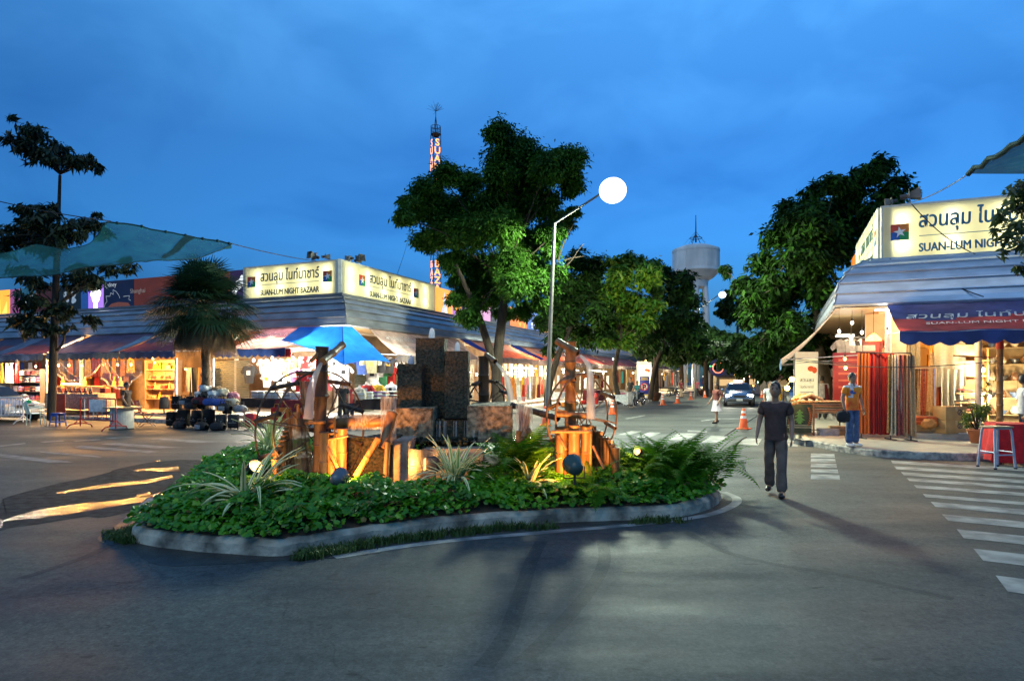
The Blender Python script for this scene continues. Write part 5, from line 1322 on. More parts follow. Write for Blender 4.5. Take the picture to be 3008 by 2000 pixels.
cable([BR(4.4,0,6.8),P(1210,655,70)],"thin guy wire slanting up from the street-side cream sign",sag=.3)
for i in range(3):cable([P(2060,1000+6*i,48),P(2215,1002+6*i,46)],["uppermost","middle","lowest"][i]+" of three wires strung under the street trees",r=.02,sag=.1)
# ------------------------------------------------------------ stall goods: builders
PROT={}
def inst(key,maker,loc,rotz,label,cat,group=None,mats=None,scale=None):
    """first call keeps the built thing, later calls copy it with its parts"""
    if key not in PROT:
        o=maker();PROT[key]=o;o.location=loc;o.rotation_euler=(0,0,rotz)
        if scale:o.scale=(scale,)*3 if not isinstance(scale,tuple)else scale
        if mats:
            if isinstance(mats,dict):
                for c in o.children:
                    if c.name.split('.')[0]in mats:recolor(c,mats[c.name.split('.')[0]])
            elif o.type=='MESH':recolor(o,mats)
        if group:o["group"]=group
    else:
        o=dup(PROT[key],loc,rotz,None,group,scale,mats)
    o["label"]=label;o["category"]=cat
    return o
WHITE=cloth((.72,.72,.70),"white_cloth");CREAM=cloth((.62,.55,.40),"cream_cloth");BLACK=cloth((.02,.02,.022),"black_cloth");RED=cloth((.50,.025,.02),"red_cloth");YEL=cloth((.68,.42,.03),"yellow_cloth")
ORG=cloth((.62,.20,.03),"orange_cloth");BLU=cloth((.04,.09,.32),"blue_cloth");MAR=cloth((.16,.02,.025),"maroon_cloth");PNK=cloth((.55,.20,.25),"pink_cloth");GRN=cloth((.05,.22,.10),"green_cloth");TAN=cloth((.38,.24,.12),"tan_cloth");GRY=cloth((.28,.28,.29),"grey_cloth");PUR=cloth((.20,.07,.22),"purple_cloth");TEA=cloth((.03,.22,.24),"teal_cloth")
def mk_tshirt():
    half=[(.0,.0),(.20,.0),(.23,.38),(.25,.44),(.36,.34),(.43,.43),(.29,.62),(.16,.67),(.08,.62),(0,.60)]
    ol=half+[(-x,y)for x,y in reversed(half[1:-1])]
    bm=bmesh.new();vs=[bm.verts.new((x,0,y-.67))for x,y in ol];f=bm.faces.new(vs);r=bmesh.ops.triangulate(bm,faces=[f]);bmesh.ops.subdivide_edges(bm,edges=bm.edges[:],cuts=1)
    mb=MB();bm.verts.index_update()
    fr_=[(q.co.x,-.02-.03*(1-min(1,abs(q.co.x)*3.2))+.012*math.sin(q.co.x*30),q.co.z)for q in bm.verts];fs=[tuple(q.index for q in f.verts)for f in bm.faces]
    bk=[(x,.02,z)for x,y,z in fr_];bm.free()
    mb.add(fr_,fs,0,True);mb.add(bk,[tuple(reversed(f))for f in fs],0,True)
    mb.box((0,-.062,-.27),(.17,.01,.16),0,1);mb.tube([(-.16,0,.01),(0,-.0,.06),(.16,0,.01)],.006,5,2)
    return mb.build("tshirt",[WHITE,BLACK,trim_m])
def tshirt(p,rz,label,col,prt,sc=1.0,group="t-shirts hanging in the stalls"):
    return inst("tshirt",mk_tshirt,p,rz,label,"t-shirt",group,[col,prt,None],sc)
def mk_stack():
    mb=MB();z=0
    for i in range(6):h=.045;mb.rbox((R.uniform(-.015,.015),R.uniform(-.015,.015),z+h/2),(.30,.36,h),.018,R.uniform(-.08,.08),i%3);z+=h*.96
    return mb.build("folded_clothes",[WHITE,GRY,CREAM])
def stack(p,rz,label,cols,sc=1.0):return inst("stack",mk_stack,p,rz,label,"folded clothes","stacks of folded clothes",cols,sc)
def mk_torso():
    t=thing("mannequin_torso","","mannequin");mb=MB()
    pr=[(.12,0,.10),(.145,.06,.11),(.135,.2,.095),(.155,.36,.11),(.185,.46,.11),(.17,.52,.09),(.075,.56,.06),(.05,.60,.05),(.045,.66,.045)]
    n=18;vs=[(rx*math.cos(2*PI*j/n),ry*math.sin(2*PI*j/n),z)for rx,z,ry in pr for j in range(n)]
    mb.add(vs,[(i*n+j,i*n+(j+1)%n,(i+1)*n+(j+1)%n,(i+1)*n+j)for i in range(len(pr)-1)for j in range(n)],0,True);mb.poly(vs[-n:]);mb.build("body_form",M("mannequin_skin",(.62,.52,.42),rough=.4),t,False)
    mb=MB();pr2=[(rx+.018,z-.02,ry+.018)for rx,z,ry in pr[:-2]];vs=[(rx*math.cos(2*PI*j/n),ry*math.sin(2*PI*j/n),z)for rx,z,ry in pr2 for j in range(n)]
    mb.add(vs,[(i*n+j,i*n+(j+1)%n,(i+1)*n+(j+1)%n,(i+1)*n+j)for i in range(len(pr2)-1)for j in range(n)],0,True)
    for s in(-1,1):mb.tube([(s*.15,0,.47),(s*.24,-.02,.36),(s*.28,-.03,.26)],[.075,.075,.08],10)
    mb.build("shirt",WHITE,t);mb=MB();mb.box((0,-.135,.34),(.13,.012,.12),mat=Matrix.Rotation(.1,3,'X'));mb.build("shirt_print",BLACK,t);return t
def torso(p,rz,label,col,prt=None,sc=1.0):return inst("torso",mk_torso,p,rz,label,"mannequin","shop mannequins in t-shirts",{"shirt":[col],"shirt_print":[prt or col]},sc)
def table(p,rz,label,w,d,h,col,skirt=.6,legs=True,cat="table"):
    t=thing("market_table",label,cat,p,rz);mb=MB();mb.rbox((0,0,h-.02),(w,d,.04),.01);mb.build("table_top",M("table_wood",(.30,.22,.13),rough=.5),t)
    for sx in(-1,1):
        for sy in(-1,1):mb=MB();mb.beam((sx*(w/2-.06),sy*(d/2-.06),0),(sx*(w/2-.06),sy*(d/2-.06),h-.03),.04);mb.build("leg",trim_m,t)
    mb=MB();n=40
    def sk(u,v):
        q=u*2*(w+d);
        if q<w:x,y=-w/2+q,-d/2
        elif q<w+d:x,y=w/2,-d/2+(q-w)
        elif q<2*w+d:x,y=w/2-(q-w-d),d/2
        else:x,y=-w/2,d/2-(q-2*w-d)
        k=1.02+.05*v*abs(math.sin(u*50))+.05*v;return V((x*k,y*k,h+.004-skirt*v*h*(1+.03*math.sin(u*31))))
    mb.grid(sk,120,5);mb.poly([(-w/2*1.02,-d/2*1.02,h+.004),(w/2*1.02,-d/2*1.02,h+.004),(w/2*1.02,d/2*1.02,h+.004),(-w/2*1.02,d/2*1.02,h+.004)]);mb.build("cloth",col,t);return t
def mk_bulb():
    t=thing("bare_bulb","","light bulb");mb=MB();mb.ball((0,0,-.05),.038,12,0,(1,1,1.25));mb.build("bulb_glass",EM("bulb_warm",(1,.72,.34),5),t);mb=MB();mb.tube([(0,0,0),(0,0,.06)],.018,8);mb.tube([(0,0,.06),(0,0,.5)],.005,4);mb.build("socket",M("socket_black",(.02,.02,.02)),t);return t
def bulb(p,label,power,col=(1,.70,.36),glow=None,sc=1.0):
    o=inst("bulb",mk_bulb,p,0,label,"light bulb","bare bulbs in the stalls",{"bulb_glass":[glow]}if glow else None,sc)
    if power:
        MW[o.name]=Matrix.Translation(V(p));d=bpy.data.lights.new("bulb_light",'POINT');d.energy=power;d.color=col;d.shadow_soft_size=.06;l=bpy.data.objects.new("bulb_light",d);C.objects.link(l);l.location=V(p)-UP*.14
    return o
WB=EM("bulb_white",(1.0,.97,.88),5);OB=EM("bulb_orange",(1.0,.55,.15),5);GB=EM("bulb_green",(.7,1.0,.85),4)
def tube_light(a,b,label,power,col=(1,.97,.86),es=30):
    a,b=V(a),V(b);t=thing("fluorescent_tube",label,"tube light",(a+b)/2,0,"fluorescent tubes in the stalls");mb=MB();mb.tube([a,b],.024,8);mb.build("tube",EM("tube_glow_%d"%es,(1,.98,.9),es*.12),t,True);mb=MB();mb.beam(a+UP*.05,b+UP*.05,.06,.04);mb.build("fitting",trim_m,t,True)
    if power:light("tube_light",(a+b)/2-UP*.12,power,col,.35,t)
    return t
def mk_stool():
    t=thing("plastic_stool","","stool");mb=MB();mb.rbox((0,0,.43),(.30,.30,.035),.015);mb.build("seat",M("stool_plastic",(.02,.07,.32),rough=.4),t)
    for sx in(-1,1):
        for sy in(-1,1):mb=MB();mb.beam((sx*.17,sy*.17,0),(sx*.125,sy*.125,.42),.045,.03);mb.build("leg",M("stool_plastic",(.02,.07,.32)),t)
    mb=MB()
    for s in(-1,1):mb.box((0,s*.155,.14),(.3,.02,.035));mb.box((s*.155,0,.14),(.02,.3,.035));mb.box((0,s*.135,.38),(.25,.015,.08))
    mb.build("stretcher",M("stool_plastic",(.02,.07,.32)),t);return t
def mk_chair():
    t=thing("plastic_chair","","chair");m=M("chair_plastic",(.70,.70,.66),rough=.4);mb=MB();mb.rbox((0,0,.42),(.44,.42,.03),.015);mb.build("seat",m,t)
    mb=MB();
    for k in range(7):x=-.165+.055*k;mb.beam((x,.2,.44),(x*1.1,.30,.80),.032,.012)
    mb.tube([(-.22,.2,.43),(-.24,.31,.83),(-.12,.33,.88),(.12,.33,.88),(.24,.31,.83),(.22,.2,.43)],.02,6);mb.build("backrest",m,t)
    for sx in(-1,1):
        for sy in(-1,1):mb=MB();mb.tube([(sx*.19,sy*.18,.41),(sx*.235,sy*.22,0)],[.022,.017],6);mb.build("leg",m,t)
        mb=MB();mb.tube([(sx*.22,-.19,.42),(sx*.25,-.19,.63),(sx*.25,.10,.65),(sx*.235,.27,.66)],.02,6);mb.build("armrest",m,t)
    return t
def mk_case():
    t=thing("suitcase","","suitcase");m=M("case_black",(.010,.010,.010),rough=.8,spec=.15,bump=.2);mb=MB();mb.rbox((0,0,.36),(.46,.24,.62),.05);mb.build("shell",m,t);mb=MB();mb.rbox((0,-.135,.28),(.38,.06,.36),.03);mb.build("front_pocket",m,t)
    mb=MB();mb.tube([(-.09,0,.66),(-.09,0,.71),(.09,0,.71),(.09,0,.66)],.014,6);mb.build("handle",M("case_handle",(.04,.04,.042),rough=.4),t)
    for s in(-1,1):mb=MB();mb.tube([(s*.17-.02,.06,.035),(s*.17+.02,.06,.035)],.035,10);mb.build("wheel",M("case_handle",(.04,.04,.042)),t)
    mb=MB();mb.tube([(-.19,-.166,.30),(.19,-.166,.30)],.006,5);mb.tube([(-.24,0,.14),(-.24,0,.60)],.006,5);mb.box((.05,-.168,.36),(.05,.008,.03));mb.build("zip",M("zip_metal",(.45,.45,.45),rough=.3,metal=.8),t);return t
def suitcase(p,rz,label,m=None,sc=1.0,flat=False):
    return inst("case",mk_case,p,rz,label,"suitcase","suitcases and bags in the luggage pile",{"shell":[m],"front_pocket":[m]}if m else None,sc)
def mk_bag():
    t=thing("duffel_bag","","bag");mb=MB();n=14
    def f(u,v):
        a=2*PI*u;x=-.30+.60*v;r=.165*(1-.55*abs(2*v-1)**5);return V((x,r*math.cos(a)*(1.05+.05*math.sin(v*15)),max(-.12,r*math.sin(a)*(1+.04*math.sin(v*22)))+.13))
    mb.grid(f,16,14);mb.build("body",BLU,t);mb=MB()
    for s in(-1,1):mb.tube([(-.14,s*.06,.28),(-.1,s*.09,.40),(.1,s*.09,.40),(.14,s*.06,.28)],.014,6)
    mb.build("strap",BLACK,t);mb=MB();mb.rbox((0,-.165,.12),(.3,.05,.16),.02);mb.build("pocket",BLACK,t);return t
def bag(p,rz,label,m,m2=None,sc=1.0):return inst("bag",mk_bag,p,rz,label,"bag","suitcases and bags in the luggage pile",{"body":[m],"pocket":[m2 or m]},sc)
def mk_sack():
    mb=MB();mb.grid(lambda u,v:V((.25*math.cos(2*PI*u)*math.sin(PI*(.04+.93*v))*(1+.35*noise.noise(V((math.cos(2*PI*u)*1.7,math.sin(2*PI*u)*1.7,v*3)))),.2*math.sin(2*PI*u)*math.sin(PI*(.04+.93*v))*(1+.35*noise.noise(V((math.cos(2*PI*u)*1.7,math.sin(2*PI*u)*1.7,v*3)))),.15-.15*math.cos(PI*v)+.05*noise.noise(V((math.cos(2*PI*u)*2,math.sin(2*PI*u)*2,v*5))))),22,14);return mb.build("stuffed_bag",[WHITE])
def sack(p,rz,label,m,sc=1.0):return inst("sack",mk_sack,p,rz,label,"bag","suitcases and bags in the luggage pile",[m],sc)

# ------------------------------------------------------------ the luggage pile
def LP(px,py,d):return V((0,0,0))
def onBL(px,d,z):s=onL(px,d);return BL(s,d,z)
rzL=ROT[BL];rzR=ROT[BR]
cases=[(505,5.6,0,.9,"black upright suitcase at the palm end of the luggage pile"),(540,5.5,0,.95,"black suitcase second from the palm in the pile's front row"),(578,5.75,0,1.0,"black suitcase at the middle of the pile's front row with a shiny tag"),(615,5.8,0,1.0,"black suitcase in the front row below the blue duffel bag"),(650,5.8,0,.85,"charcoal suitcase in the front row next to the grey ones"),(686,5.75,0,.78,"dark grey case with chrome latches beside the red suitcase")]
gm=M("case_grey",(.035,.035,.033),rough=.7,spec=.2)
for i,(px,d,z,sc,lab)in enumerate(cases):suitcase(onBL(px,d+R.uniform(-.2,.2),z),rzL+R.uniform(-.55,.45),lab,gm if i>3 else None,sc*R.uniform(.88,1.04))
suitcase(onBL(737,5.35,0),rzL+.1,"bright red hard suitcase at the shutter end of the pile",M("case_red",(.55,.015,.015),rough=.35),.80)
for px,d,z,sc,lab in[(520,5.0,.55,.8,"small black case lying behind the pile's palm end"),(596,5.2,.6,.8,"black case standing in the second row under the white bags"),(560,5.1,.58,.75,"black case in the second row with a checked label"),(668,5.2,.45,.7,"brown-black case in the second row beneath the grey bag")]:suitcase(onBL(px,d,z),rzL+R.uniform(-.3,.3),lab,None,sc)
for px,d,z,m,m2,lab in[(528,6.15,0,BLACK,BLACK,"soft black bag lying at the palm end of the pile's front"),(592,6.3,0,BLACK,GRY,"soft black bag lying in front of the middle cases"),(640,6.2,0,BLACK,BLACK,"soft black bag lying before the charcoal case"),(560,5.35,.62,BLACK,BLACK,"soft black bag wedged above the pile's front row"),(545,5.2,.75,BLACK,GRY,"black roll bag high at the palm end of the pile"),(618,5.55,.78,BLU,BLU,"royal blue duffel bag on top of the front row of cases"),(645,5.45,.76,cloth((.07,.10,.36)),BLU,"lighter blue sports bag beside the royal blue duffel"),(585,5.4,.80,MAR,BLACK,"maroon and black round-ended bag beside the blue duffel"),(705,5.3,.55,GRY,GRY,"pale grey roll bag near the red suitcase"),(680,5.25,.78,CREAM,TAN,"tan and cream handbag near the top of the pile"),(660,5.6,.6,BLACK,GRY,"black holdall squeezed under the blue bags")]:bag(onBL(px,d,z),rzL+R.uniform(-.25,.25),lab,m,m2,.92)
for px,d,z,m,lab in[(602,5.15,1.22,WHITE,"white stuffed bag at the very top of the luggage pile"),(590,5.0,.98,WHITE,"white plastic-wrapped bag below the topmost one"),(628,5.2,1.0,WHITE,"white bag with printed front in the middle of the pile"),(655,5.0,1.08,CREAM,"cream bag high in the pile towards the shutter"),(685,5.1,.95,PNK,"pinkish bag beside the cream one on the pile"),(640,4.95,1.15,TAN,"tan bag at the back of the pile's top")]:sack(onBL(px,d,z),rzL+R.uniform(-.5,.5),lab,m,1.0)

# ------------------------------------------------------------ white clothes stall (plaza side, next to the corner)
def row(fn,on,px0,px1,n,d,z,cols,lab,sc=1.0):
    for i in range(n):
        px=px0+(px1-px0)*(i/max(1,n-1));c,p_,w=cols[i%len(cols)];s=on(px,d)
        tshirt(fn(s,d,z+R.uniform(-.03,.03)),ROT[fn]+R.uniform(-.12,.12),"%s %s"%(w,lab[i]),c,p_,sc*R.uniform(.95,1.05))
Wc=[(WHITE,GRY,"white t-shirt with grey print"),(WHITE,YEL,"white t-shirt with yellow print"),(YEL,WHITE,"yellow t-shirt with pale print"),(WHITE,RED,"white t-shirt with red print"),(CREAM,BLU,"cream t-shirt with blue print"),(WHITE,BLACK,"white t-shirt with black print")]
ordw=["nearest the shutter","second from the shutter","third from the shutter","fourth from the shutter","fifth from the shutter","nearest the corner tarpaulin"]
tshirt(onBL(733,1.0,2.28),rzL,"black t-shirt with a pale face print hanging on the shutter's edge",BLACK,WHITE,1.15)
row(BL,onL,775,985,6,.3,2.62,Wc,["in the white stall's top row, "+w for w in ordw])
row(BL,onL,785,995,6,.5,1.95,[Wc[1],Wc[5],Wc[0],Wc[3],Wc[2],Wc[4]],["in the white stall's middle row, "+w for w in ordw])
tshirt(onBL(808,1.7,2.4),rzL+.3,"white shirt with navy collar hung out in front of the white stall's rows",WHITE,BLU,1.1);tshirt(onBL(845,1.6,2.45),rzL-.3,"striped yellow and black shirt hung out beside the navy-collared one",YEL,BLACK,1.0);tshirt(onBL(868,1.9,2.1),rzL,"purple and white shirt hung low in front of the white stall",PUR,WHITE,.9)
hang_t=M("flower_print_cloth",(.50,.02,.02),rough=.8,scale=1,var=.1)
def dotted_cloth(p,rz,w,h,label,base,dots,n):
    mb=MB();fr=Matrix.Translation(V(p))@Matrix.Rotation(rz,4,'Z')@Matrix.Rotation(PI/2,4,'X');mb.grid(lambda u,v:fr@V(((u-.5)*w,-h*v,.03*math.sin(u*9+v))),12,10);mb.grid(lambda u,v:fr@V(((u-.5)*w,-h*v,.03*math.sin(u*9+v)-.012)),12,10)
    for i in range(n):
        x,y=(R.random()-.5)*w*.85,-h*R.uniform(.06,.94);r=R.uniform(.03,.05);mb.prism([(x+r*math.cos(k*PI/4),y+r*math.sin(k*PI/4))for k in range(8)],fr@Matrix.Translation((0,0,.034)),.006,1)
    return solo(mb,"hanging_cloth",[base,dots],label,"cloth")
dotted_cloth(onBL(893,2.2,1.98),rzL,.8,.8,"red cloth with white flower shapes hanging over the clothes table",hang_t,WHITE,22);dotted_cloth(onBL(905,2.0,2.6),rzL,.9,.5,"red cloth with white rosettes hanging under the tarpaulin's edge",hang_t,WHITE,12);dotted_cloth(onBL(940,2.1,2.0),rzL+.3,.5,.9,"pink and cream patterned cloth hanging beside the red flowered one",PNK,CREAM,14)
table(onBL(790,3.3,0.0),rzL,"clothes table under the white lights with a dark skirt",1.9,.8,.98,BLACK,.35);table(onBL(880,3.4,0.0),rzL,"clothes table in front of the red flowered cloth",1.5,.8,.95,MAR,.3)
for i,(px,w)in enumerate([(755,"at the shutter end of"),(775,"second along"),(797,"in the middle of"),(818,"at the wheel end of")]):stack(onBL(px,3.25,.99),rzL,"stack of folded white clothes "+w+" the dark-skirted table",[WHITE,CREAM,WHITE],1.0)
for px,w,cc in[(850,"grey stack of folded shirts on the table before the red cloth, shutter end",[GRY,WHITE,GRY]),(872,"white stack of folded shirts on the table before the red cloth",[WHITE,WHITE,CREAM]),(900,"red and white stack of folded shirts on the table before the red cloth",[RED,WHITE,RED])]:stack(onBL(px,3.3,.96),rzL,w,cc,1.0)
for i,(px,m,w)in enumerate([(815,RED,"red and gold shopping bag standing below the clothes table"),(838,ORG,"orange paper bag standing below the clothes table"),(875,MAR,"dark red carrier bag leaning at the table leg"),(900,ORG,"golden printed bag nearest the water wheel post")]):
    mb=MB();mb.rbox((0,0,.24),(.42,.16,.48),.02);mb.box((0,-.083,.24),(.22,.01,.2),0,1);mb.tube([(-.1,-.05,.48),(-.06,-.05,.6),(.06,-.05,.6),(.1,-.05,.48)],.008,5,1);solo(mb,"carrier_bag",[m,YEL if m is not ORG else RED],w,"carrier bag","bags below the clothes table",onBL(px,3.9,.15),rzL+R.uniform(-.2,.2),1.1)
mb=MB();mb.rbox((0,0,.15),(.72,.1,.3),.02);mb.box((-.14,-.055,.15),(.03,.012,.26),0,1);mb.box((.14,-.055,.15),(.03,.012,.26),0,1);mb.box((0,-.055,.15),(.03,.012,.3),0,1,mat=Matrix.Rotation(.8,3,'Y'))
solo(mb,"hanging_bag",[RED,WHITE],"red hold-all with white stripes hanging under the tarpaulin's tip","bag",None,P(832,1048,24.2),rzL)
for px,z,w in[(745,2.55,"above the shutter's edge"),(800,2.62,"over the middle of the white stall"),(860,2.62,"near the tarpaulin's tip"),(930,2.55,"below the tarpaulin")]:bulb(onBL(px,2.1,z),"bright white bulb hanging "+w,650,(1,.92,.72),WB,1.4)
tube_light(onBL(770,.9,2.9),onBL(960,.9,2.9),"long white fluorescent tube over the white clothes stall",600,es=40)
# round the corner: mannequins in front of the stalls
def onBR(px,d,z):return BR(onR(px,d),d,z)
for px,py,d,c,p_,w in[(1078,1140,2.4,RED,WHITE,"mannequin torso in a red t-shirt on the corner clothes table"),(1110,1142,2.4,YEL,YEL,"mannequin torso in a yellow t-shirt beside the red one"),(1150,1146,2.4,WHITE,BLACK,"mannequin torso in a white t-shirt nearest the mossy pillar"),(1056,1150,2.7,CREAM,BLACK,"child-sized mannequin in a pale top beside the red torso")]:
    q=onBR(px,d,.95);torso(q,-.2,w,c,p_,1.0 if px>1060 else .8)
for px,z,c,p_,w in[(1118,2.62,BLACK,WHITE,"black t-shirt with white lettering hanging above the yellow mannequin"),(1142,2.62,BLACK,YEL,"black t-shirt hanging nearest the mossy pillar"),(1092,2.6,cloth((.16,.15,.08)),YEL,"olive t-shirt hanging above the red mannequin"),(985,2.2,WHITE,GRY,"white football shirt hanging behind the water wheel post"),(1010,2.25,WHITE,BLACK,"white sports top with black stripes under the tarpaulin"),(1000,1.7,GRY,WHITE,"grey striped shirt hanging low under the tarpaulin"),(962,1.9,MAR,WHITE,"maroon shirt hanging just beside the wheel post")]:
    q=onBR(px,1.4,z)if px>1040 else onBL(px,1.2,z);tshirt(q,-.15,w,c,p_,1.0)
for px,z,c,p_,w in[(1095,2.25,WHITE,BLACK,"white t-shirt with dark print behind the red mannequin"),(1122,2.2,GRN,WHITE,"green t-shirt behind the yellow mannequin"),(1145,2.25,RED,WHITE,"red t-shirt behind the white mannequin"),(1160,2.7,WHITE,RED,"white t-shirt with red print hanging highest beside the pillars"),(1066,2.7,BLU,WHITE,"blue t-shirt hanging over the narrow olive shutter's edge")]:tshirt(onBR(px,.9,z),-.3,w,c,p_,1.2)
table(onBR(1108,2.6,.1),-.1,"wide clothes table under the tarpaulin's corner",2.3,.9,.85,BLACK,.5)
for i,(px,cc,w)in enumerate([(1062,[CREAM,WHITE,CREAM],"cream folded clothes at the near end of the corner table"),(1083,[WHITE,CREAM,WHITE],"white folded clothes below the red mannequin"),(1105,[WHITE,GRY,PUR],"white and purple folded clothes below the yellow mannequin"),(1128,[CREAM,PNK,WHITE],"pinkish folded clothes on the corner table"),(1150,[MAR,BLACK,WHITE],"dark folded clothes nearest the pillar")]):stack(onBR(px,2.85,.96),-.1+R.uniform(-.2,.2),w,cc,1.05)
tube_light(onBR(1088,1.9,2.75),onBR(1112,1.9,2.75),"short white tube hung above the yellow mannequin",200,es=40);bulb(onBR(1165,2.2,2.4),"white bulb beside the mossy pillars",160,(1,.92,.75),WB)

# ------------------------------------------------------------ warm stall behind clear plastic sheeting
wood=M("carved_wood",(.28,.14,.06),rough=.5,scale=7,col2=(.14,.065,.028));shelf_m=M("shelf_wood",(.34,.20,.10),rough=.5)
def shelf_unit(p,rz,label,w,h,d,zs,col=None):
    t=thing("shelf_unit",label,"shelf",p,rz)
    for s in(-1,1):mb=MB();mb.box((s*w/2,0,h/2),(.03,d,h));mb.build("side_panel",col or shelf_m,t)
    for z in zs:mb=MB();mb.box((0,-.001,z),(w-.032,d,.025));mb.build("shelf_board",col or shelf_m,t)
    mb=MB();mb.box((0,d/2+.008,h/2),(w+.03,.01,h));mb.build("back_panel",col or shelf_m,t);return t
def frame_pt(p,rz,x,y,z):return V(p)+Matrix.Rotation(rz,3,'Z')@V((x,y,z))
def mk_box():
    mb=MB();mb.rbox((0,0,.07),(.22,.16,.13),.012);mb.rbox((0,0,.14),(.23,.17,.03),.01,0,1);return mb.build("wooden_box",[wood,shelf_m])
def mk_figure():
    mb=MB();mb.lathe([(.001,0),(.085,0),(.08,.03),(.05,.05),(.065,.12),(.055,.17),(.025,.20),(.035,.24),(.03,.28),(.001,.33)],(0,0,0),10);return mb.build("carved_figure",[wood])
def mk_cushion():
    mb=MB();mb.grid(lambda u,v:V(((u-.5)*.34,-.05*math.sin(PI*u)*math.sin(PI*v),v*.28)),8,8);mb.grid(lambda u,v:V(((u-.5)*.34,.05*math.sin(PI*u)*math.sin(PI*v),v*.28)),8,8);return mb.build("cushion",[RED])
def mk_triangle():
    mb=MB();mb.prism([(-.13,0),(.13,0),(0,.30)],Matrix.Rotation(PI/2,4,'X'),.02);
    for k in range(7):r_=k//2;mb.ball(((-.07+.14*(k%3)/2)*(1-.25*r_),-.03,.05+.07*r_),.022,6,1)
    return mb.build("stone_carving_card",[M("card_maroon",(.12,.02,.025)),M("grey_stone",(.34,.31,.27),rough=.6)])
pS=onBL(480,1.0,.28)
shelf_unit(pS,rzL,"wooden shelves of carved boxes in the warm-lit stall by the palm",1.9,2.3,.4,(.5,.95,1.4,1.85))
n_=0
for zi,z in enumerate((.515,.965,1.415,1.865)):
    for k in range(6):
        x=-.78+.31*k;lev=["lowest","second","third","top"][zi];od=["first","second","third","fourth","fifth","sixth"][k]
        if(k+zi)%3==2:inst("fig",mk_figure,frame_pt(pS,rzL,x,-.05,z),rzL,"small carved figure, %s item on the %s shelf by the palm"%(od,lev),"figurine","carvings on the wooden shelves",[[wood,TAN,YEL][k%3]])
        elif zi==3 and k<4:inst("cush",mk_cushion,frame_pt(pS,rzL,x,-.05,z),rzL,"red cushion, %s item on the top shelf by the palm"%od,"cushion","red cushions on the top shelf",[[RED,ORG][k%2]])
        else:inst("wbox",mk_box,frame_pt(pS,rzL,x,-.05,z),rzL+R.uniform(-.1,.1),"carved wooden box, %s item on the %s shelf by the palm"%(od,lev),"box","carvings on the wooden shelves",[[wood,RED,TAN][(k*2+zi)%3],[shelf_m,wood][k%2]],1.15)
pT=onBL(235,3.2,0.15);table(pT,rzL,"long display table of stone carvings behind the red and white barrier",3.4,.8,.92,M("brocade",(.10,.085,.07),rough=.6,scale=14,col2=(.30,.27,.22)),.75)
for k,x in enumerate([-1.2,-.86,-.5,-.15,.12,.45,.8,1.15]):inst("tri",mk_triangle,frame_pt(pT,rzL,x,-.28,.93),rzL,["first","second","third","fourth","fifth","sixth","seventh","eighth"][k]+" triangular stone carving along the display table, counted from the tree","stone carving","triangular carvings on the display table",None,1.1)
for k,x in enumerate([-1.5,-.3,1.45]):inst("wbox",mk_box,frame_pt(pT,rzL,x,.15,.93),rzL,"dark wooden casket at the %s of the stone carving table"%["tree end","middle","palm end"][k],"box",None,[MAR,wood],1.6)
mb=MB();mb.prism([(0,0),(.75,0),(.95,.55),(.2,.55)],Matrix.Rotation(PI/2,4,'X'),.03);solo(mb,"cloth_panel",[cloth((.20,.03,.03))],"dark red slanting cloth panel above the stone carving table","cloth",None,onBL(295,2.6,1.42),rzL)
for k,(px,w)in enumerate([(185,"carved gilt figure on the back shelf nearest the tree"),(250,"carved gilt figure in the middle of the back shelf"),(310,"tall carved figure on the red shelf behind the plastic sheet"),(335,"gilded figure group beside the red cloth panel"),(355,"carved figure behind the gathered plastic sheet")]):inst("fig",mk_figure,onBL(px,1.6,1.35),rzL,w,"figurine",None,[[YEL,TAN,wood][k%3]],1.5)
shelf_unit(onBL(240,1.4,.28),rzL,"long low shelf behind the plastic sheet in the warm stall",3.6,1.1,.4,(.5,1.07))
mb=MB();mb.rbox((0,0,.5),(.9,.04,1.0),.01);solo(mb,"display_board",[cloth((.24,.035,.02))],"dark red board leaning beside the tree trunk","board",None,onBL(172,4.3,.05),rzL)
plastic=M("clear_plastic",(.80,.78,.72),rough=.18,var=.05,alpha=.24,bump=.6,bscale=5,spec=.9)
def sheet(x0,x1,ytop,ymid,label,seed,d=3.25):
    t=MB()
    def f(u,v):
        px=x0+(x1-x0)*u;p=onBL(px,d,0);zt=zat(p,ytop);zb=zat(p,ymid(u));s_=.10*noise.noise(V((u*5,v*3,seed)))+.05*math.sin(u*30+v*9*(1+seed%3))*v
        return V((p.x,p.y,zt+(zb-zt)*v))-EU*s_
    t.grid(f,44,12)
    pts=[f(k/30,1)for k in range(31)];t.tube(pts,.035,6,0);
    for u0,u1 in((.15,.6),(.55,.9),(.0,.35)):t.tube([f(u0+(u1-u0)*k/10,k/10)for k in range(11)],.015,5)
    return solo(t,"plastic_sheet",[plastic],label,"plastic sheet")
sheet(140,300,1058,lambda u:1072+48*math.sin(PI*min(1,u*1.05))**.8,"clear plastic rain sheet sagging in front of the warm stall, nearest the tree",1);sheet(298,415,1060,lambda u:1110+40*math.sin(PI*u)-18*u,"clear plastic rain sheet gathered up beside the wooden shelves",2)
for px,w in[(172,"nearest the tree"),(202,"second from the tree"),(240,"third from the tree"),(345,"beside the wooden shelves"),(385,"closest to the palm")]:bulb(onBL(px,2.6,2.42),"glowing warm bulb behind the plastic sheet, "+w,700,(1,.46,.10),OB,1.3)
bulb(onBL(455,1.9,2.5),"small warm bulb over the wooden shelves",520,(1,.5,.14),OB);bulb(onBL(545,2.0,2.2),"dim warm bulb behind the palm trunk",70,(1,.65,.3),OB)
tube_light(onBL(138,3.25,2.86),onBL(246,1.4,3.72),"tilted white tube light along the awning's edge beside the tree trunk",25,es=14)
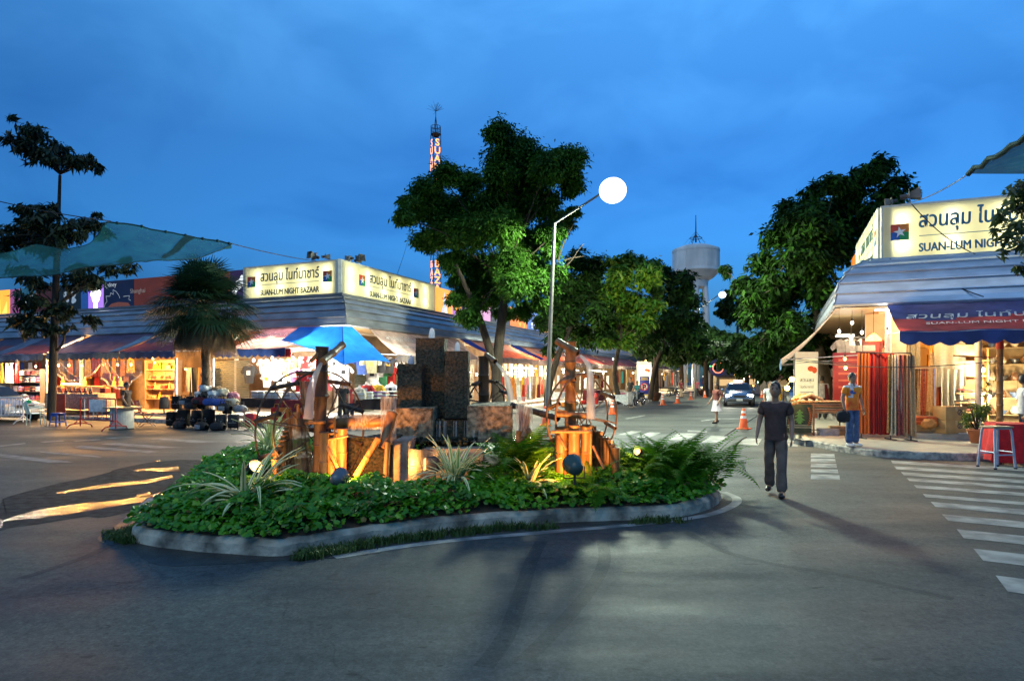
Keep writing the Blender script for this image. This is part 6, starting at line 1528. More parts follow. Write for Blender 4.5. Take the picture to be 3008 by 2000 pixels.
tube_light(onBL(180,1.7,1.45),onBL(235,1.7,1.45),"small greenish-white tube low in the warm stall",22,(.85,1,.75),16)
mb=MB();mb.box((0,0,1.15),(.09,.09,2.3));solo(mb,"stall_post",[white_col],"white stall post between the shelves and the palm","post",None,onBL(517,2.8,.28),rzL)
mb=MB();mb.box((0,0,1.15),(.09,.09,2.3));solo(mb,"stall_post",[white_col],"white stall post at the palm side of the roller shutter","post",None,onBL(626,2.0,.28),rzL)
mb=MB();mb.box((0,0,1.2),(.07,.07,2.4));solo(mb,"stall_post",[white_col],"pale stall post beside the slender tree's trunk","post",None,onBL(137,3.0,.28),rzL)

# ------------------------------------------------------------ clothes stall at the frame's far end of the plaza side
pF=onBL(88,2.2,.28);shelf_unit(pF,rzL,"wide dark shelf of folded textiles beyond the plastic chair",2.3,1.9,.45,(.35,.8,1.25,1.6),M("dark_shelf",(.08,.06,.05)))
k_=0
for zi,z in enumerate((.37,.82,1.27,1.62)):
    for k in range(5):
        cc=[[MAR,BLACK,TAN],[WHITE,CREAM,BLU],[WHITE,PNK,WHITE],[RED,GRY,PUR],[TAN,RED,MAR]][(k+zi*2)%5];nm=["maroon and black","white and blue","white and pink","red and grey","tan and red"][(k+zi*2)%5]
        stack(frame_pt(pF,rzL,-.9+.45*k,-.03,z),rzL+R.uniform(-.1,.1),"%s folded textiles, %s on the %s shelf beyond the plastic chair"%(nm,["first","second","third","fourth","last"][k],["lowest","second","third","top"][zi]),cc,.95 if zi<3 else .75)
for i,(px,c,w)in enumerate([(5,YEL,"yellow"),(20,CREAM,"cream"),(33,WHITE,"white"),(50,RED,"bright red")]):
    mb=MB();mb.grid(lambda u,v:V(((u-.5)*(.22+.16*v),.04*math.sin(u*16)*(.3+v),-.95*v)),16,8);mb.tube([(-.12,0,.01),(.12,0,.01)],.012,5);solo(mb,"hanging_dress",[c],w+" dress hanging above the dark textile shelf","dress","dresses hanging above the dark shelf",onBL(px,2.7,2.45),rzL)
for px,w,pw in[(30,"pale bulb over the hanging dresses",55),(105,"white bulb above the folded textiles",60)]:bulb(onBL(px,2.9,2.35),w,pw*6,(1,.84,.58),WB)

BRN=cloth((.30,.13,.04));GLD=cloth((.50,.30,.06))
# ------------------------------------------------------------ street-side stalls behind the fountain
def clothes_rail(fn,on,px0,px1,d,z,n,cols,words,h=.95):
    for i in range(n):
        px=px0+(px1-px0)*i/max(1,n-1);mb=MB();w0=R.uniform(.42,.68);hh=h*R.uniform(.8,1.1);ph=R.uniform(0,6)
        mb.grid(lambda u,v:V(((u-.5)*w0*(.8+.3*v),.035*math.sin(u*17+ph)*(.3+v),-hh*v)),12,6);mb.tube([(-w0*.4,0,.01),(w0*.4,0,.01)],.01,4);c,cn=cols[i%len(cols)]
        solo(mb,"hanging_garment",[c],"%s garment %s"%(cn,words[i]),"garment","garments hanging along the street stalls",fn(on(px,d),d,z),ROT[fn]+R.uniform(-.25,.25))
num=["first","second","third","fourth","fifth","sixth","seventh","eighth","ninth","tenth"]
clothes_rail(BL,onL,385,155,-.9,2.9,10,[(GLD,"gold"),(BRN,"brown"),(ORG,"orange"),(TAN,"tan"),(MAR,"maroon")],["on the back wall of the warm stall, %s from the palm"%w for w in num],1.1)
clothes_rail(BL,onL,370,170,-1.2,1.9,8,[(BRN,"brown"),(MAR,"maroon"),(GLD,"gold"),(RED,"red")],["low on the back wall of the warm stall, %s from the palm"%w for w in num],1.2)
clothes_rail(BL,onL,110,0,-.6,2.6,6,[(MAR,"maroon"),(WHITE,"white"),(BLU,"blue"),(RED,"red")],["on the back wall behind the dark textile shelf, %s from the tree"%w for w in num],1.1)
clothes_rail(BL,onL,612,535,.8,2.2,5,[(GRY,"grey"),(BRN,"brown"),(BLACK,"black")],["in the dim stall behind the palm trunk, %s from the shutter"%w for w in num],1.3)
pal=[(RED,"red"),(WHITE,"white"),(ORG,"orange"),(CREAM,"cream"),(YEL,"yellow"),(PNK,"pink"),(GRY,"grey"),(TAN,"tan")]
clothes_rail(BR,onR,1478,1612,3.9,1.35,10,[(MAR,"maroon"),(TAN,"tan"),(ORG,"orange"),(WHITE,"white"),(RED,"red"),(GRY,"grey"),(BRN,"brown")],["on the low front rail under the orange awnings, %s from the shutter"%w for w in num],.9)
clothes_rail(BR,onR,1478,1606,3.2,1.8,10,pal,["on the rail under the orange awnings, %s from the shutter"%w for w in num],1.15)
clothes_rail(BR,onR,1470,1605,1.6,2.6,10,[(WHITE,"white"),(CREAM,"cream"),(WHITE,"white"),(YEL,"yellow")],["in the bright upper row behind the lamp post, %s from the shutter"%w for w in num],.9)
clothes_rail(BR,onR,1640,1785,4.2,1.9,10,[(WHITE,"white"),(PNK,"pink"),(CREAM,"cream"),(MAR,"maroon"),(WHITE,"white")],["in the white-lit stall beyond the lamp post, %s along"%w for w in num],1.0)
clothes_rail(BR,onR,1815,1855,5.2,2.3,4,[(MAR,"magenta"),(TEA,"dark teal"),(YEL,"yellow"),(ORG,"orange")],["on the stand by the leaning tree trunk, %s along"%w for w in num],.9)
table(onBR(1640,5.4,.12),rzR,"white-covered table beyond the lamp post",1.6,.8,.8,WHITE,.4);table(onBR(1745,5.6,.12),rzR,"long low counter with a dark red skirt in the white-lit stall",2.4,.8,.8,MAR,.9)
mb=MB();mb.rbox((0,0,.35),(.35,.2,.7),.03);solo(mb,"red_bin",[M("red_plastic",(.55,.02,.015),rough=.4)],"bright red plastic bin standing before the white-lit stall","bin",None,onBR(1752,6.6,.12),rzR)
for i,(px,m)in enumerate([(1655,ORG),(1668,MAR),(1690,TAN),(1715,RED)]):sack(onBR(px,6.0,.13),R.uniform(0,3),["orange","maroon","tan","red"][i]+" cloth bundle on the pavement under the counters beyond the lamp post",m,.9)
for px,d,z,w,pw in[(1378,2.9,2.12,"nearest the mossy pillars",150),(1400,2.9,2.0,"second from the mossy pillars",120),(1450,2.9,2.05,"beside the third water wheel's spout",150),(1604,3.4,2.1,"right beside the lamp post",170)]:bulb(onBR(px,d,z),"dazzling warm bulb under the orange awnings, "+w,pw*2.6,(1,.76,.42),WB,1.6)
tube_light(onBR(1500,2.2,2.35),onBR(1575,2.2,2.35),"long white tube over the garment rail under the orange awnings",2000,(1,.84,.55),40);tube_light(onBR(1650,3.1,2.35),onBR(1700,3.1,2.3),"white tube at the near end of the stall past the lamp post",1700,(1,.88,.62),40);tube_light(onBR(1730,3.1,2.35),onBR(1782,3.1,2.3),"white tube at the far end of the stall past the lamp post",1700,(1,.88,.62),40)
for i,(px,d)in enumerate([(1490,3.0),(1515,2.6),(1540,3.1),(1565,2.7),(1588,3.1),(1655,3.6),(1685,3.2),(1715,3.7),(1745,3.2),(1772,3.7)]):bulb(onBR(px,d,2.12+.1*(i%2)),"naked bulb in the bright street-side row, %s from the mossy pillars"%num[i],320,(1,.80,.48),WB,1.8)
bulb(onBR(1801,4.5,3.4),"small greenish bulb by the leaning tree trunk",40,(.7,1,.85),GB,1.5)
# sewing-machine bench behind the small wheel
for px,z,w,pw in[(1860,2.3,"over the clothes racks behind the standing banner",200),(1945,2.3,"over the racks beyond the big jar",260),(1985,2.2,"over the stall behind the parked motorcycle",260),(2035,2.3,"behind the slim lamp post",240),(2065,2.1,"at the last bright stall on the street",240)]:bulb(onBR(px,4.4,z),"warm bulb "+w,pw*8,(1,.74,.36),WB,1.5)
clothes_rail(BR,onR,1862,1872,5.6,2.0,2,pal,["beside the standing banner, %s along"%w for w in num],1.2)
clothes_rail(BR,onR,1915,1965,5.8,2.0,7,[(BLACK,"black"),(GRY,"grey"),(CREAM,"cream"),(MAR,"maroon"),(BLACK,"black"),(WHITE,"white"),(TAN,"tan")],["on the rack beyond the big jar, %s along"%w for w in num],1.5)
clothes_rail(BR,onR,1975,2075,5.2,2.3,10,pal,["in the far lit stalls past the motorcycle, %s along"%w for w in num],1.5)
clothes_rail(BR,onR,1930,2070,3.0,3.0,8,[(CREAM,"pale"),(YEL,"yellow"),(WHITE,"white"),(CREAM,"cream")],["in the bright back row of the far stalls, %s along"%w for w in num],2.0)
# ------------------------------------------------------------ people
def skin_mesh(verts,edges,radii,root=0,sub=2):
    me=bpy.data.meshes.new("s");me.from_pydata([tuple(v)for v in verts],edges,[]);ob=bpy.data.objects.new("s",me);C.objects.link(ob)
    sk=ob.modifiers.new("k",'SKIN');sk.use_smooth_shade=True
    for i,r in enumerate(radii):
        d=me.skin_vertices[0].data[i];d.radius=r if isinstance(r,tuple)else(r,r);d.use_root=(i==root)
    ss=ob.modifiers.new("u",'SUBSURF');ss.levels=sub;ss.render_levels=sub
    dg=bpy.context.evaluated_depsgraph_get();em=bpy.data.meshes.new_from_object(ob.evaluated_get(dg))
    vs=[q.co[:]for q in em.vertices];fs=[tuple(p.vertices)for p in em.polygons];bpy.data.objects.remove(ob);bpy.data.meshes.remove(em);return vs,fs
def crease(vs):return[tuple(V(p)+noise.noise_vector(V((p[0]*13,p[1]*13,p[2]*9)))*.016+noise.noise_vector(V((p[0]*30,p[1]*30,p[2]*17+5)))*.006)for p in vs]
skin_m=M("skin",(.34,.19,.115),rough=.5,var=.06,scale=12);hair_m=M("black_hair",(.010,.008,.007),rough=.45,bump=.4,bscale=60)
eye_m=M("eye_dark",(.015,.01,.008),rough=.2);lip_m=M("lips",(.26,.09,.07),rough=.5);shoe_w=M("white_shoe",(.72,.72,.70),rough=.4);shoe_b=M("dark_shoe",(.02,.02,.02),rough=.4)
def person(label,loc,rotz,H=1.68,legs=((.0,.0),(.0,.0)),arms=None,top=WHITE,bottom=None,skirt=None,sleeve='short',hair='short',shoe=shoe_b,longtrouser=True,lean=0.0,group=None,collar=None,topsplit=None,hips=1.0,seated=False,fingers=True):
    t=thing("person",label,"person",loc,rotz,group,H/1.70)
    dn=.42 if seated else 0.0
    hipz=.92-dn;L=lambda z:V((0,-lean*(z-.9),z-dn))
    chest,neck,head=L(1.26),L(1.44),L(1.56)
    v=[];e=[];r=[]
    def add(p,rad,par=None):
        v.append(V(p));r.append(rad)
        if par is not None:e.append((par,len(v)-1))
        return len(v)-1
    pel=add((0,0,hipz+.03),(.145*hips,.105));wa=add(L(1.08),(.125*hips,.095),pel);ch=add(chest,(.155,.11),wa);sh=add(L(1.37),(.13,.085),ch);nk=add(neck,.052,sh)
    J={}
    arms=arms or[((.225,.05,1.12),(.235,-.08,.90)),((-.23,-.0,1.12),(-.24,-.16,.92))]
    hands=[]
    for s,(el,wr)in zip((1,-1),arms):
        a=add(L(1.36)+V((s*.165,0,0)),.058,sh);el_=add(V((el[0],el[1]-lean*.2,el[2]-dn)),.043,a);wr_=add(V((wr[0],wr[1]-lean*.1,wr[2]-dn)),.028,el_);d=(v[wr_]-v[el_]).normalized()
        pm_=add(v[wr_]+d*.06,(.036,.022),wr_);J[s]=(a,el_,wr_,d);hands.append((v[wr_]+d*.095,d,s))
    for s,(fy,lift)in zip((1,-1),legs):
        h=add((s*.085*hips,0,hipz-.03),.088,pel)
        if seated:kn=add((s*.12,-.42,hipz+.02),.06,h);an=add((s*.12,-.40,.09),.042,kn)
        else:kn=add((s*.095,fy*.45-.025-lift*.25,.50+lift*.25),.06,h);an=add((s*.10,fy,.085+lift),.04,kn)
        add((v[an].x+s*.012,v[an].y-.13,v[an].z-.045),.035,an);J['l%d'%s]=(h,kn,an)
    vs,fs=skin_mesh(v,e,r)
    mb=MB();mb.add(vs,fs,0,True)
    hc=head+V((0,-.012,.025));hr=12
    def headf(u,w):
        a=2*PI*u;z=-math.cos(PI*w);rr=math.sin(PI*w)**.82;x=.074*rr*math.cos(a)*(1-.16*max(0,-z));y=.095*rr*math.sin(a)*(1-.10*max(0,-z));p=V((x,y,.125*z))
        f=math.sin(a)<0
        if f:p.y-=.016*math.exp(-((p.x/.016)**2)-((p.z+.018)/.030)**2);p.y+=.006*math.exp(-((abs(p.x)-.032)/.014)**2-((p.z-.018)/.013)**2);p.y-=.005*math.exp(-(p.x/.025)**2-((p.z+.10)/.02)**2)
        return hc+p
    mb.grid(headf,32,26,0,True);mb.tube([neck-UP*.02,hc-UP*.06],[.052,.05],12)
    for s in(-1,1):mb.ball(hc+V((s*.075,.012,-.005)),.03,8,0,(.35,.7,1.1));mb.ball(hc+V((s*.031,-.083,.018)),.0105,8,1,(1.3,.5,.7));mb.box(hc+V((s*.031,-.089,.040)),(.034,.008,.007),0,3)
    mb.ball(hc+V((0,-.087,-.056)),.018,8,2,(1.2,.4,.35))
    if fingers:
        for c,d,s in hands:
            side=d.cross(V((1,0,0))).normalized();fw=V((0,-1,0))
            for k in range(4):
                b=c+side*(-.027+.018*k)*1.0;l=(.062,.072,.068,.052)[k];mb.tube([b-d*.02,b+d*l*.5+V((-s*.006,0,0)),b+d*l*.9+V((-s*.022,0,.0))],[.0095,.009,.0065],6)
            tb=c-d*.055+fw*.02;mb.tube([tb,tb+fw*.025+d*.03,tb+fw*.028+d*.062+V((-s*.008,0,0))],[.011,.0105,.008],6)
    mb.build("body",[skin_m,eye_m,lip_m,hair_m],t)
    # hair
    mb=MB()
    def hairf(u,w):
        a=2*PI*u;ph=PI*w*(.56 if math.sin(a)<.1 else .72);f=max(0,-math.sin(a));ph*=(1-.34*f**1.5);k=1.0+.05*noise.noise(V((u*9,w*7,3)))
        return hc+V((.083*k*math.sin(ph)*math.cos(a),.012+.102*k*math.sin(ph)*math.sin(a),.014+.125*k*math.cos(ph)))
    mb.grid(hairf,28,12,0,True)
    if hair=='long':
        mb.grid(lambda u,w:hc+V(((.085+.03*w)*math.cos(PI*u),.03+(.075+.03*w)*math.sin(PI*u),.04-.36*w)),14,8,0,True);mb.grid(lambda u,w:hc+V(((.08+.03*w)*math.cos(PI*u),.02+(.05+.02*w)*math.sin(PI*u),.04-.36*w)),14,8,0,True)
    elif hair=='cap':mb.lathe([(.104,-.0),(.106,.05),(.085,.11),(.001,.135)],hc+V((0,0,.02)),16,0);mb.box(hc+V((0,-.14,.03)),(.14,.12,.012))
    mb.build("hair",hair_m if hair!='cap' else BLACK,t)
    # top
    gv=[];ge=[];gr=[]
    def ga(p,rad,par=None):
        gv.append(V(p));gr.append(rad)
        if par is not None:ge.append((par,len(gv)-1))
        return len(gv)-1
    b0=ga(L(.68 if not seated else .96),(.195*hips,.150));b1=ga(L(1.09),(.165*hips,.125),b0);b2=ga(L(1.26),(.176,.128),b1);b3=ga(L(1.385),(.14,.092),b2);ga(L(1.425),.072,b3)
    for s in(1,-1):
        a,el_,wr_,d=J[s];s0=ga(v[a]+V((0,0,-.005)),.075,b3);frac=.62 if sleeve=='short' else 1.0;m1=ga(v[a].lerp(v[el_],frac),.074 if sleeve=='short' else .058,s0)
        if sleeve=='long':ga(v[el_].lerp(v[wr_],.9),.045,m1)
    vs,fs=skin_mesh(gv,ge,gr);hem=L(.86).z if not seated else .5;fs=[f for f in fs if sum(vs[i][2]for i in f)/len(f)>hem or abs(vs[f[0]][0])>.2];vs=crease(vs)
    mb=MB();
    if topsplit:
        for f in fs:
            pass
        o_=len(mb.v);mb.v.extend(vs)
        for f in fs:
            c=sum((V(vs[i])for i in f),V())/len(f);mb.f.append(tuple(f));mb.sm.append(True);mb.m.append(topsplit[1](c))
        mb.build("shirt",topsplit[0],t)
    else:mb.add(vs,fs,0,True);mb.build("shirt",top,t)
    if collar:
        mb=MB();c=L(1.432)
        for s in(-1,1):mb.add([c+V((s*.01,-.088,-.085)),c+V((s*.075,-.088,-.02)),c+V((s*.075,-.02,.035)),c+V((s*.03,-.055,.02))],[(0,1,2,3)]);
        mb.tube([c+V((.07*math.cos(a),.07*math.sin(a)-.005,.012+.018*math.sin(a)))for a in np.linspace(-.6,PI+.6,14)],.016,6);mb.build("collar",collar,t)
    # bottom
    if skirt is not None:
        mb=MB();mb.lathe([(.135*hips,.10),(.16*hips,.02),(.20,-.18),(.25,-.38),(.262,-.40)],(0,0,hipz),26)
        mb.v=[(x*(1+.05*math.sin(6*math.atan2(y,x))*(z<hipz-.1)),y*.82*(1+.05*math.sin(6*math.atan2(y,x))*(z<hipz-.1)),z)for x,y,z in mb.v];mb.build("skirt",skirt,t)
    if bottom is not None:
        gv,ge,gr=[],[],[]
        p0=ga((0,0,hipz+.07),(.14*hips,.105));p1=ga((0,0,hipz-.02),(.158*hips,.118),p0)
        for s in(1,-1):
            h,kn,an=J['l%d'%s];a=ga(v[h]+V((0,0,-.02)),.098,p1);k_=ga(v[kn],.078 if longtrouser else .09,a)
            if longtrouser:b_=ga(v[kn].lerp(v[an],.75),.078,k_);ga(v[an]+V((0,-.005,-.03)),.088,b_)
        vs,fs=skin_mesh(gv,ge,gr);mb=MB();mb.add(crease(vs),fs,0,True);mb.build("trousers",bottom,t)
    for s in(1,-1):
        an=v[J['l%d'%s][2]];mb=MB();mb.grid(lambda u,w:an+V((s*.012+.046*math.cos(2*PI*u)*math.sin(PI*(.05+.9*w))**.6,-.065-.135*math.cos(PI*w),max(-.085,-.045+.045*math.sin(2*PI*u)*math.sin(PI*(.05+.9*w))**.6*(1.3 if w>.5 else .9)))),14,12);mb.build("shoe",shoe,t)
    return t,J,v
denim=M("blue_denim",(.06,.11,.22),rough=.85,var=.25,scale=14,bump=.3,bscale=50);navyt=cloth((.02,.025,.05));khaki=cloth((.30,.24,.16))
orange_shirt=[M("shirt_orange",(.85,.17,.008),rough=.7,scale=5,col2=(.80,.36,.02),bump=.2,bscale=14),M("shirt_white",(.68,.66,.64),rough=.7,var=.1),M("shirt_red_orange",(.75,.08,.008),rough=.7,scale=8,col2=(.80,.24,.02)),M("badge_blue",(.03,.10,.35))]
def shirt_pick(c):
    if abs(c.x+.065)<.035 and c.y<-.06 and 1.23<c.z<1.29:return 3
    if c.z<1.10:return 2
    if c.z>1.12 and c.x<-.05 and c.x>-.13:return 1
    if c.z>1.37:return 1
    return 0
man_loc=G(2503,1310,.15);man_loc.z=.15
t,J,v_=person("man in white and orange shirt and jeans standing on the kerb holding a bag",man_loc,.22,1.71,legs=((.02,0),(-.02,0)),arms=[((.245,.03,1.12),(.255,-.05,.88)),((-.25,.02,1.12),(-.255,-.06,.88))],bottom=denim,topsplit=(orange_shirt,shirt_pick),collar=orange_shirt[1],shoe=shoe_w,hair='short')
mb=MB();hb=frame_pt(man_loc,.22,-.29,-.06,.80);mb.grid(lambda u,w:hb+V((.16*math.cos(2*PI*u)*math.sin(PI*(.05+.9*w))**.6,.09*math.sin(2*PI*u)*math.sin(PI*(.05+.9*w))**.6,-.10-.17*math.cos(PI*w)*.8+.01*noise.noise(V((u*9,w*5,1))))),20,12);mb.tube([hb+V((-.06,0,-.02)),hb+V((0,0,.06)),hb+V((.06,0,-.02))],.014,6)
solo(mb,"handbag",[BLACK],"black bag hanging from the standing man's hand","bag")
gp=G(2278,1454);person("person in dark brown clothes walking across the road in front of the cones",gp,-.5,1.68,legs=((-.16,0),(.18,.04)),top=cloth((.09,.05,.042)),bottom=cloth((.17,.12,.095)),sleeve='short',lean=.03)
wp=G(2105,1243);person("woman in a dusky red top and flared white skirt walking across the street",wp,-1.2,1.55,legs=((-.12,0),(.12,.03)),top=cloth((.20,.06,.05)),skirt=cloth((.55,.50,.54)),hair='long',sleeve='short')
pp=[(2262,1245,-.2,1.62,dict(top=WHITE,bottom=navyt,hair='short'),"person in a white shirt and dark trousers walking behind the cone by the rug stall"),(2284,1240,.3,1.66,dict(top=YEL,bottom=BLACK,hair='short'),"person in a yellow top walking beside the white-shirted one"),
      (2415,1232,2.8,1.70,dict(top=WHITE,bottom=BLACK,hair='short'),"person in a white shirt with a maroon sash standing beyond the rug stall"),(2442,1216,3.0,1.66,dict(top=cloth((.55,.50,.42)),bottom=GRY,hair='short'),"person in a cream shirt and grey shorts walking away down the pavement"),(2362,1214,1.0,1.6,dict(top=cloth((.10,.14,.25)),bottom=navyt,hair='short'),"person in a blue-grey top seen past the lamps of the rug stall"),
      (2000,1168,.4,1.62,dict(top=MAR,bottom=cloth((.50,.36,.26)),hair='long'),"long-haired woman in beige trousers browsing the far stalls"),(2046,1166,-.3,1.64,dict(top=cloth((.42,.06,.09)),bottom=BLACK,hair='short'),"person in a crimson shirt standing in front of the slim lamp post"),(1852,1192,-1.0,1.66,dict(top=BLACK,bottom=GRY,hair='short',legs=((0,0),(0,0))),"person in a black t-shirt standing by the leaning tree trunk"),
      (1006,1252,.2,1.66,dict(top=BLACK,bottom=BLACK,hair='short'),"person in black standing with folded arms before the corner clothes table"),(1028,1246,-.1,1.62,dict(top=cloth((.45,.06,.05)),bottom=navyt,hair='short'),"person in a red and pink top behind the one in black"),(372,1258,1.5,1.6,dict(top=cloth((.06,.04,.03)),bottom=BLACK,hair='short'),"person in dark brown bending at the white round bin")]
for px,py,rz,H,kw,lab in pp:
    q=G(px,py,.13 if px in(2415,2442,2362,1852)else 0);person(lab,q,rz,H,fingers=False,**kw)
mb=MB();q=G(2415,1232,.13);mb.prism([(0,0),(.16,0),(.06,.62),(-.02,.62)],Matrix.Translation(q+V((.02,-.2,.75)))@Matrix.Rotation(PI/2,4,'X'),.03);solo(mb,"folded_cloth",[MAR],"maroon folded cloth hanging from the white-shirted person's arm","cloth")

# ------------------------------------------------------------ vehicles
def car(label,loc,rotz,col,roofsign=False,lights_on=False,rimcol=None,seed=0):
    """saloon car; front towards local -Y"""
    t=thing("saloon_car",label,"car",loc,rotz);paint_m=M("car_paint_%.2f_%.2f"%(col[0],col[2]),col,rough=.25,metal=.3,var=.03,coat=.6);glass=M("car_glass",(.015,.02,.025),rough=.05,spec=.8);blk=M("car_rubber",(.015,.015,.015),rough=.7)
    prof=[(-2.2,.45,.62,.74),(-2.12,.28,.72,.80),(-1.7,.2,.84,.85),(-1.0,.2,.95,.86),(-.75,.2,.97,.87),(0,.2,.98,.87),(.8,.2,.99,.87),(1.35,.2,1.0,.86),(1.9,.22,.98,.84),(2.15,.35,.88,.78),(2.2,.5,.8,.7)]
    mb=MB();n=12;vs=[]
    for y,z0,z1,w in prof:
        for k in range(n):
            a=[(-1,0),(-1.0,.25),(-1.02,.55),(-.97,.8),(-.85,.96),(-.5,1.02),(.5,1.02),(.85,.96),(.97,.8),(1.02,.55),(1.0,.25),(1,0)][k];vs.append((a[0]*w,y,z0+(z1-z0)*a[1]))
    mb.add(vs,[(i*n+j,i*n+j+1,(i+1)*n+j+1,(i+1)*n+j)for i in range(len(prof)-1)for j in range(n-1)],0,True);mb.poly(vs[:n]);mb.poly(list(reversed(vs[-n:])));mb.build("body",paint_m,t)
    cab=[(-.85,.95,.96,.80),(-.15,.95,1.40,.62),(.2,.95,1.45,.62),(.75,.95,1.43,.61),(1.5,.96,1.0,.74)];mb=MB();vs=[]
    for y,z0,z1,w in cab:
        for x,z in((-max(w,.78),z0),(-w,z1-.04),(-w*.8,z1),(w*.8,z1),(w,z1-.04),(max(w,.78),z0)):vs.append((x,y,z))
    mb.add(vs,[(i*6+j,i*6+j+1,(i+1)*6+j+1,(i+1)*6+j)for i in range(4)for j in range(5)],0,True);mb.build("roof",paint_m,t)
    mb=MB();mb.add([(-.70,-.82,1.0),(.70,-.82,1.0),(.55,-.20,1.37),(-.55,-.20,1.37)],[(0,1,2,3)]);mb.v=[(x,y-.02,z+.02)for x,y,z in mb.v];mb.build("windscreen",glass,t)
    mb=MB();mb.add([(-.66,1.48,1.03),(.66,1.48,1.03),(.52,.82,1.39),(-.52,.82,1.39)],[(3,2,1,0)]);mb.v=[(x,y+.02,z+.02)for x,y,z in mb.v];mb.build("rear_window",glass,t)
    for s in(-1,1):
        for y0,y1,y2,y3 in((-.62,.22,.22,-.12),(.30,1.18,.78,.30)):mb=MB();mb.add([(s*.80,y0,1.0),(s*.80,y1,1.0),(s*.66,y2,1.36),(s*.66,y3,1.36)],[(0,1,2,3)]);mb.v=[(x+s*.012,y,z)for x,y,z in mb.v];mb.build("side_window",glass,t)
        mb=MB();mb.rbox((s*.62,-2.12,.66),(.34,.14,.15),.04,-s*.25);mb.build("headlight",EM("headlight_on",(1,.93,.72),30)if lights_on else M("headlight_glass",(.5,.5,.5),rough=.1),t)
        mb=MB();mb.rbox((s*.66,2.15,.78),(.28,.12,.15),.03,s*.2);mb.build("tail_light",M("tail_red",(.3,.01,.01),rough=.2),t);mb=MB();mb.rbox((s*.94,-.62,1.02),(.16,.10,.12),.03);mb.build("wing_mirror",paint_m,t)
        for y in(-1.38,1.38):
            w_=MB();q=Matrix.Rotation(PI/2,3,'Y');w_.lathe([(.20,-.1),(.28,-.105),(.315,-.09),(.32,0),(.315,.09),(.28,.105),(.20,.1)],(s*.80,y,.32),24,0,True,q);wo=w_.build("wheel",blk,t)
            r_=MB();r_.lathe([(.001,.02),(.2,.03),(.21,.10)],(s*.80,y,.32),24,1,True,q if s>0 else Matrix.Rotation(-PI/2,3,'Y'))
            for k in range(7):a=2*PI*k/7;d=V((0,math.cos(a),math.sin(a)));r_.beam(V((s*.895,y,.32))+d*.03,V((s*.905,y,.32))+d*.2,.045,.02)
            r_.tube([V((s*.905,y+.205*math.cos(2*PI*k/24),.32+.205*math.sin(2*PI*k/24)))for k in range(25)],.016,6);r_.build("rim",[M("alloy_rim",(.55,.55,.53),rough=.3,metal=.7),blk],wo)
            ar=MB();ar.lathe([(.40,-.02),(.40,.02),(.33,.02)],(s*.845,y,.34),24,0,True,q);ar.build("wheel_arch",blk,t)
    mb=MB();mb.rbox((0,-2.18,.40),(1.46,.14,.16),.05);mb.rbox((0,2.16,.42),(1.5,.14,.16),.05);mb.build("bumper",M("bumper_dark",(.05,.05,.055),rough=.5)if lights_on else paint_m,t);mb=MB();mb.box((0,-2.215,.62),(.7,.03,.12));mb.build("grille",blk,t);mb=MB();mb.box((0,-2.26,.42),(.36,.015,.13));mb.build("number_plate",WHITE,t)
    if roofsign:mb=MB();mb.rbox((0,.1,1.54),(.55,.16,.15),.03);mb.build("roof_sign",EM("taxi_sign_glow",(1,.55,.38),5),t)
    if lights_on:
        MW[t.name]=Matrix.Translation(V(loc))@Matrix.Rotation(rotz,4,'Z')
        for s in(-1,1):p=MW[t.name]@V((s*.62,-2.3,.66));light("headlight_beam",p,60,(1,.92,.75),.08,t,'SPOT',MW[t.name]@V((s*.7,-9,.1)),60,.6)
    return t
car("blue taxi with lit headlights and a glowing roof sign driving up the street",G(2168,1190),-.30,(.11,.20,.42),True,True)
cp=G(18,1240);car("silver-blue saloon car parked at the edge of the plaza behind the white railings",cp+V((-1.42,.95,0)),rzL+PI/2+.02,(.34,.42,.50),False,False)
def motorbike(label,loc,rotz,col):
    t=thing("motorcycle",label,"motorcycle",loc,rotz);blk=M("car_rubber",(.015,.015,.015),rough=.7);pm_=M("bike_%.2f"%col[0],col,rough=.3,coat=.5);ch=M("chrome",(.5,.5,.5),rough=.2,metal=.9)
    for y in(-.62,.62):
        mb=MB();mb.tube([V((0,y+.25*math.cos(2*PI*k/24),.29+.25*math.sin(2*PI*k/24)))for k in range(25)],.045,8);w=mb.build("wheel",blk,t);mb=MB()
        for k in range(8):a=2*PI*k/8;mb.tube([(0,y,.29),(0,y+.22*math.cos(a),.29+.22*math.sin(a))],.006,4)
        mb.tube([V((0,y+.21*math.cos(2*PI*k/20),.29+.21*math.sin(2*PI*k/20)))for k in range(21)],.012,5);mb.build("rim",ch,w)
    mb=MB();mb.rbox((0,.28,.62),(.2,.72,.24),.08);mb.rbox((0,-.12,.48),(.16,.5,.2),.06);mb.rbox((0,-.42,.62),(.30,.12,.42),.05);mb.build("body",pm_,t);mb=MB();mb.rbox((0,.30,.78),(.24,.68,.09),.04);mb.build("seat",blk,t)
    mb=MB();mb.tube([(0,-.62,.29),(0,-.45,.75),(0,-.40,1.0)],.03,6);mb.tube([(-.32,-.32,1.03),(0,-.40,1.0),(.32,-.32,1.03)],.014,6);mb.build("handlebar",ch,t);mb=MB();mb.ball((0,-.50,.92),.08,10);mb.build("headlight",M("headlight_glass",(.5,.5,.5),rough=.1),t)
    mb=MB();mb.rbox((0,0,.32),(.22,.34,.2),.05);mb.tube([(.14,.1,.26),(.16,.75,.34)],.04,8);mb.build("engine",ch,t);mb=MB();mb.rbox((0,-.62,.46),(.1,.3,.05),.02);mb.rbox((0,.7,.56),(.1,.25,.05),.02);mb.build("mudguard",pm_,t);return t
motorbike("black motorcycle parked at the kerb beyond the cones",G(1978,1166),.5,(.02,.02,.022));motorbike("dark motorcycle with its rider beside the no-parking sign",G(1878,1190),-.6,(.025,.03,.035))
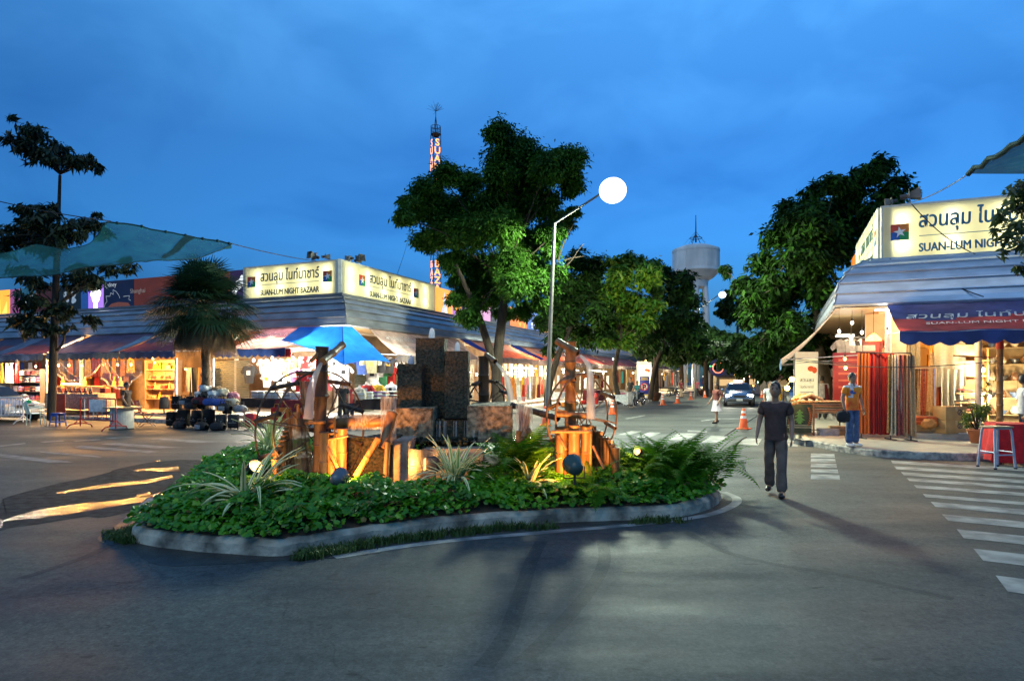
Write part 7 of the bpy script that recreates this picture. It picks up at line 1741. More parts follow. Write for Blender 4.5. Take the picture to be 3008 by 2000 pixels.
q=G(1870,1191);person("person in a teal shirt sitting on the dark motorcycle by the no-parking sign",q+V((.08,.15,.33)),-.6,1.62,top=TEA,bottom=GRY,seated=True,arms=[((.24,-.10,1.15),(.22,-.42,1.12)),((-.24,-.10,1.15),(-.22,-.42,1.12))],fingers=False)

# ------------------------------------------------------------ street furniture
def mk_cone():
    t=thing("traffic_cone","","traffic cone");o_=M("cone_orange",(.72,.10,.015),rough=.45);mb=MB();mb.rbox((0,0,.02),(.40,.40,.04),.015);mb.build("base",o_,t);mb=MB();mb.lathe([(.155,.04),(.15,.06),(.045,.70),(.03,.715),(.001,.715)],(0,0,0),20);mb.build("cone_body",o_,t)
    mb=MB();mb.lathe([(.1,.365),(.087,.455)],(0,0,0),20);mb.lathe([(.073,.55),(.062,.62)],(0,0,0),20);mb.v=[(x*1.02,y*1.02,z)for x,y,z in mb.v];mb.build("reflective_band",M("cone_white",(.8,.8,.78),rough=.3),t);return t
for px,py,sc,w in[(2184,1260,1.0,"orange traffic cone standing in the road before the taxi, nearest the camera"),(2243,1222,1.0,"orange traffic cone beside the walkers, behind the nearest cone"),(2238,1168,.9,"small far traffic cone behind the taxi"),(1798,1217,.95,"orange traffic cone in front of the white tablecloth"),(1947,1190,1.0,"orange traffic cone just beyond the big jar"),(1990,1185,.95,"orange traffic cone in front of the parked motorcycle"),(2029,1174,.9,"orange traffic cone before the crimson-shirted person"),(2070,1168,.9,"orange traffic cone to the taxi's side of the slim lamp post"),(2118,1166,.9,"far traffic cone close to the taxi's headlight"),(1602,1250,1.0,"orange traffic cone at the foot of the tall lamp post")]:
    inst("cone",mk_cone,G(px,py),R.uniform(0,1),w,"traffic cone","traffic cones along the street",None,sc)
jar_m=M("glazed_jar",(.10,.045,.025),rough=.25,scale=5)
for px,py,sc,w in[(1925,1178,.9,"large dark glazed jar standing at the kerb beyond the no-parking sign"),(2062,1160,.85,"dark glazed jar beside the crimson-shirted person")]:
    t=thing("water_jar",w,"jar",G(px,py),0,None,sc);mb=MB();mb.lathe([(.001,0),(.26,0),(.36,.18),(.47,.42),(.50,.58),(.46,.66),(.49,.70),(.46,.70),(.42,.64),(.001,.6)],(0,0,0),24);mb.build("pot",jar_m,t);mb=MB();mb.lathe([(.44,.63),(.001,.64)],(0,0,0),20);mb.build("soil",M("soil",(.05,.036,.022)),t)
# no parking sign
np_=G(1893,1180);t=thing("no_parking_sign","blue and red no-parking sign board standing at the kerb","sign",np_,-.35);mb=MB();mb.rbox((0,0,1.15),(.74,.05,1.4),.015);mb.build("board",M("sign_blue",(.02,.03,.22),rough=.4,emit=(.03,.04,.3),es=.08),t)
fr=Matrix.Translation((0,-.027,1.15))@Matrix.Rotation(PI/2,4,'X');mb=MB();add_text(mb,"P",fr,0,-.24,h=.36,bold=.05,center=True);mb.build("letter",M("sign_black",(.012,.012,.02)),t)
mb=MB();fr3=Matrix.Translation((0,-.034,1.10))@Matrix.Rotation(PI/2,4,'X')
mb.prism([(.27*math.cos(a),.27*math.sin(a))for a in np.linspace(0,2*PI,28)[:-1]],Matrix.Translation((0,-.026,1.10))@Matrix.Rotation(PI/2,4,'X'),.001,1)
for k in range(28):a,b=2*PI*k/28,2*PI*(k+1)/28;mb.add([fr3@V((r_*math.cos(x),r_*math.sin(x),0))for r_,x in((.22,a),(.28,a),(.28,b),(.22,b))],[(0,1,2,3)])
line(mb,fr3,[(-.17,.17),(.17,-.17)],.05,.002);mb.build("roundel",[M("sign_red",(.55,.02,.02),rough=.4),WHITE],t);mb=MB();mb.box((0,-.03,.5),(.66,.012,.1));mb.box((0,-.03,1.62),(.6,.012,.05));mb.box((0,-.03,1.72),(.5,.012,.07));mb.build("notice_strip",M("strip_yellow",(.6,.45,.06)),t)
mb=MB();mb.tube([(-.3,0,0),(-.3,0,.5)],.025,6);mb.tube([(.3,0,0),(.3,0,.5)],.025,6);mb.build("leg",trim_m,t)
# standing banner with lamp, and its twin by the cloth shop
def banner(label,p,rz,es,sc=1.0,w=1.15,seed=0):
    t=thing("standing_banner",label,"banner",p,rz,None,sc);mb=MB();mb.rbox((0,0,1.62),(w,.10,2.1),.02);mb.build("panel",M("banner_cream_%.1f"%es,(.70,.64,.42),rough=.6,emit=(1,.88,.5),es=es),t)
    fr=Matrix.Translation((0,-.056,1.6))@Matrix.Rotation(PI/2,4,'X');rn=random.Random(seed);mb=MB()
    add_text(mb,"สวนลุม",fr,0,.06,w=w*.62,center=True);add_text(mb,"ไนท์บาซาร์",fr,0,-.22,w=w*.6,center=True)
    for k in range(3):mb.prism([(-w*.3,-.42-.09*k),(w*.3,-.42-.09*k),(w*.3,-.39-.09*k),(-w*.3,-.39-.09*k)],fr,.006)
    mb.build("lettering",M("banner_ink",(.08,.10,.18)),t);mb=MB();blob(mb,fr,w*.18,.62,.16,.12);blob(mb,fr,w*.34,.56,.12,.14);mb.build("picture",[M("banner_red",(.55,.08,.03),emit=(.8,.12,.03),es=es*.5)],t)
    mb=MB();mb.box((0,-.0,.32),(w*.98,.08,.5));mb.build("plinth",M("banner_base",(.42,.13,.07)),t);mb=MB();mb.box((0,0,2.82),(w,.14,.26));mb.build("header",M("banner_head",(.6,.5,.38),emit=(1,.8,.5),es=es*.4),t)
    for s in(-1,1):mb=MB();mb.beam((s*(w/2+.03),0,0),(s*(w/2+.03),0,2.9),.05);mb.build("post",trim_m,t)
    return t
b1=onBR(1892,6.0,.12);banner("tall cream standing banner with an orange lamp on top beside the no-parking sign",b1,-.2,1.4,1.05);bulb(V((b1.x+.1,b1.y-.2,3.35)),"orange lamp glowing on top of the tall cream banner",60,(1,.5,.12),OB,2.2)
b2=RS(3.8,1.25,.15);banner("smaller cream poster stand with red picture under the cloth shop's street-side awning",P(2368,1110,24.5)*1.0-UP*(1.75-.15),.15,.8,.88,1.05,2)
# white dining table and chairs
dt=thing("dining_table","small table with a long white tablecloth at the street's edge behind a cone","table",G(1822,1196,.0));mb=MB()
mb.grid(lambda u,v:V((.62*max(-1,min(1,1.35*math.cos(2*PI*u)))*(1+.08*v),.5*max(-1,min(1,1.35*math.sin(2*PI*u)))*(1+.08*v+.05*v*math.sin(u*60)),.76-.62*v*(.8+.2*math.sin(u*25)))),60,6);mb.poly([V((.62*max(-1,min(1,1.35*math.cos(2*PI*k/60))),.5*max(-1,min(1,1.35*math.sin(2*PI*k/60))),.762))for k in range(60)]);mb.build("tablecloth",WHITE,dt)
for sx in(-1,1):
    for sy in(-1,1):mb=MB();mb.beam((sx*.5,sy*.38,0),(sx*.5,sy*.38,.75),.04);mb.build("leg",trim_m,dt)
for dx,m,w in[(-.2,YEL,"yellow dish on the white tablecloth"),(.15,PNK,"pink box on the white tablecloth")]:mb=MB();mb.lathe([(.001,0),(.12,0),(.17,.05),(.16,.10),(.001,.12)],(0,0,0),14);solo(mb,"dish",[m],w,"dish",None,G(1822,1196)+V((dx,0,.765)))
RED_P=M("chair_red",(.5,.02,.02),rough=.4);
inst("chair",mk_chair,G(1846,1192),2.2,"white plastic chair beside the white tablecloth","chair","plastic chairs",None);inst("chair",mk_chair,G(1832,1183),2.6,"white plastic chair behind the white tablecloth","chair","plastic chairs",None)
gch=M("chair_aqua",(.36,.50,.46),rough=.4)
inst("chair",mk_chair,G(104,1250),rzL+PI-.3,"pale aqua plastic chair with a slatted back beside the parked car","chair","plastic chairs",{"seat":[gch],"backrest":[gch],"leg":[gch],"armrest":[gch]},1.06)
mb=MB();mb.grid(lambda u,v:V(((u-.5)*.3,.05*math.sin(PI*u),-.12*v+.02)),8,4);solo(mb,"green_cloth",[cloth((.02,.40,.14))],"bright green cloth over the aqua chair's back","cloth",None,G(104,1250)+V((.0,-.33,.93)),rzL)
inst("stool",mk_stool,G(170,1251),rzL,"blue plastic stool between the aqua chair and the barrier","stool",None,None,1.08)
# red and white crowd barrier
def mk_barrier(label,a,b,red,wht_,nb=8,h=1.05,feet=True,name="crowd_barrier"):
    a,b=V(a),V(b);t=thing(name,label,"barrier",(a+b)/2);x=(b-a).normalized();w=(b-a).length;n_=V((-x.y,x.x,0));mb=MB()
    mb.tube([a+UP*.06,a+UP*(h-.05),a+x*.06+UP*h,b-x*.06+UP*h,b+UP*(h-.05),b+UP*.06],.024,8);mb.tube([a+UP*.32,b+UP*.32],.02,6);mb.build("frame",red,t,True)
    for k in range(1,nb):mb=MB();p=a+x*w*k/nb;mb.tube([p+UP*.32,p+UP*h],.014,6);mb.build("bar",red if k%2==0 else wht_,t,True)
    if feet:
        for p in(a,b):mb=MB();mb.tube([p+n_*.42-x*.06,p+n_*.34+UP*.12,p+UP*.17,p-n_*.34+UP*.12,p-n_*.42-x*.06],.022,6);mb.beam(p+n_*.2+UP*.16,p+UP*.34,.03);mb.beam(p-n_*.2+UP*.16,p+UP*.34,.03);mb.build("foot",red,t,True)
    return t
redp=M("barrier_red",(.36,.025,.02),rough=.4);whp=M("barrier_white",(.66,.66,.64),rough=.4)
mk_barrier("red and white crowd barrier standing in front of the stone carving table",G(236,1256),G(340,1264),redp,whp)
mb=MB();mb.rbox((0,0,0),(.62,.02,.42),.005);pbx=(G(236,1256)+G(340,1264))/2;solo(mb,"blank_notice",[WHITE],"white notice hung on the crowd barrier","notice",None,pbx+V((.05,-.05,.80)),-.05)
mk_barrier("white railing barrier in front of the parked car",G(-40,1244),G(68,1244),whp,whp,10,1.0,True)
# white round bin with a table top, folding chairs
rb=G(358,1260);t=thing("round_counter","white cylindrical bin with a round wooden top beside the barrier","bin",rb);mb=MB();mb.lathe([(.001,.02),(.36,.02),(.36,.72),(.001,.72)],(0,0,0),28,0,False);mb.build("drum",M("white_drum",(.66,.62,.54),rough=.4),t);mb=MB();mb.lathe([(.001,.73),(.56,.73),(.56,.765),(.001,.77)],(0,0,0),28,0,False);mb.build("top",M("counter_top",(.40,.30,.18),rough=.4),t);mb=MB();mb.lathe([(.39,0),(.39,.03),(.36,.03)],(0,0,0),28);mb.build("foot_ring",BLACK,t)
mb=MB();mb.box((-.14,-.34,.42),(.08,.02,.28));mb.build("label_strip",RED,t)
def mk_folding():
    t=thing("folding_chair","","chair");m=M("folding_red",(.42,.03,.02),rough=.5);fr_=M("folding_steel",(.06,.05,.05),rough=.4,metal=.5);mb=MB();mb.rbox((0,0,.45),(.40,.38,.025),.01);mb.build("seat",m,t);mb=MB()
    for k in range(4):mb.box((0,.23+.02*k,.58+.085*k),(.40,.015,.065))
    mb.build("backrest",m,t)
    for s in(-1,1):mb=MB();mb.tube([(s*.2,-.22,0),(s*.2,.2,.5),(s*.2,.31,.9)],.012,6);mb.tube([(s*.185,.24,0),(s*.185,-.16,.44)],.012,6);mb.build("leg",fr_,t)
    return t
inst("fold",mk_folding,G(432,1252),rzL+PI-.4,"red slatted folding chair beside the white bin","chair","red folding chairs",None,1.05);inst("fold",mk_folding,G(408,1246),rzL+PI+.3,"red folding chair half hidden behind the white bin","chair","red folding chairs")
mb=MB();mb.lathe([(.001,.12),(.12,.12),(.12,.30),(.10,.42),(.001,.44)],(0,0,0),16);mb.tube([(0,0,0),(0,0,.12)],.02,6);mb.tube([(-.15,0,.0),(.15,0,0)],.02,6);solo(mb,"electric_fan",[BLACK],"dark pedestal fan standing before the wooden shelves","fan",None,onBL(482,3.2,.28),0,1.6)
# tyre shop roundel and far lights
rd=P(2108,1080,62);t=thing("round_sign","round red and white lit sign hanging on the far side of the street","sign",rd)
mb=MB();q=Matrix.Rotation(PI/2,3,'X');mb.lathe([(.75,-.1),(.85,0),(.75,.1),(.45,.1),(.45,-.1),(.75,-.1)],rd,24,0,True,q);mb.build("ring",M("ring_dark",(.03,.03,.06),rough=.4,emit=(.1,.1,.3),es=.2),t,True);mb=MB();mb.lathe([(.46,.12),(.5,.14),(.54,.12)],rd,24,0,True,q);mb.build("neon_ring",EM("neon_red",(1,.22,.12),3),t,True);mb=MB();mb.box(rd+V((-.6,-.05,.15)),(.35,.1,.12));mb.build("green_lamp",EM("neon_green",(.1,1,.3),4),t,True);mb=MB();mb.tube([rd+UP*.8,rd+V((.0,.2,.8)),V((rd.x,rd.y+.2,0))],.05,6);mb.build("post",trim_m,t,True)
far=[(2142,1078,70,WB,1.4,"white lamp far down the street above the taxi"),(2146,1062,75,GB,2.0,"greenish lamp far down the street under the trees"),(2160,1098,66,OB,2.0,"orange lamp at a far food stall"),(2200,1102,72,OB,1.8,"amber lamp at the end of the street"),(2186,1110,80,WB,1.6,"pale lamp at a far kiosk"),(2228,1115,64,GB,2.2,"pale green lamp box near the street's end"),(2174,1046,90,OB,1.2,"tiny amber light among the dark trees"),(2134,1044,88,WB,1.2,"tiny white light among the dark trees"),(1932,1038,60,WB,1.3,"small white light glimpsed in the crowns above the stalls"),(1952,1016,62,WB,1.2,"highest small light glimpsed through the street trees"),(2213,1130,75,OB,1.5,"low amber lamp beside the far kiosk")]
for px,py,Y,m,sc,w in far:bulb(P(px,py,Y),w,260,(1,.75,.4),m,sc*1.6)
# far kiosks closing the street
for i,(px,Y,w_,m,lab)in enumerate([(2135,72,2.6,(.5,.42,.28),"small lit food kiosk far down the street"),(2205,82,3.0,(.35,.28,.2),"low kiosk at the far end of the street behind the taxi"),(2242,70,1.2,(.06,.12,.32),"tall blue kiosk panel behind the walkers"),(2275,60,2.2,(.16,.14,.13),"dark shuttered kiosk near the rug stall's side of the street")]):
    p=P(px,1110,Y);p.z=0;t=thing("street_kiosk",lab,"kiosk",p);mb=MB();mb.box((0,0,1.0),(w_,1.4,2.0));mb.build("body",M("kiosk_%d"%i,m,rough=.6,var=.3),t);mb=MB();mb.add([(-w_*.65,-1.4,2.0),(w_*.65,-1.4,2.0),(w_*.55,.8,2.7),(-w_*.55,.8,2.7)],[(0,1,2,3)]);mb.box((0,-1.4,1.93),(w_*1.3,.03,.2));mb.build("awning",M("kiosk_roof_%d"%i,(.12+.1*i,.10,.12),transl=.3),t);mb=MB();mb.box((0,-.715,1.25),(w_*.8,.02,.7));mb.build("serving_hatch",M("hatch_%d"%i,(.5,.38,.2),emit=(1,.65,.3),es=.8 if i<2 else .15),t)
# ------------------------------------------------------------ cloth shop opposite
rzF=ROT[RF]
def onRF(px,d,z):return RF(onF(px,d),d,z)
velvet=[M("velvet_red",(.46,.018,.014),rough=.8,scale=8,col2=(.22,.008,.008),stretch=(6,6,.5)),M("velvet_dark",(.20,.010,.012),rough=.8,scale=8,col2=(.08,.004,.008),stretch=(6,6,.5)),M("flame_silk",(.55,.13,.02),rough=.5,scale=6,stretch=(5,5,.5)),M("pale_brocade",(.66,.60,.48),rough=.7,scale=24,col2=(.40,.34,.24)),M("plum_brocade",(.13,.02,.035),rough=.7,scale=26,col2=(.34,.10,.08)),M("tan_brocade",(.38,.23,.11),rough=.7,scale=22,col2=(.52,.36,.20)),M("black_gold",(.05,.035,.015),rough=.7,scale=24,col2=(.30,.2,.07)),M("rust_cloth",(.34,.07,.02),rough=.7,scale=9)]
def drape(p,rz,w,h,m,label,seed,flare=1.1,group="cloths hanging on the shop's rail",folds=None):
    rn=random.Random(seed);ph=rn.uniform(0,6);fo=folds or rn.uniform(14,24);mb=MB()
    mb.grid(lambda u,v:V(((u-.5)*w*(1+(flare-1)*v),.045*math.sin(u*fo+ph+.5*math.sin(v*3))*(.35+.65*v)+.01*noise.noise(V((u*6,v*3,seed))),-h*v-.02*math.sin(u*9+ph)*v)),26,16)
    mb.grid(lambda u,v:V(((u-.5)*w*(1+(flare-1)*v),.05+.045*math.sin(u*fo+ph+.5*math.sin(v*3))*(.35+.65*v),-h*v)),26,8);return solo(mb,"hanging_cloth",[m],label,"cloth",group,p,rz)
ztop=2.40
for px,m,w,lab in[(2536,2,.28,"flame orange cloth at the man's end of the rail"),(2552,0,.30,"deep red velvet cloth second on the rail"),(2572,1,.30,"very dark red cloth third on the rail"),(2590,0,.30,"bright red velvet cloth in the middle of the rail"),(2608,0,.28,"red velvet cloth next to the dark gap on the rail")]:
    q=onRF(px,2.75,ztop);drape(q,rzF-.25,w,2.12,velvet[m],lab,px)
for px,m,w,lab,h in[(2621,6,.16,"narrow black and gold cloth beside the red velvet ones",2.0),(2633,3,.20,"pale figured brocade cloth hanging at the end rail",2.06),(2649,4,.19,"plum figured brocade cloth next to the pale one",2.06),(2660,7,.14,"rust cloth between the plum and tan brocades",2.0),(2672,5,.22,"tan brocade cloth slanting out at the end of the rail",2.08)]:
    q=onRF(px,3.0,ztop-.06);drape(q,rzF+.15,w,h,velvet[m],lab,px,1.35)
rl=thing("clothes_rail","dark metal rail stand carrying the hanging red cloths","clothes rail",onRF(2600,2.8,.15));mb=MB();a,b=onRF(2530,2.72,ztop+.02),onRF(2676,3.0,ztop-.02);mb.tube([a,b],.018,6);mb.build("top_bar",metal_dk,rl,True)
for q in(a,onRF(2616,2.9,ztop),b):mb=MB();mb.tube([q,V((q.x,q.y,.15))],.018,6);mb.tube([V((q.x,q.y-.25,.17)),V((q.x,q.y+.25,.17))],.018,6);mb.build("upright",metal_dk,rl,True)
# clothes hung high inside the porch
for px,c,lab in[(2508,WHITE,"white blouse hanging inside the porch behind the man"),(2522,BLACK,"black patterned top hanging under the porch ceiling"),(2545,cloth((.10,.03,.035)),"dark flowered top hanging above the red cloths"),(2560,MAR,"maroon top hanging above the red cloths, nearer the pink wall"),(2488,GRY,"grey top hanging at the open end of the porch")]:tshirt(onRF(px,-.2,2.95),rzF,lab,c,GRY,1.1,"tops hanging in the porch")
mb=MB();mb.rbox((0,0,0),(.9,.05,1.5),.01);fr=Matrix.Translation((0,-.027,0))@Matrix.Rotation(PI/2,4,'X')
for k in range(5):mb.prism([(-.3,.5-.2*k),(.3,.5-.2*k),(.3,.56-.2*k),(-.3,.56-.2*k)],fr,.004,1)
solo(mb,"shop_board",[M("board_red",(.26,.015,.02),rough=.5),M("board_text",(.45,.10,.06))],"dark red shop board with lines of writing behind the standing man","sign",None,onRF(2496,.6,1.75),rzF)
ln=thing("hanging_lamp","hanging cone lamp shade glowing under the porch","lamp",onRF(2566,.3,2.75));q=onRF(2566,.3,2.85);mb=MB();mb.lathe([(.05,.22),(.20,.06),(.22,0)],q,18);mb.build("lamp_shade",M("shade_amber",(.8,.45,.12),rough=.6,transl=.6,emit=(1,.55,.15),es=.8),ln,True);mb=MB();mb.tube([q+UP*.2,V((q.x,q.y,3.74))],.008,4);mb.build("flex",cable_m,ln,True);light("lamp_light",q-UP*.03,45,(1,.7,.35),.06,ln)
tube_light(onRF(2570,1.15,3.68),onRF(2640,1.15,3.68),"brilliant white tube light under the cloth shop's eave",38,(1,.97,.86),60);tube_light(onRF(2455,-1.2,3.1),onRF(2510,-1.2,3.1),"greenish white tube light deep in the porch",60,(.85,1,.88),30)
for px,z,d,w in[(2465,3.2,.6,"at the open end of the porch"),(2500,3.0,.5,"in the middle of the porch string"),(2532,3.15,.6,"at the pink wall end of the porch string"),(2503,3.45,.5,"topmost of the porch's light string"),(2484,2.1,1.4,"lower, beside the pale tree trunk"),(2482,2.36,1.3,"just above the wire by the pale tree trunk")]:bulb(onRF(px,d,z),"bare bulb "+w,9,(1,.74,.42),WB if z>2.5 else OB,1.2)
# shop interior on the frame's side
cab_t=thing("display_cabinet","amber wooden cabinet with dark panes behind the mirror","cabinet",onRF(2705,-1.6,.3),rzF);cw=M("amber_wood",(.48,.24,.06),rough=.45,scale=4,stretch=(1,1,.3));mb=MB();mb.box((0,0,1.2),(1.15,.4,2.4));mb.build("body",cw,cab_t)
for x in(-.3,.3):
    mb=MB();mb.box((x,-.205,1.75),(.34,.02,.85));mb.box((x,-.205,.75),(.34,.02,.85));mb.build("pane",M("pane_dark",(.03,.018,.012),rough=.1),cab_t)
mb=MB();mb.rbox((0,-.21,2.55),(1.2,.1,.34),.03);mb.build("pelmet",cloth((.55,.30,.06)),cab_t)
def curtain(px,d,z,w,h,m,lab,s,fl=1.0):return drape(onRF(px,d,z),rzF,w,h,m,lab,s,fl,"curtains and cloths inside the shop")
lace=M("lace_white",(.50,.40,.26),rough=.8,transl=.4,scale=18,col2=(.34,.26,.16));amber=cloth((.58,.30,.06));greyl=M("lace_grey",(.32,.32,.26),rough=.8,transl=.3,scale=16,col2=(.24,.27,.26))
curtain(2672,-.6,3.0,.55,1.3,greyl,"grey-green striped curtain behind the tan brocade",1);curtain(2748,-.4,2.85,.35,2.2,amber,"amber curtain hanging beside the cabinet",2,1.3);curtain(2768,-.2,2.5,.6,1.0,lace,"short lace valance hanging inside the shop",3);curtain(2790,0,2.85,.75,1.35,greyl,"grey lace cloth hanging high inside the shop",4);curtain(2765,-.3,1.9,.35,1.2,velvet[7],"rust striped cloth behind the lace",5,1.3);curtain(2798,.1,2.0,.55,1.15,greyl,"pale grey tasselled cloth hanging lowest inside the shop",6)
mi=thing("standing_mirror","tall standing mirror with a pale wood frame beside the cloth rail","mirror",onRF(2702,1.9,.3),rzF-.35);mb=MB()
for x in(-.34,.34):mb.beam((x,0,0),(x,.12,1.72),.04)
mb.beam((-.34,.12,1.72),(.34,.12,1.72),.04);mb.beam((-.34,.03,.42),(.34,.03,.42),.04);mb.build("frame",M("pale_frame",(.55,.40,.22),rough=.5),mi);mb=MB();mb.add([(-.32,.03,.44),(.32,.03,.44),(.32,.117,1.70),(-.32,.117,1.70)],[(0,1,2,3)]);mb.build("glass",M("mirror_glass",(.85,.85,.85),rough=.02,metal=1.0,var=0),mi)
mb=MB();mb.rbox((0,0,.06),(.62,.5,.12),.04);mb.rbox((.02,0,.16),(.55,.45,.10),.04,.1);solo(mb,"folded_textiles",[cloth((.60,.12,.03))],"orange-red folded textiles on the shop floor before the mirror","cloth",None,onRF(2708,2.0,.52),rzF)
sack(onRF(2728,2.15,.42),.4,"orange plastic bag of cloth lying beside the cartons",cloth((.62,.28,.08)),.9);mb=MB();mb.box((0,0,.1),(1.2,.6,.2));solo(mb,"low_platform",[M("platform",(.45,.30,.14),rough=.5)],"low wooden display platform in front of the mirror","platform",None,onRF(2715,1.75,.31),rzF)
card=M("cardboard",(.42,.27,.11),rough=.8,scale=4,bump=.15);ink_c=M("carton_ink",(.06,.05,.08));tape=M("carton_tape",(.50,.36,.18),rough=.4)
def carton(p,rz,s,lab,mark=True):
    t=thing("cardboard_carton",lab,"carton",p,rz);mb=MB();mb.rbox((0,0,s[2]/2),s,.008);mb.build("box",card,t);mb=MB();mb.box((0,0,s[2]+.002),(.06,s[1],.004));mb.box((0,-s[1]/2-.002,s[2]-.06),(.06,.004,.12));mb.build("tape",tape,t)
    if mark:
        mb=MB();fr=Matrix.Translation((.1,-s[1]/2-.001,s[2]*.58))@Matrix.Rotation(PI/2,4,'X');f2=Matrix.Translation((s[0]/2+.001,0,s[2]*.58))@Matrix.Rotation(PI/2,4,'Z')@Matrix.Rotation(PI/2,4,'X')
        for f in(fr,f2):
            for k in range(16):a,b=2*PI*k/16,2*PI*(k+1)/16;mb.add([f@V((r_*math.cos(x),r_*math.sin(x),.002))for r_,x in((.05,a),(.075,a),(.075,b),(.05,b))],[(0,1,2,3)])
            line(mb,f,[(-.02,-.04),(.03,.03)],.025,.002)
        mb.build("printed_mark",ink_c,t)
    return t
cq=onRF(2792,2.35,.15);cr_=rzF+.55
carton(onRF(2790,2.0,.305),cr_,(.62,.42,.34),"plain lower cardboard carton on the shop floor");carton(onRF(2790,2.0,.648),cr_,(.62,.42,.36),"upper cardboard carton printed with a round mark, on top of another")
def rack(px,d,lab,w,h,zs,m):return shelf_unit(onRF(px,d,.3),rzF,lab,w,h,.35,zs,m)
rk=M("rack_amber",(.45,.26,.09),rough=.5)
rack(2842,-.2,"amber rack of pictures and mats inside the cloth shop",.9,2.3,(.12,.4,.68,.98,1.5,1.95),rk)
for k in range(8):q=frame_pt(onRF(2842,-.2,.3),rzF,R.uniform(-.05,.05),-.15,.16+.28*(k//2)+.07*(k%2));mb=MB();mb.rbox((0,0,.02),(.72,.4,.045),.01,0,0,Matrix.Rotation(R.uniform(-.12,.12),3,'Y'));solo(mb,"folded_mat",[[velvet[5],BLACK,TAN,velvet[4]][k%4]],"%s mat, %s layer on the %s shelf of the amber rack"%(["tan","black","brown","plum"][k%4],["lower","upper"][k%2],["lowest","second","third","fourth"][k//2]),"mat","mats on the amber rack",q,rzF)
mb=MB();mb.rbox((0,0,.25),(.62,.03,.42),.01);mb.rbox((0,-.01,.75),(.62,.03,.34),.01,0,1);solo(mb,"framed_pictures",[M("picture_pink",(.52,.30,.20),scale=8,col2=(.62,.5,.38)),CREAM],"two framed pictures standing on the amber rack","picture",None,onRF(2842,.0,1.78),rzF)
# shelves of pottery in the brightest bay
rack(2945,-1.4,"white-lit shelves of pottery beyond the bamboo pole",2.6,2.9,(.35,.85,1.35,1.85,2.35),M("pot_shelf",(.36,.26,.13),rough=.5))
def mk_pot():
    mb=MB();mb.lathe([(.001,0),(.07,0),(.10,.07),(.105,.12),(.07,.19),(.055,.21),(.065,.235),(.05,.235),(.04,.2),(.001,.19)],(0,0,0),14);return mb.build("pottery_jar",[WHITE])
def mk_bowl():
    mb=MB();mb.lathe([(.001,0),(.05,0),(.06,.02),(.11,.10),(.12,.13),(.11,.13),(.05,.03),(.001,.03)],(0,0,0),14);return mb.build("pottery_bowl",[CREAM])
pc_=[M("glaze_white",(.62,.58,.50),rough=.25),M("glaze_brown",(.16,.08,.04),rough=.25),M("glaze_cream",(.55,.44,.28),rough=.25),M("glaze_blue",(.10,.16,.30),rough=.25),M("glaze_black",(.03,.03,.03),rough=.25)];pn=["white","brown","cream","blue","black"]
for zi,z in enumerate((.37,.87,1.37,1.87,2.37)):
    for k in range(9):
        q=frame_pt(onRF(2945,-1.4,.3),rzF,-1.15+.285*k,-.08,z);c=(k*2+zi*3)%5;f_=(inst,"pot",mk_pot,"jar")if(k+zi)%2 else(inst,"bowl",mk_bowl,"bowl")
        inst(f_[1],f_[2],q,0,"%s pottery %s, number %s along the %s shelf"%(pn[c],f_[3],["one","two","three","four","five","six","seven","eight","nine"][k],["bottom","second","third","fourth","top"][zi]),f_[3],"pottery on the lit shelves",[pc_[c]],R.uniform(.8,1.25))
for px,z,d,pw,w in[(2888,2.05,.4,190,"beside the white column"),(2905,1.3,.3,190,"low behind the bamboo pole"),(2990,1.25,-.3,170,"lowest at the frame's edge in front of the pottery")]:bulb(onRF(px,d,z),"dazzling white bulb "+w,pw*1.2,(1,.80,.48),WB,1.3)
bulb(onRF(2712,.6,3.3),"warm bulb hidden above the mirror",130,(1,.52,.17),OB);bulb(onRF(2790,.9,3.2),"warm bulb hidden above the cartons",130,(1,.56,.2),OB);bulb(onRF(2606,3.15,2.98),"added warm bulb lighting the hanging red cloths from in front",110,(1,.62,.28),OB)  # bulb before the red cloths is added to light their fronts
bp_=thing("bamboo_pole","stout bamboo pole standing at the kerb edge with a red wrapping near its top","pole",onRF(2937,2.5,.15));q=onRF(2937,2.5,.15);mb=MB();bamboo(mb,q,q+UP*2.75,.075);mb.build("pole",bam,bp_,True);mb=MB();mb.tube([q+UP*2.32,q+UP*2.52],.082,12);mb.build("wrapping",M("red_wrap",(.42,.04,.03)),bp_,True)
mb=MB();mb.tube([q+UP*2.1,onRF(2800,2.3,2.33)],.02,6);mb.tube([q+UP*2.1+V((-.08,0,-.12)),q+UP*2.1+V((.0,-.09,-.18)),q+UP*2.1+V((.08,0,-.12))],.015,6);mb.build("cross_pole",bam,bp_,True)
cable([onRF(2940,2.5,2.18),onRF(2600,3.3,2.02),P(2310,1055,19.0)],"thin wire stretched along the shop front at head height",r=.012,sag=.04);cable([onRF(2690,2.6,2.08),P(2320,1052,19.2),],"second thin wire stretched beside the first across the porch",r=.01,sag=.06)
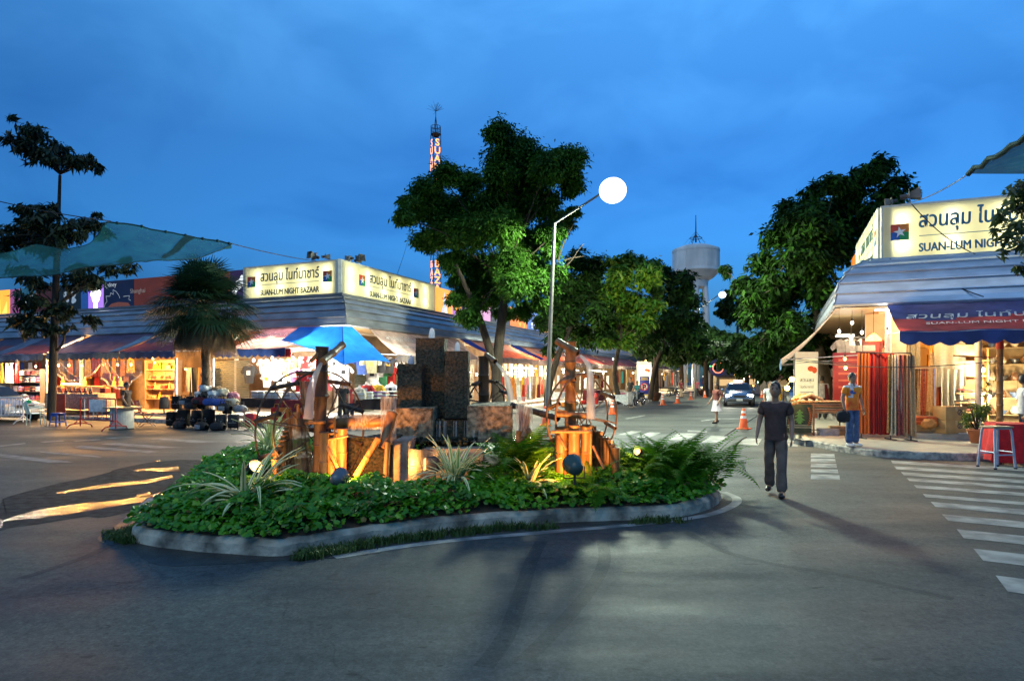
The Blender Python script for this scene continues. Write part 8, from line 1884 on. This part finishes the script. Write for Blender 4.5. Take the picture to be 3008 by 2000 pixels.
# potted shrub
ps=onRF(2870,3.0,.15);t=thing("potted_shrub","leafy shrub in a terracotta pot beside the cartons","potted plant",ps);mb=MB();mb.lathe([(.001,0),(.13,0),(.20,.30),(.22,.30),(.22,.34),(.19,.34),(.17,.28),(.001,.28)],(0,0,0),18);mb.build("pot",M("terracotta",(.38,.12,.05),rough=.8),t);lb=LB()
for k in range(16):c=V((R.uniform(-.35,.2),R.uniform(-.2,.2),R.uniform(.42,.95)));clump_leaves(lb,c,.17,90,.07,.03,.9,.2,(0,1),.3)
for k in range(5):clump_leaves(lb,V((.25+R.uniform(-.05,.05),0,.9+.14*k)),.12,40,.06,.03,1,.1,(0,1),.3)
lb.build("foliage",[leaf_mat("shrub_leaf",(.035,.075,.02),(.08,.14,.035),scale=4),lf_y],t);mb=MB()
for k in range(9):mb.tube([(0,0,.28),(R.uniform(-.3,.25),R.uniform(-.15,.15),R.uniform(.6,1.1))],[.014,.006],5)
mb.build("stem",bark,t)
mb=MB();mb.box((0,0,.01),(.55,.4,.02));solo(mb,"white_slab",[WHITE],"flat white slab lying at the shop's step edge","slab",None,onRF(2848,2.0,.305),rzF)
# red-clothed street table, steel stool and what lies on the table
rt_l=G(2960,1375);rt_l=V((10.75,13.0,0));t=thing("street_table","table under a long bright red cloth at the pavement edge","table",rt_l,rzF);mb=MB();mb.box((0,0,.80),(1.7,.7,.03));mb.build("table_top",shelf_m,t)
mb=MB();mb.grid(lambda u,v:V((-.86-.12*v*(1+.4*math.sin(u*11)),(.5-u)*.74*(1+.2*v),.822-.74*v)),14,10);mb.grid(lambda u,v:V((-.86+(u)*.55-.1*v*(1-u),-.37-.06*v*(1+.5*math.sin(u*13)),.822-.78*v)),14,10);mb.grid(lambda u,v:V((-.3+u*1.16,-.37-.02*v,.822-.2*v)),10,4);mb.poly([(-.86,-.37,.824),(.86,-.37,.824),(.86,.37,.824),(-.86,.37,.824)]);mb.build("red_cloth",cloth((.55,.015,.02)),t)
for sx in(-1,1):
    for sy in(-1,1):mb=MB();mb.tube([(sx*.75,sy*.28,0),(sx*.75,sy*.28,.79)],.02,6);mb.build("leg",metal_dk,t)
mb=MB();mb.tube([(-.75,-.28,.5),(.0,-.28,.1)],.014,6);mb.tube([(-.0,-.28,.5),(.75,-.28,.1)],.014,6);mb.build("brace",metal_dk,t)
mb=MB();mb.grid(lambda u,v:V((.42*math.cos(2*PI*u)*math.sin(PI*(.03+.94*v))*(1+.2*noise.noise(V((u*5,v*4,1)))),.2*math.sin(2*PI*u)*math.sin(PI*(.03+.94*v)),.12-.12*math.cos(PI*v)*(1+.25*math.sin(u*7))+.03*noise.noise(V((u*11,v*8,2))))),26,14);solo(mb,"furry_bundle",[M("tan_fur",(.46,.24,.09),rough=.95,bump=1.0,bscale=40,scale=14,col2=(.28,.13,.05))],"tan furry bundle lying on the red-clothed table","bundle",None,rt_l+V((.12,.0,.83)),rzF)
st_=thing("metal_stool","tall grey steel stool standing on the road in front of the red-clothed table","stool",G(2927,1374),.12);sm_=M("stool_steel",(.42,.45,.55),rough=.35,metal=.4);mb=MB();mb.rbox((0,0,.80),(.42,.36,.035),.012);mb.build("seat",M("stool_wood",(.34,.22,.11),rough=.5),st_)
for sx in(-1,1):
    for sy in(-1,1):mb=MB();mb.tube([(sx*.215,sy*.2,0),(sx*.18,sy*.15,.70),(sx*.16,sy*.14,.78)],.022,8);mb.build("leg",sm_,st_);mb=MB();mb.tube([(sx*.215,sy*.2,0),(sx*.214,sy*.199,.03)],.028,8);mb.build("foot_cap",BLACK,st_)
mb=MB()
for s in(-1,1):mb.tube([(-.2,s*.18,.27),(.2,s*.18,.27)],.014,6);mb.tube([(s*.2,-.18,.32),(s*.2,.18,.32)],.014,6);mb.tube([(-.17,s*.15,.775),(.17,s*.15,.775)],.018,6)
mb.build("stretcher",sm_,st_)
person("person in a white t-shirt standing at the frame's edge behind the red-clothed table",V((11.2,14.0,.15)),1.2,1.66,top=WHITE,bottom=navyt,hair='short')
# ------------------------------------------------------------ rug stall at the kerb corner
rs=V((8.1,18.0,0));rzs=-.18
t=thing("rug_table","folding table piled with woven rugs at the kerb corner","table",rs,rzs);mb=MB();mb.box((.5,.25,.78),(1.5,.7,.03));mb.build("table_top",shelf_m,t)
for x,y in((-.2,-.05),(1.2,-.05),(-.2,.55),(1.2,.55)):mb=MB();mb.tube([(x,y,0),(x,y,.77)],.02,6);mb.build("leg",metal_dk,t)
mb=MB();mb.tube([(-.2,-.05,.3),(1.2,-.05,.3)],.012,6);mb.build("brace",metal_dk,t)
rugm=[M("rug_tan",(.40,.22,.10),rough=.95,scale=20,bump=.3),M("rug_rust",(.34,.12,.05),rough=.95,scale=20,bump=.3),M("rug_cream",(.52,.38,.22),rough=.95,scale=20,bump=.3),M("rug_olive",(.16,.14,.06),rough=.95,scale=20,bump=.3)]
for k in range(9):
    q=frame_pt(rs,rzs,.50+R.uniform(-.06,.06),.22,.80+.034*k);mb=MB();mb.rbox((0,0,.016),(R.uniform(1.15,1.45),R.uniform(.55,.7),.036),.014,R.uniform(-.06,.06));solo(mb,"folded_rug",[rugm[k%4]],"%s woven rug, %s from the bottom of the pile at the kerb"%(["tan","rust","cream","olive"][k%4],num[k]),"rug","rugs piled on the table",q,rzs)
for k in range(3):mb=MB();mb.tube([(-.25+.1*k,-.1,1.12+.03*k),(.0+.15*k,.1,1.28),(.25+.2*k,.25,1.14)],.045,8);solo(mb,"rolled_rug",[rugm[k]],["tan","rust-brown","cream"][k]+" rolled rug arching over the pile below the lamps","rug",None,rs,rzs)
mb=MB();fr=Matrix.Translation((0,0,0))@Matrix.Rotation(PI/2,4,'X');w,h=.66,.80
mb.grid(lambda u,v:V(((u-.5)*w,.02*math.sin(u*7),-h*v)),10,12,0);mb.grid(lambda u,v:V(((u-.5)*w,.025+.02*math.sin(u*7),-h*v)),10,4,0)
f2=Matrix.Translation((0,-.028,0))@Matrix.Rotation(PI/2,4,'X')
for k in range(8):  # green stepped tree
    y=-.15-.05*k;ww=[.03,.10,.06,.14,.08,.16,.10,.06][k];mb.prism([(-ww,y-.05),(ww,y-.05),(ww*.55,y),(-ww*.55,y)],f2,.004,1)
for s in(-1,1):
    for k in range(9):y=-.08-.058*k;xo=.20+.05*math.sin(PI*k/8);mb.prism([(s*xo,y),(s*(xo+.09),y-.04),(s*(xo+.02),y-.052)][::s],f2,.004,2)
for k in range(2):mb.prism([(-.32,-.60-.06*k),(.32,-.60-.06*k),(.32,-.575-.06*k),(-.32,-.575-.06*k)],f2,.004,3)
for k in range(26):x=-.32+.64*k/25;mb.tube([(x,0,-.80),(x+R.uniform(-.01,.01),0,-.88)],.005,4,3)
solo(mb,"patterned_rug",[M("rug_dark",(.035,.05,.03),rough=.95,scale=30,bump=.3),M("rug_green",(.10,.24,.06),rough=.95),M("rug_orange",(.42,.11,.03),rough=.95),M("rug_stripe",(.30,.32,.22),rough=.95)],"dark rug with green tree and orange zigzag border hanging before the rug table","rug",None,frame_pt(rs,rzs,-.06,-.16,1.02),rzs)
fd=thing("rug_stand","wooden frame stand holding the patterned rug above the road","stand",frame_pt(rs,rzs,-.06,-.12,0),rzs)
for x in(-.38,.38):mb=MB();mb.beam((x,0,0),(x,0,1.05),.05);mb.build("upright",wood,fd)
for z in(.2,1.02):mb=MB();mb.beam((-.38,0,z),(.38,0,z),.05);mb.build("rail",wood,fd)
for i,(x,y,s)in enumerate([(.75,.1,(.5,.4,.32)),(1.15,.35,(.55,.4,.38)),(.2,.15,(.5,.35,.2))]):mb=MB();mb.rbox((0,0,s[2]/2),s,.02);solo(mb,"storage_box",[[GRY,TAN,CREAM][i]],["grey","tan","cream"][i]+" storage box under the rug table","box","boxes under the rug table",frame_pt(rs,rzs,x,y,.01),rzs)
lt=thing("clamp_lamp","pair of dazzling orange clamp lamps on a pole at the rug stall","lamp",frame_pt(rs,rzs,-.46,-.05,0));q0=P(2312,1140,17.9);q1=P(2326,1114,18.0);mb=MB();pz=frame_pt(rs,rzs,-.46,-.05,0);mb.tube([pz,V((pz.x,pz.y,1.5)),q0],.016,6);mb.tube([V((pz.x,pz.y,1.4)),q1],.014,6);mb.build("pole",metal_dk,lt,True)
for q in(q0,q1):mb=MB();mb.ball(q,.075,14);mb.build("bulb_glass",EM("bulb_amber",(1,.68,.26),5),lt,True);light("clamp_light",q+V((0,-.14,.05)),75,(1,.58,.18),.07,lt)
# pale tree trunks and cables on the road
cab=MB();cab.tube(smooth_path([G(1650+x/2.949,950+y/2.949,.014)for x,y in[(1395,1195),(1440,1150),(1490,1110),(1510,1050),(1560,1005),(1600,985)]],5),.02,6);solo(cab,"ground_crack",[M("crack_dark",(.012,.012,.012),rough=.9)],"dark cable lying across the road near the crossing stripes","cable")
cab=MB();cab.tube(smooth_path([G(1650+x/2.949,950+y/2.949,.014)for x,y in[(1415,972),(1500,915),(1580,870),(1690,800),(1800,740)]],5),.015,6);solo(cab,"ground_cable",[cable_m],"black cable running along the road past the nearest traffic cone","cable")
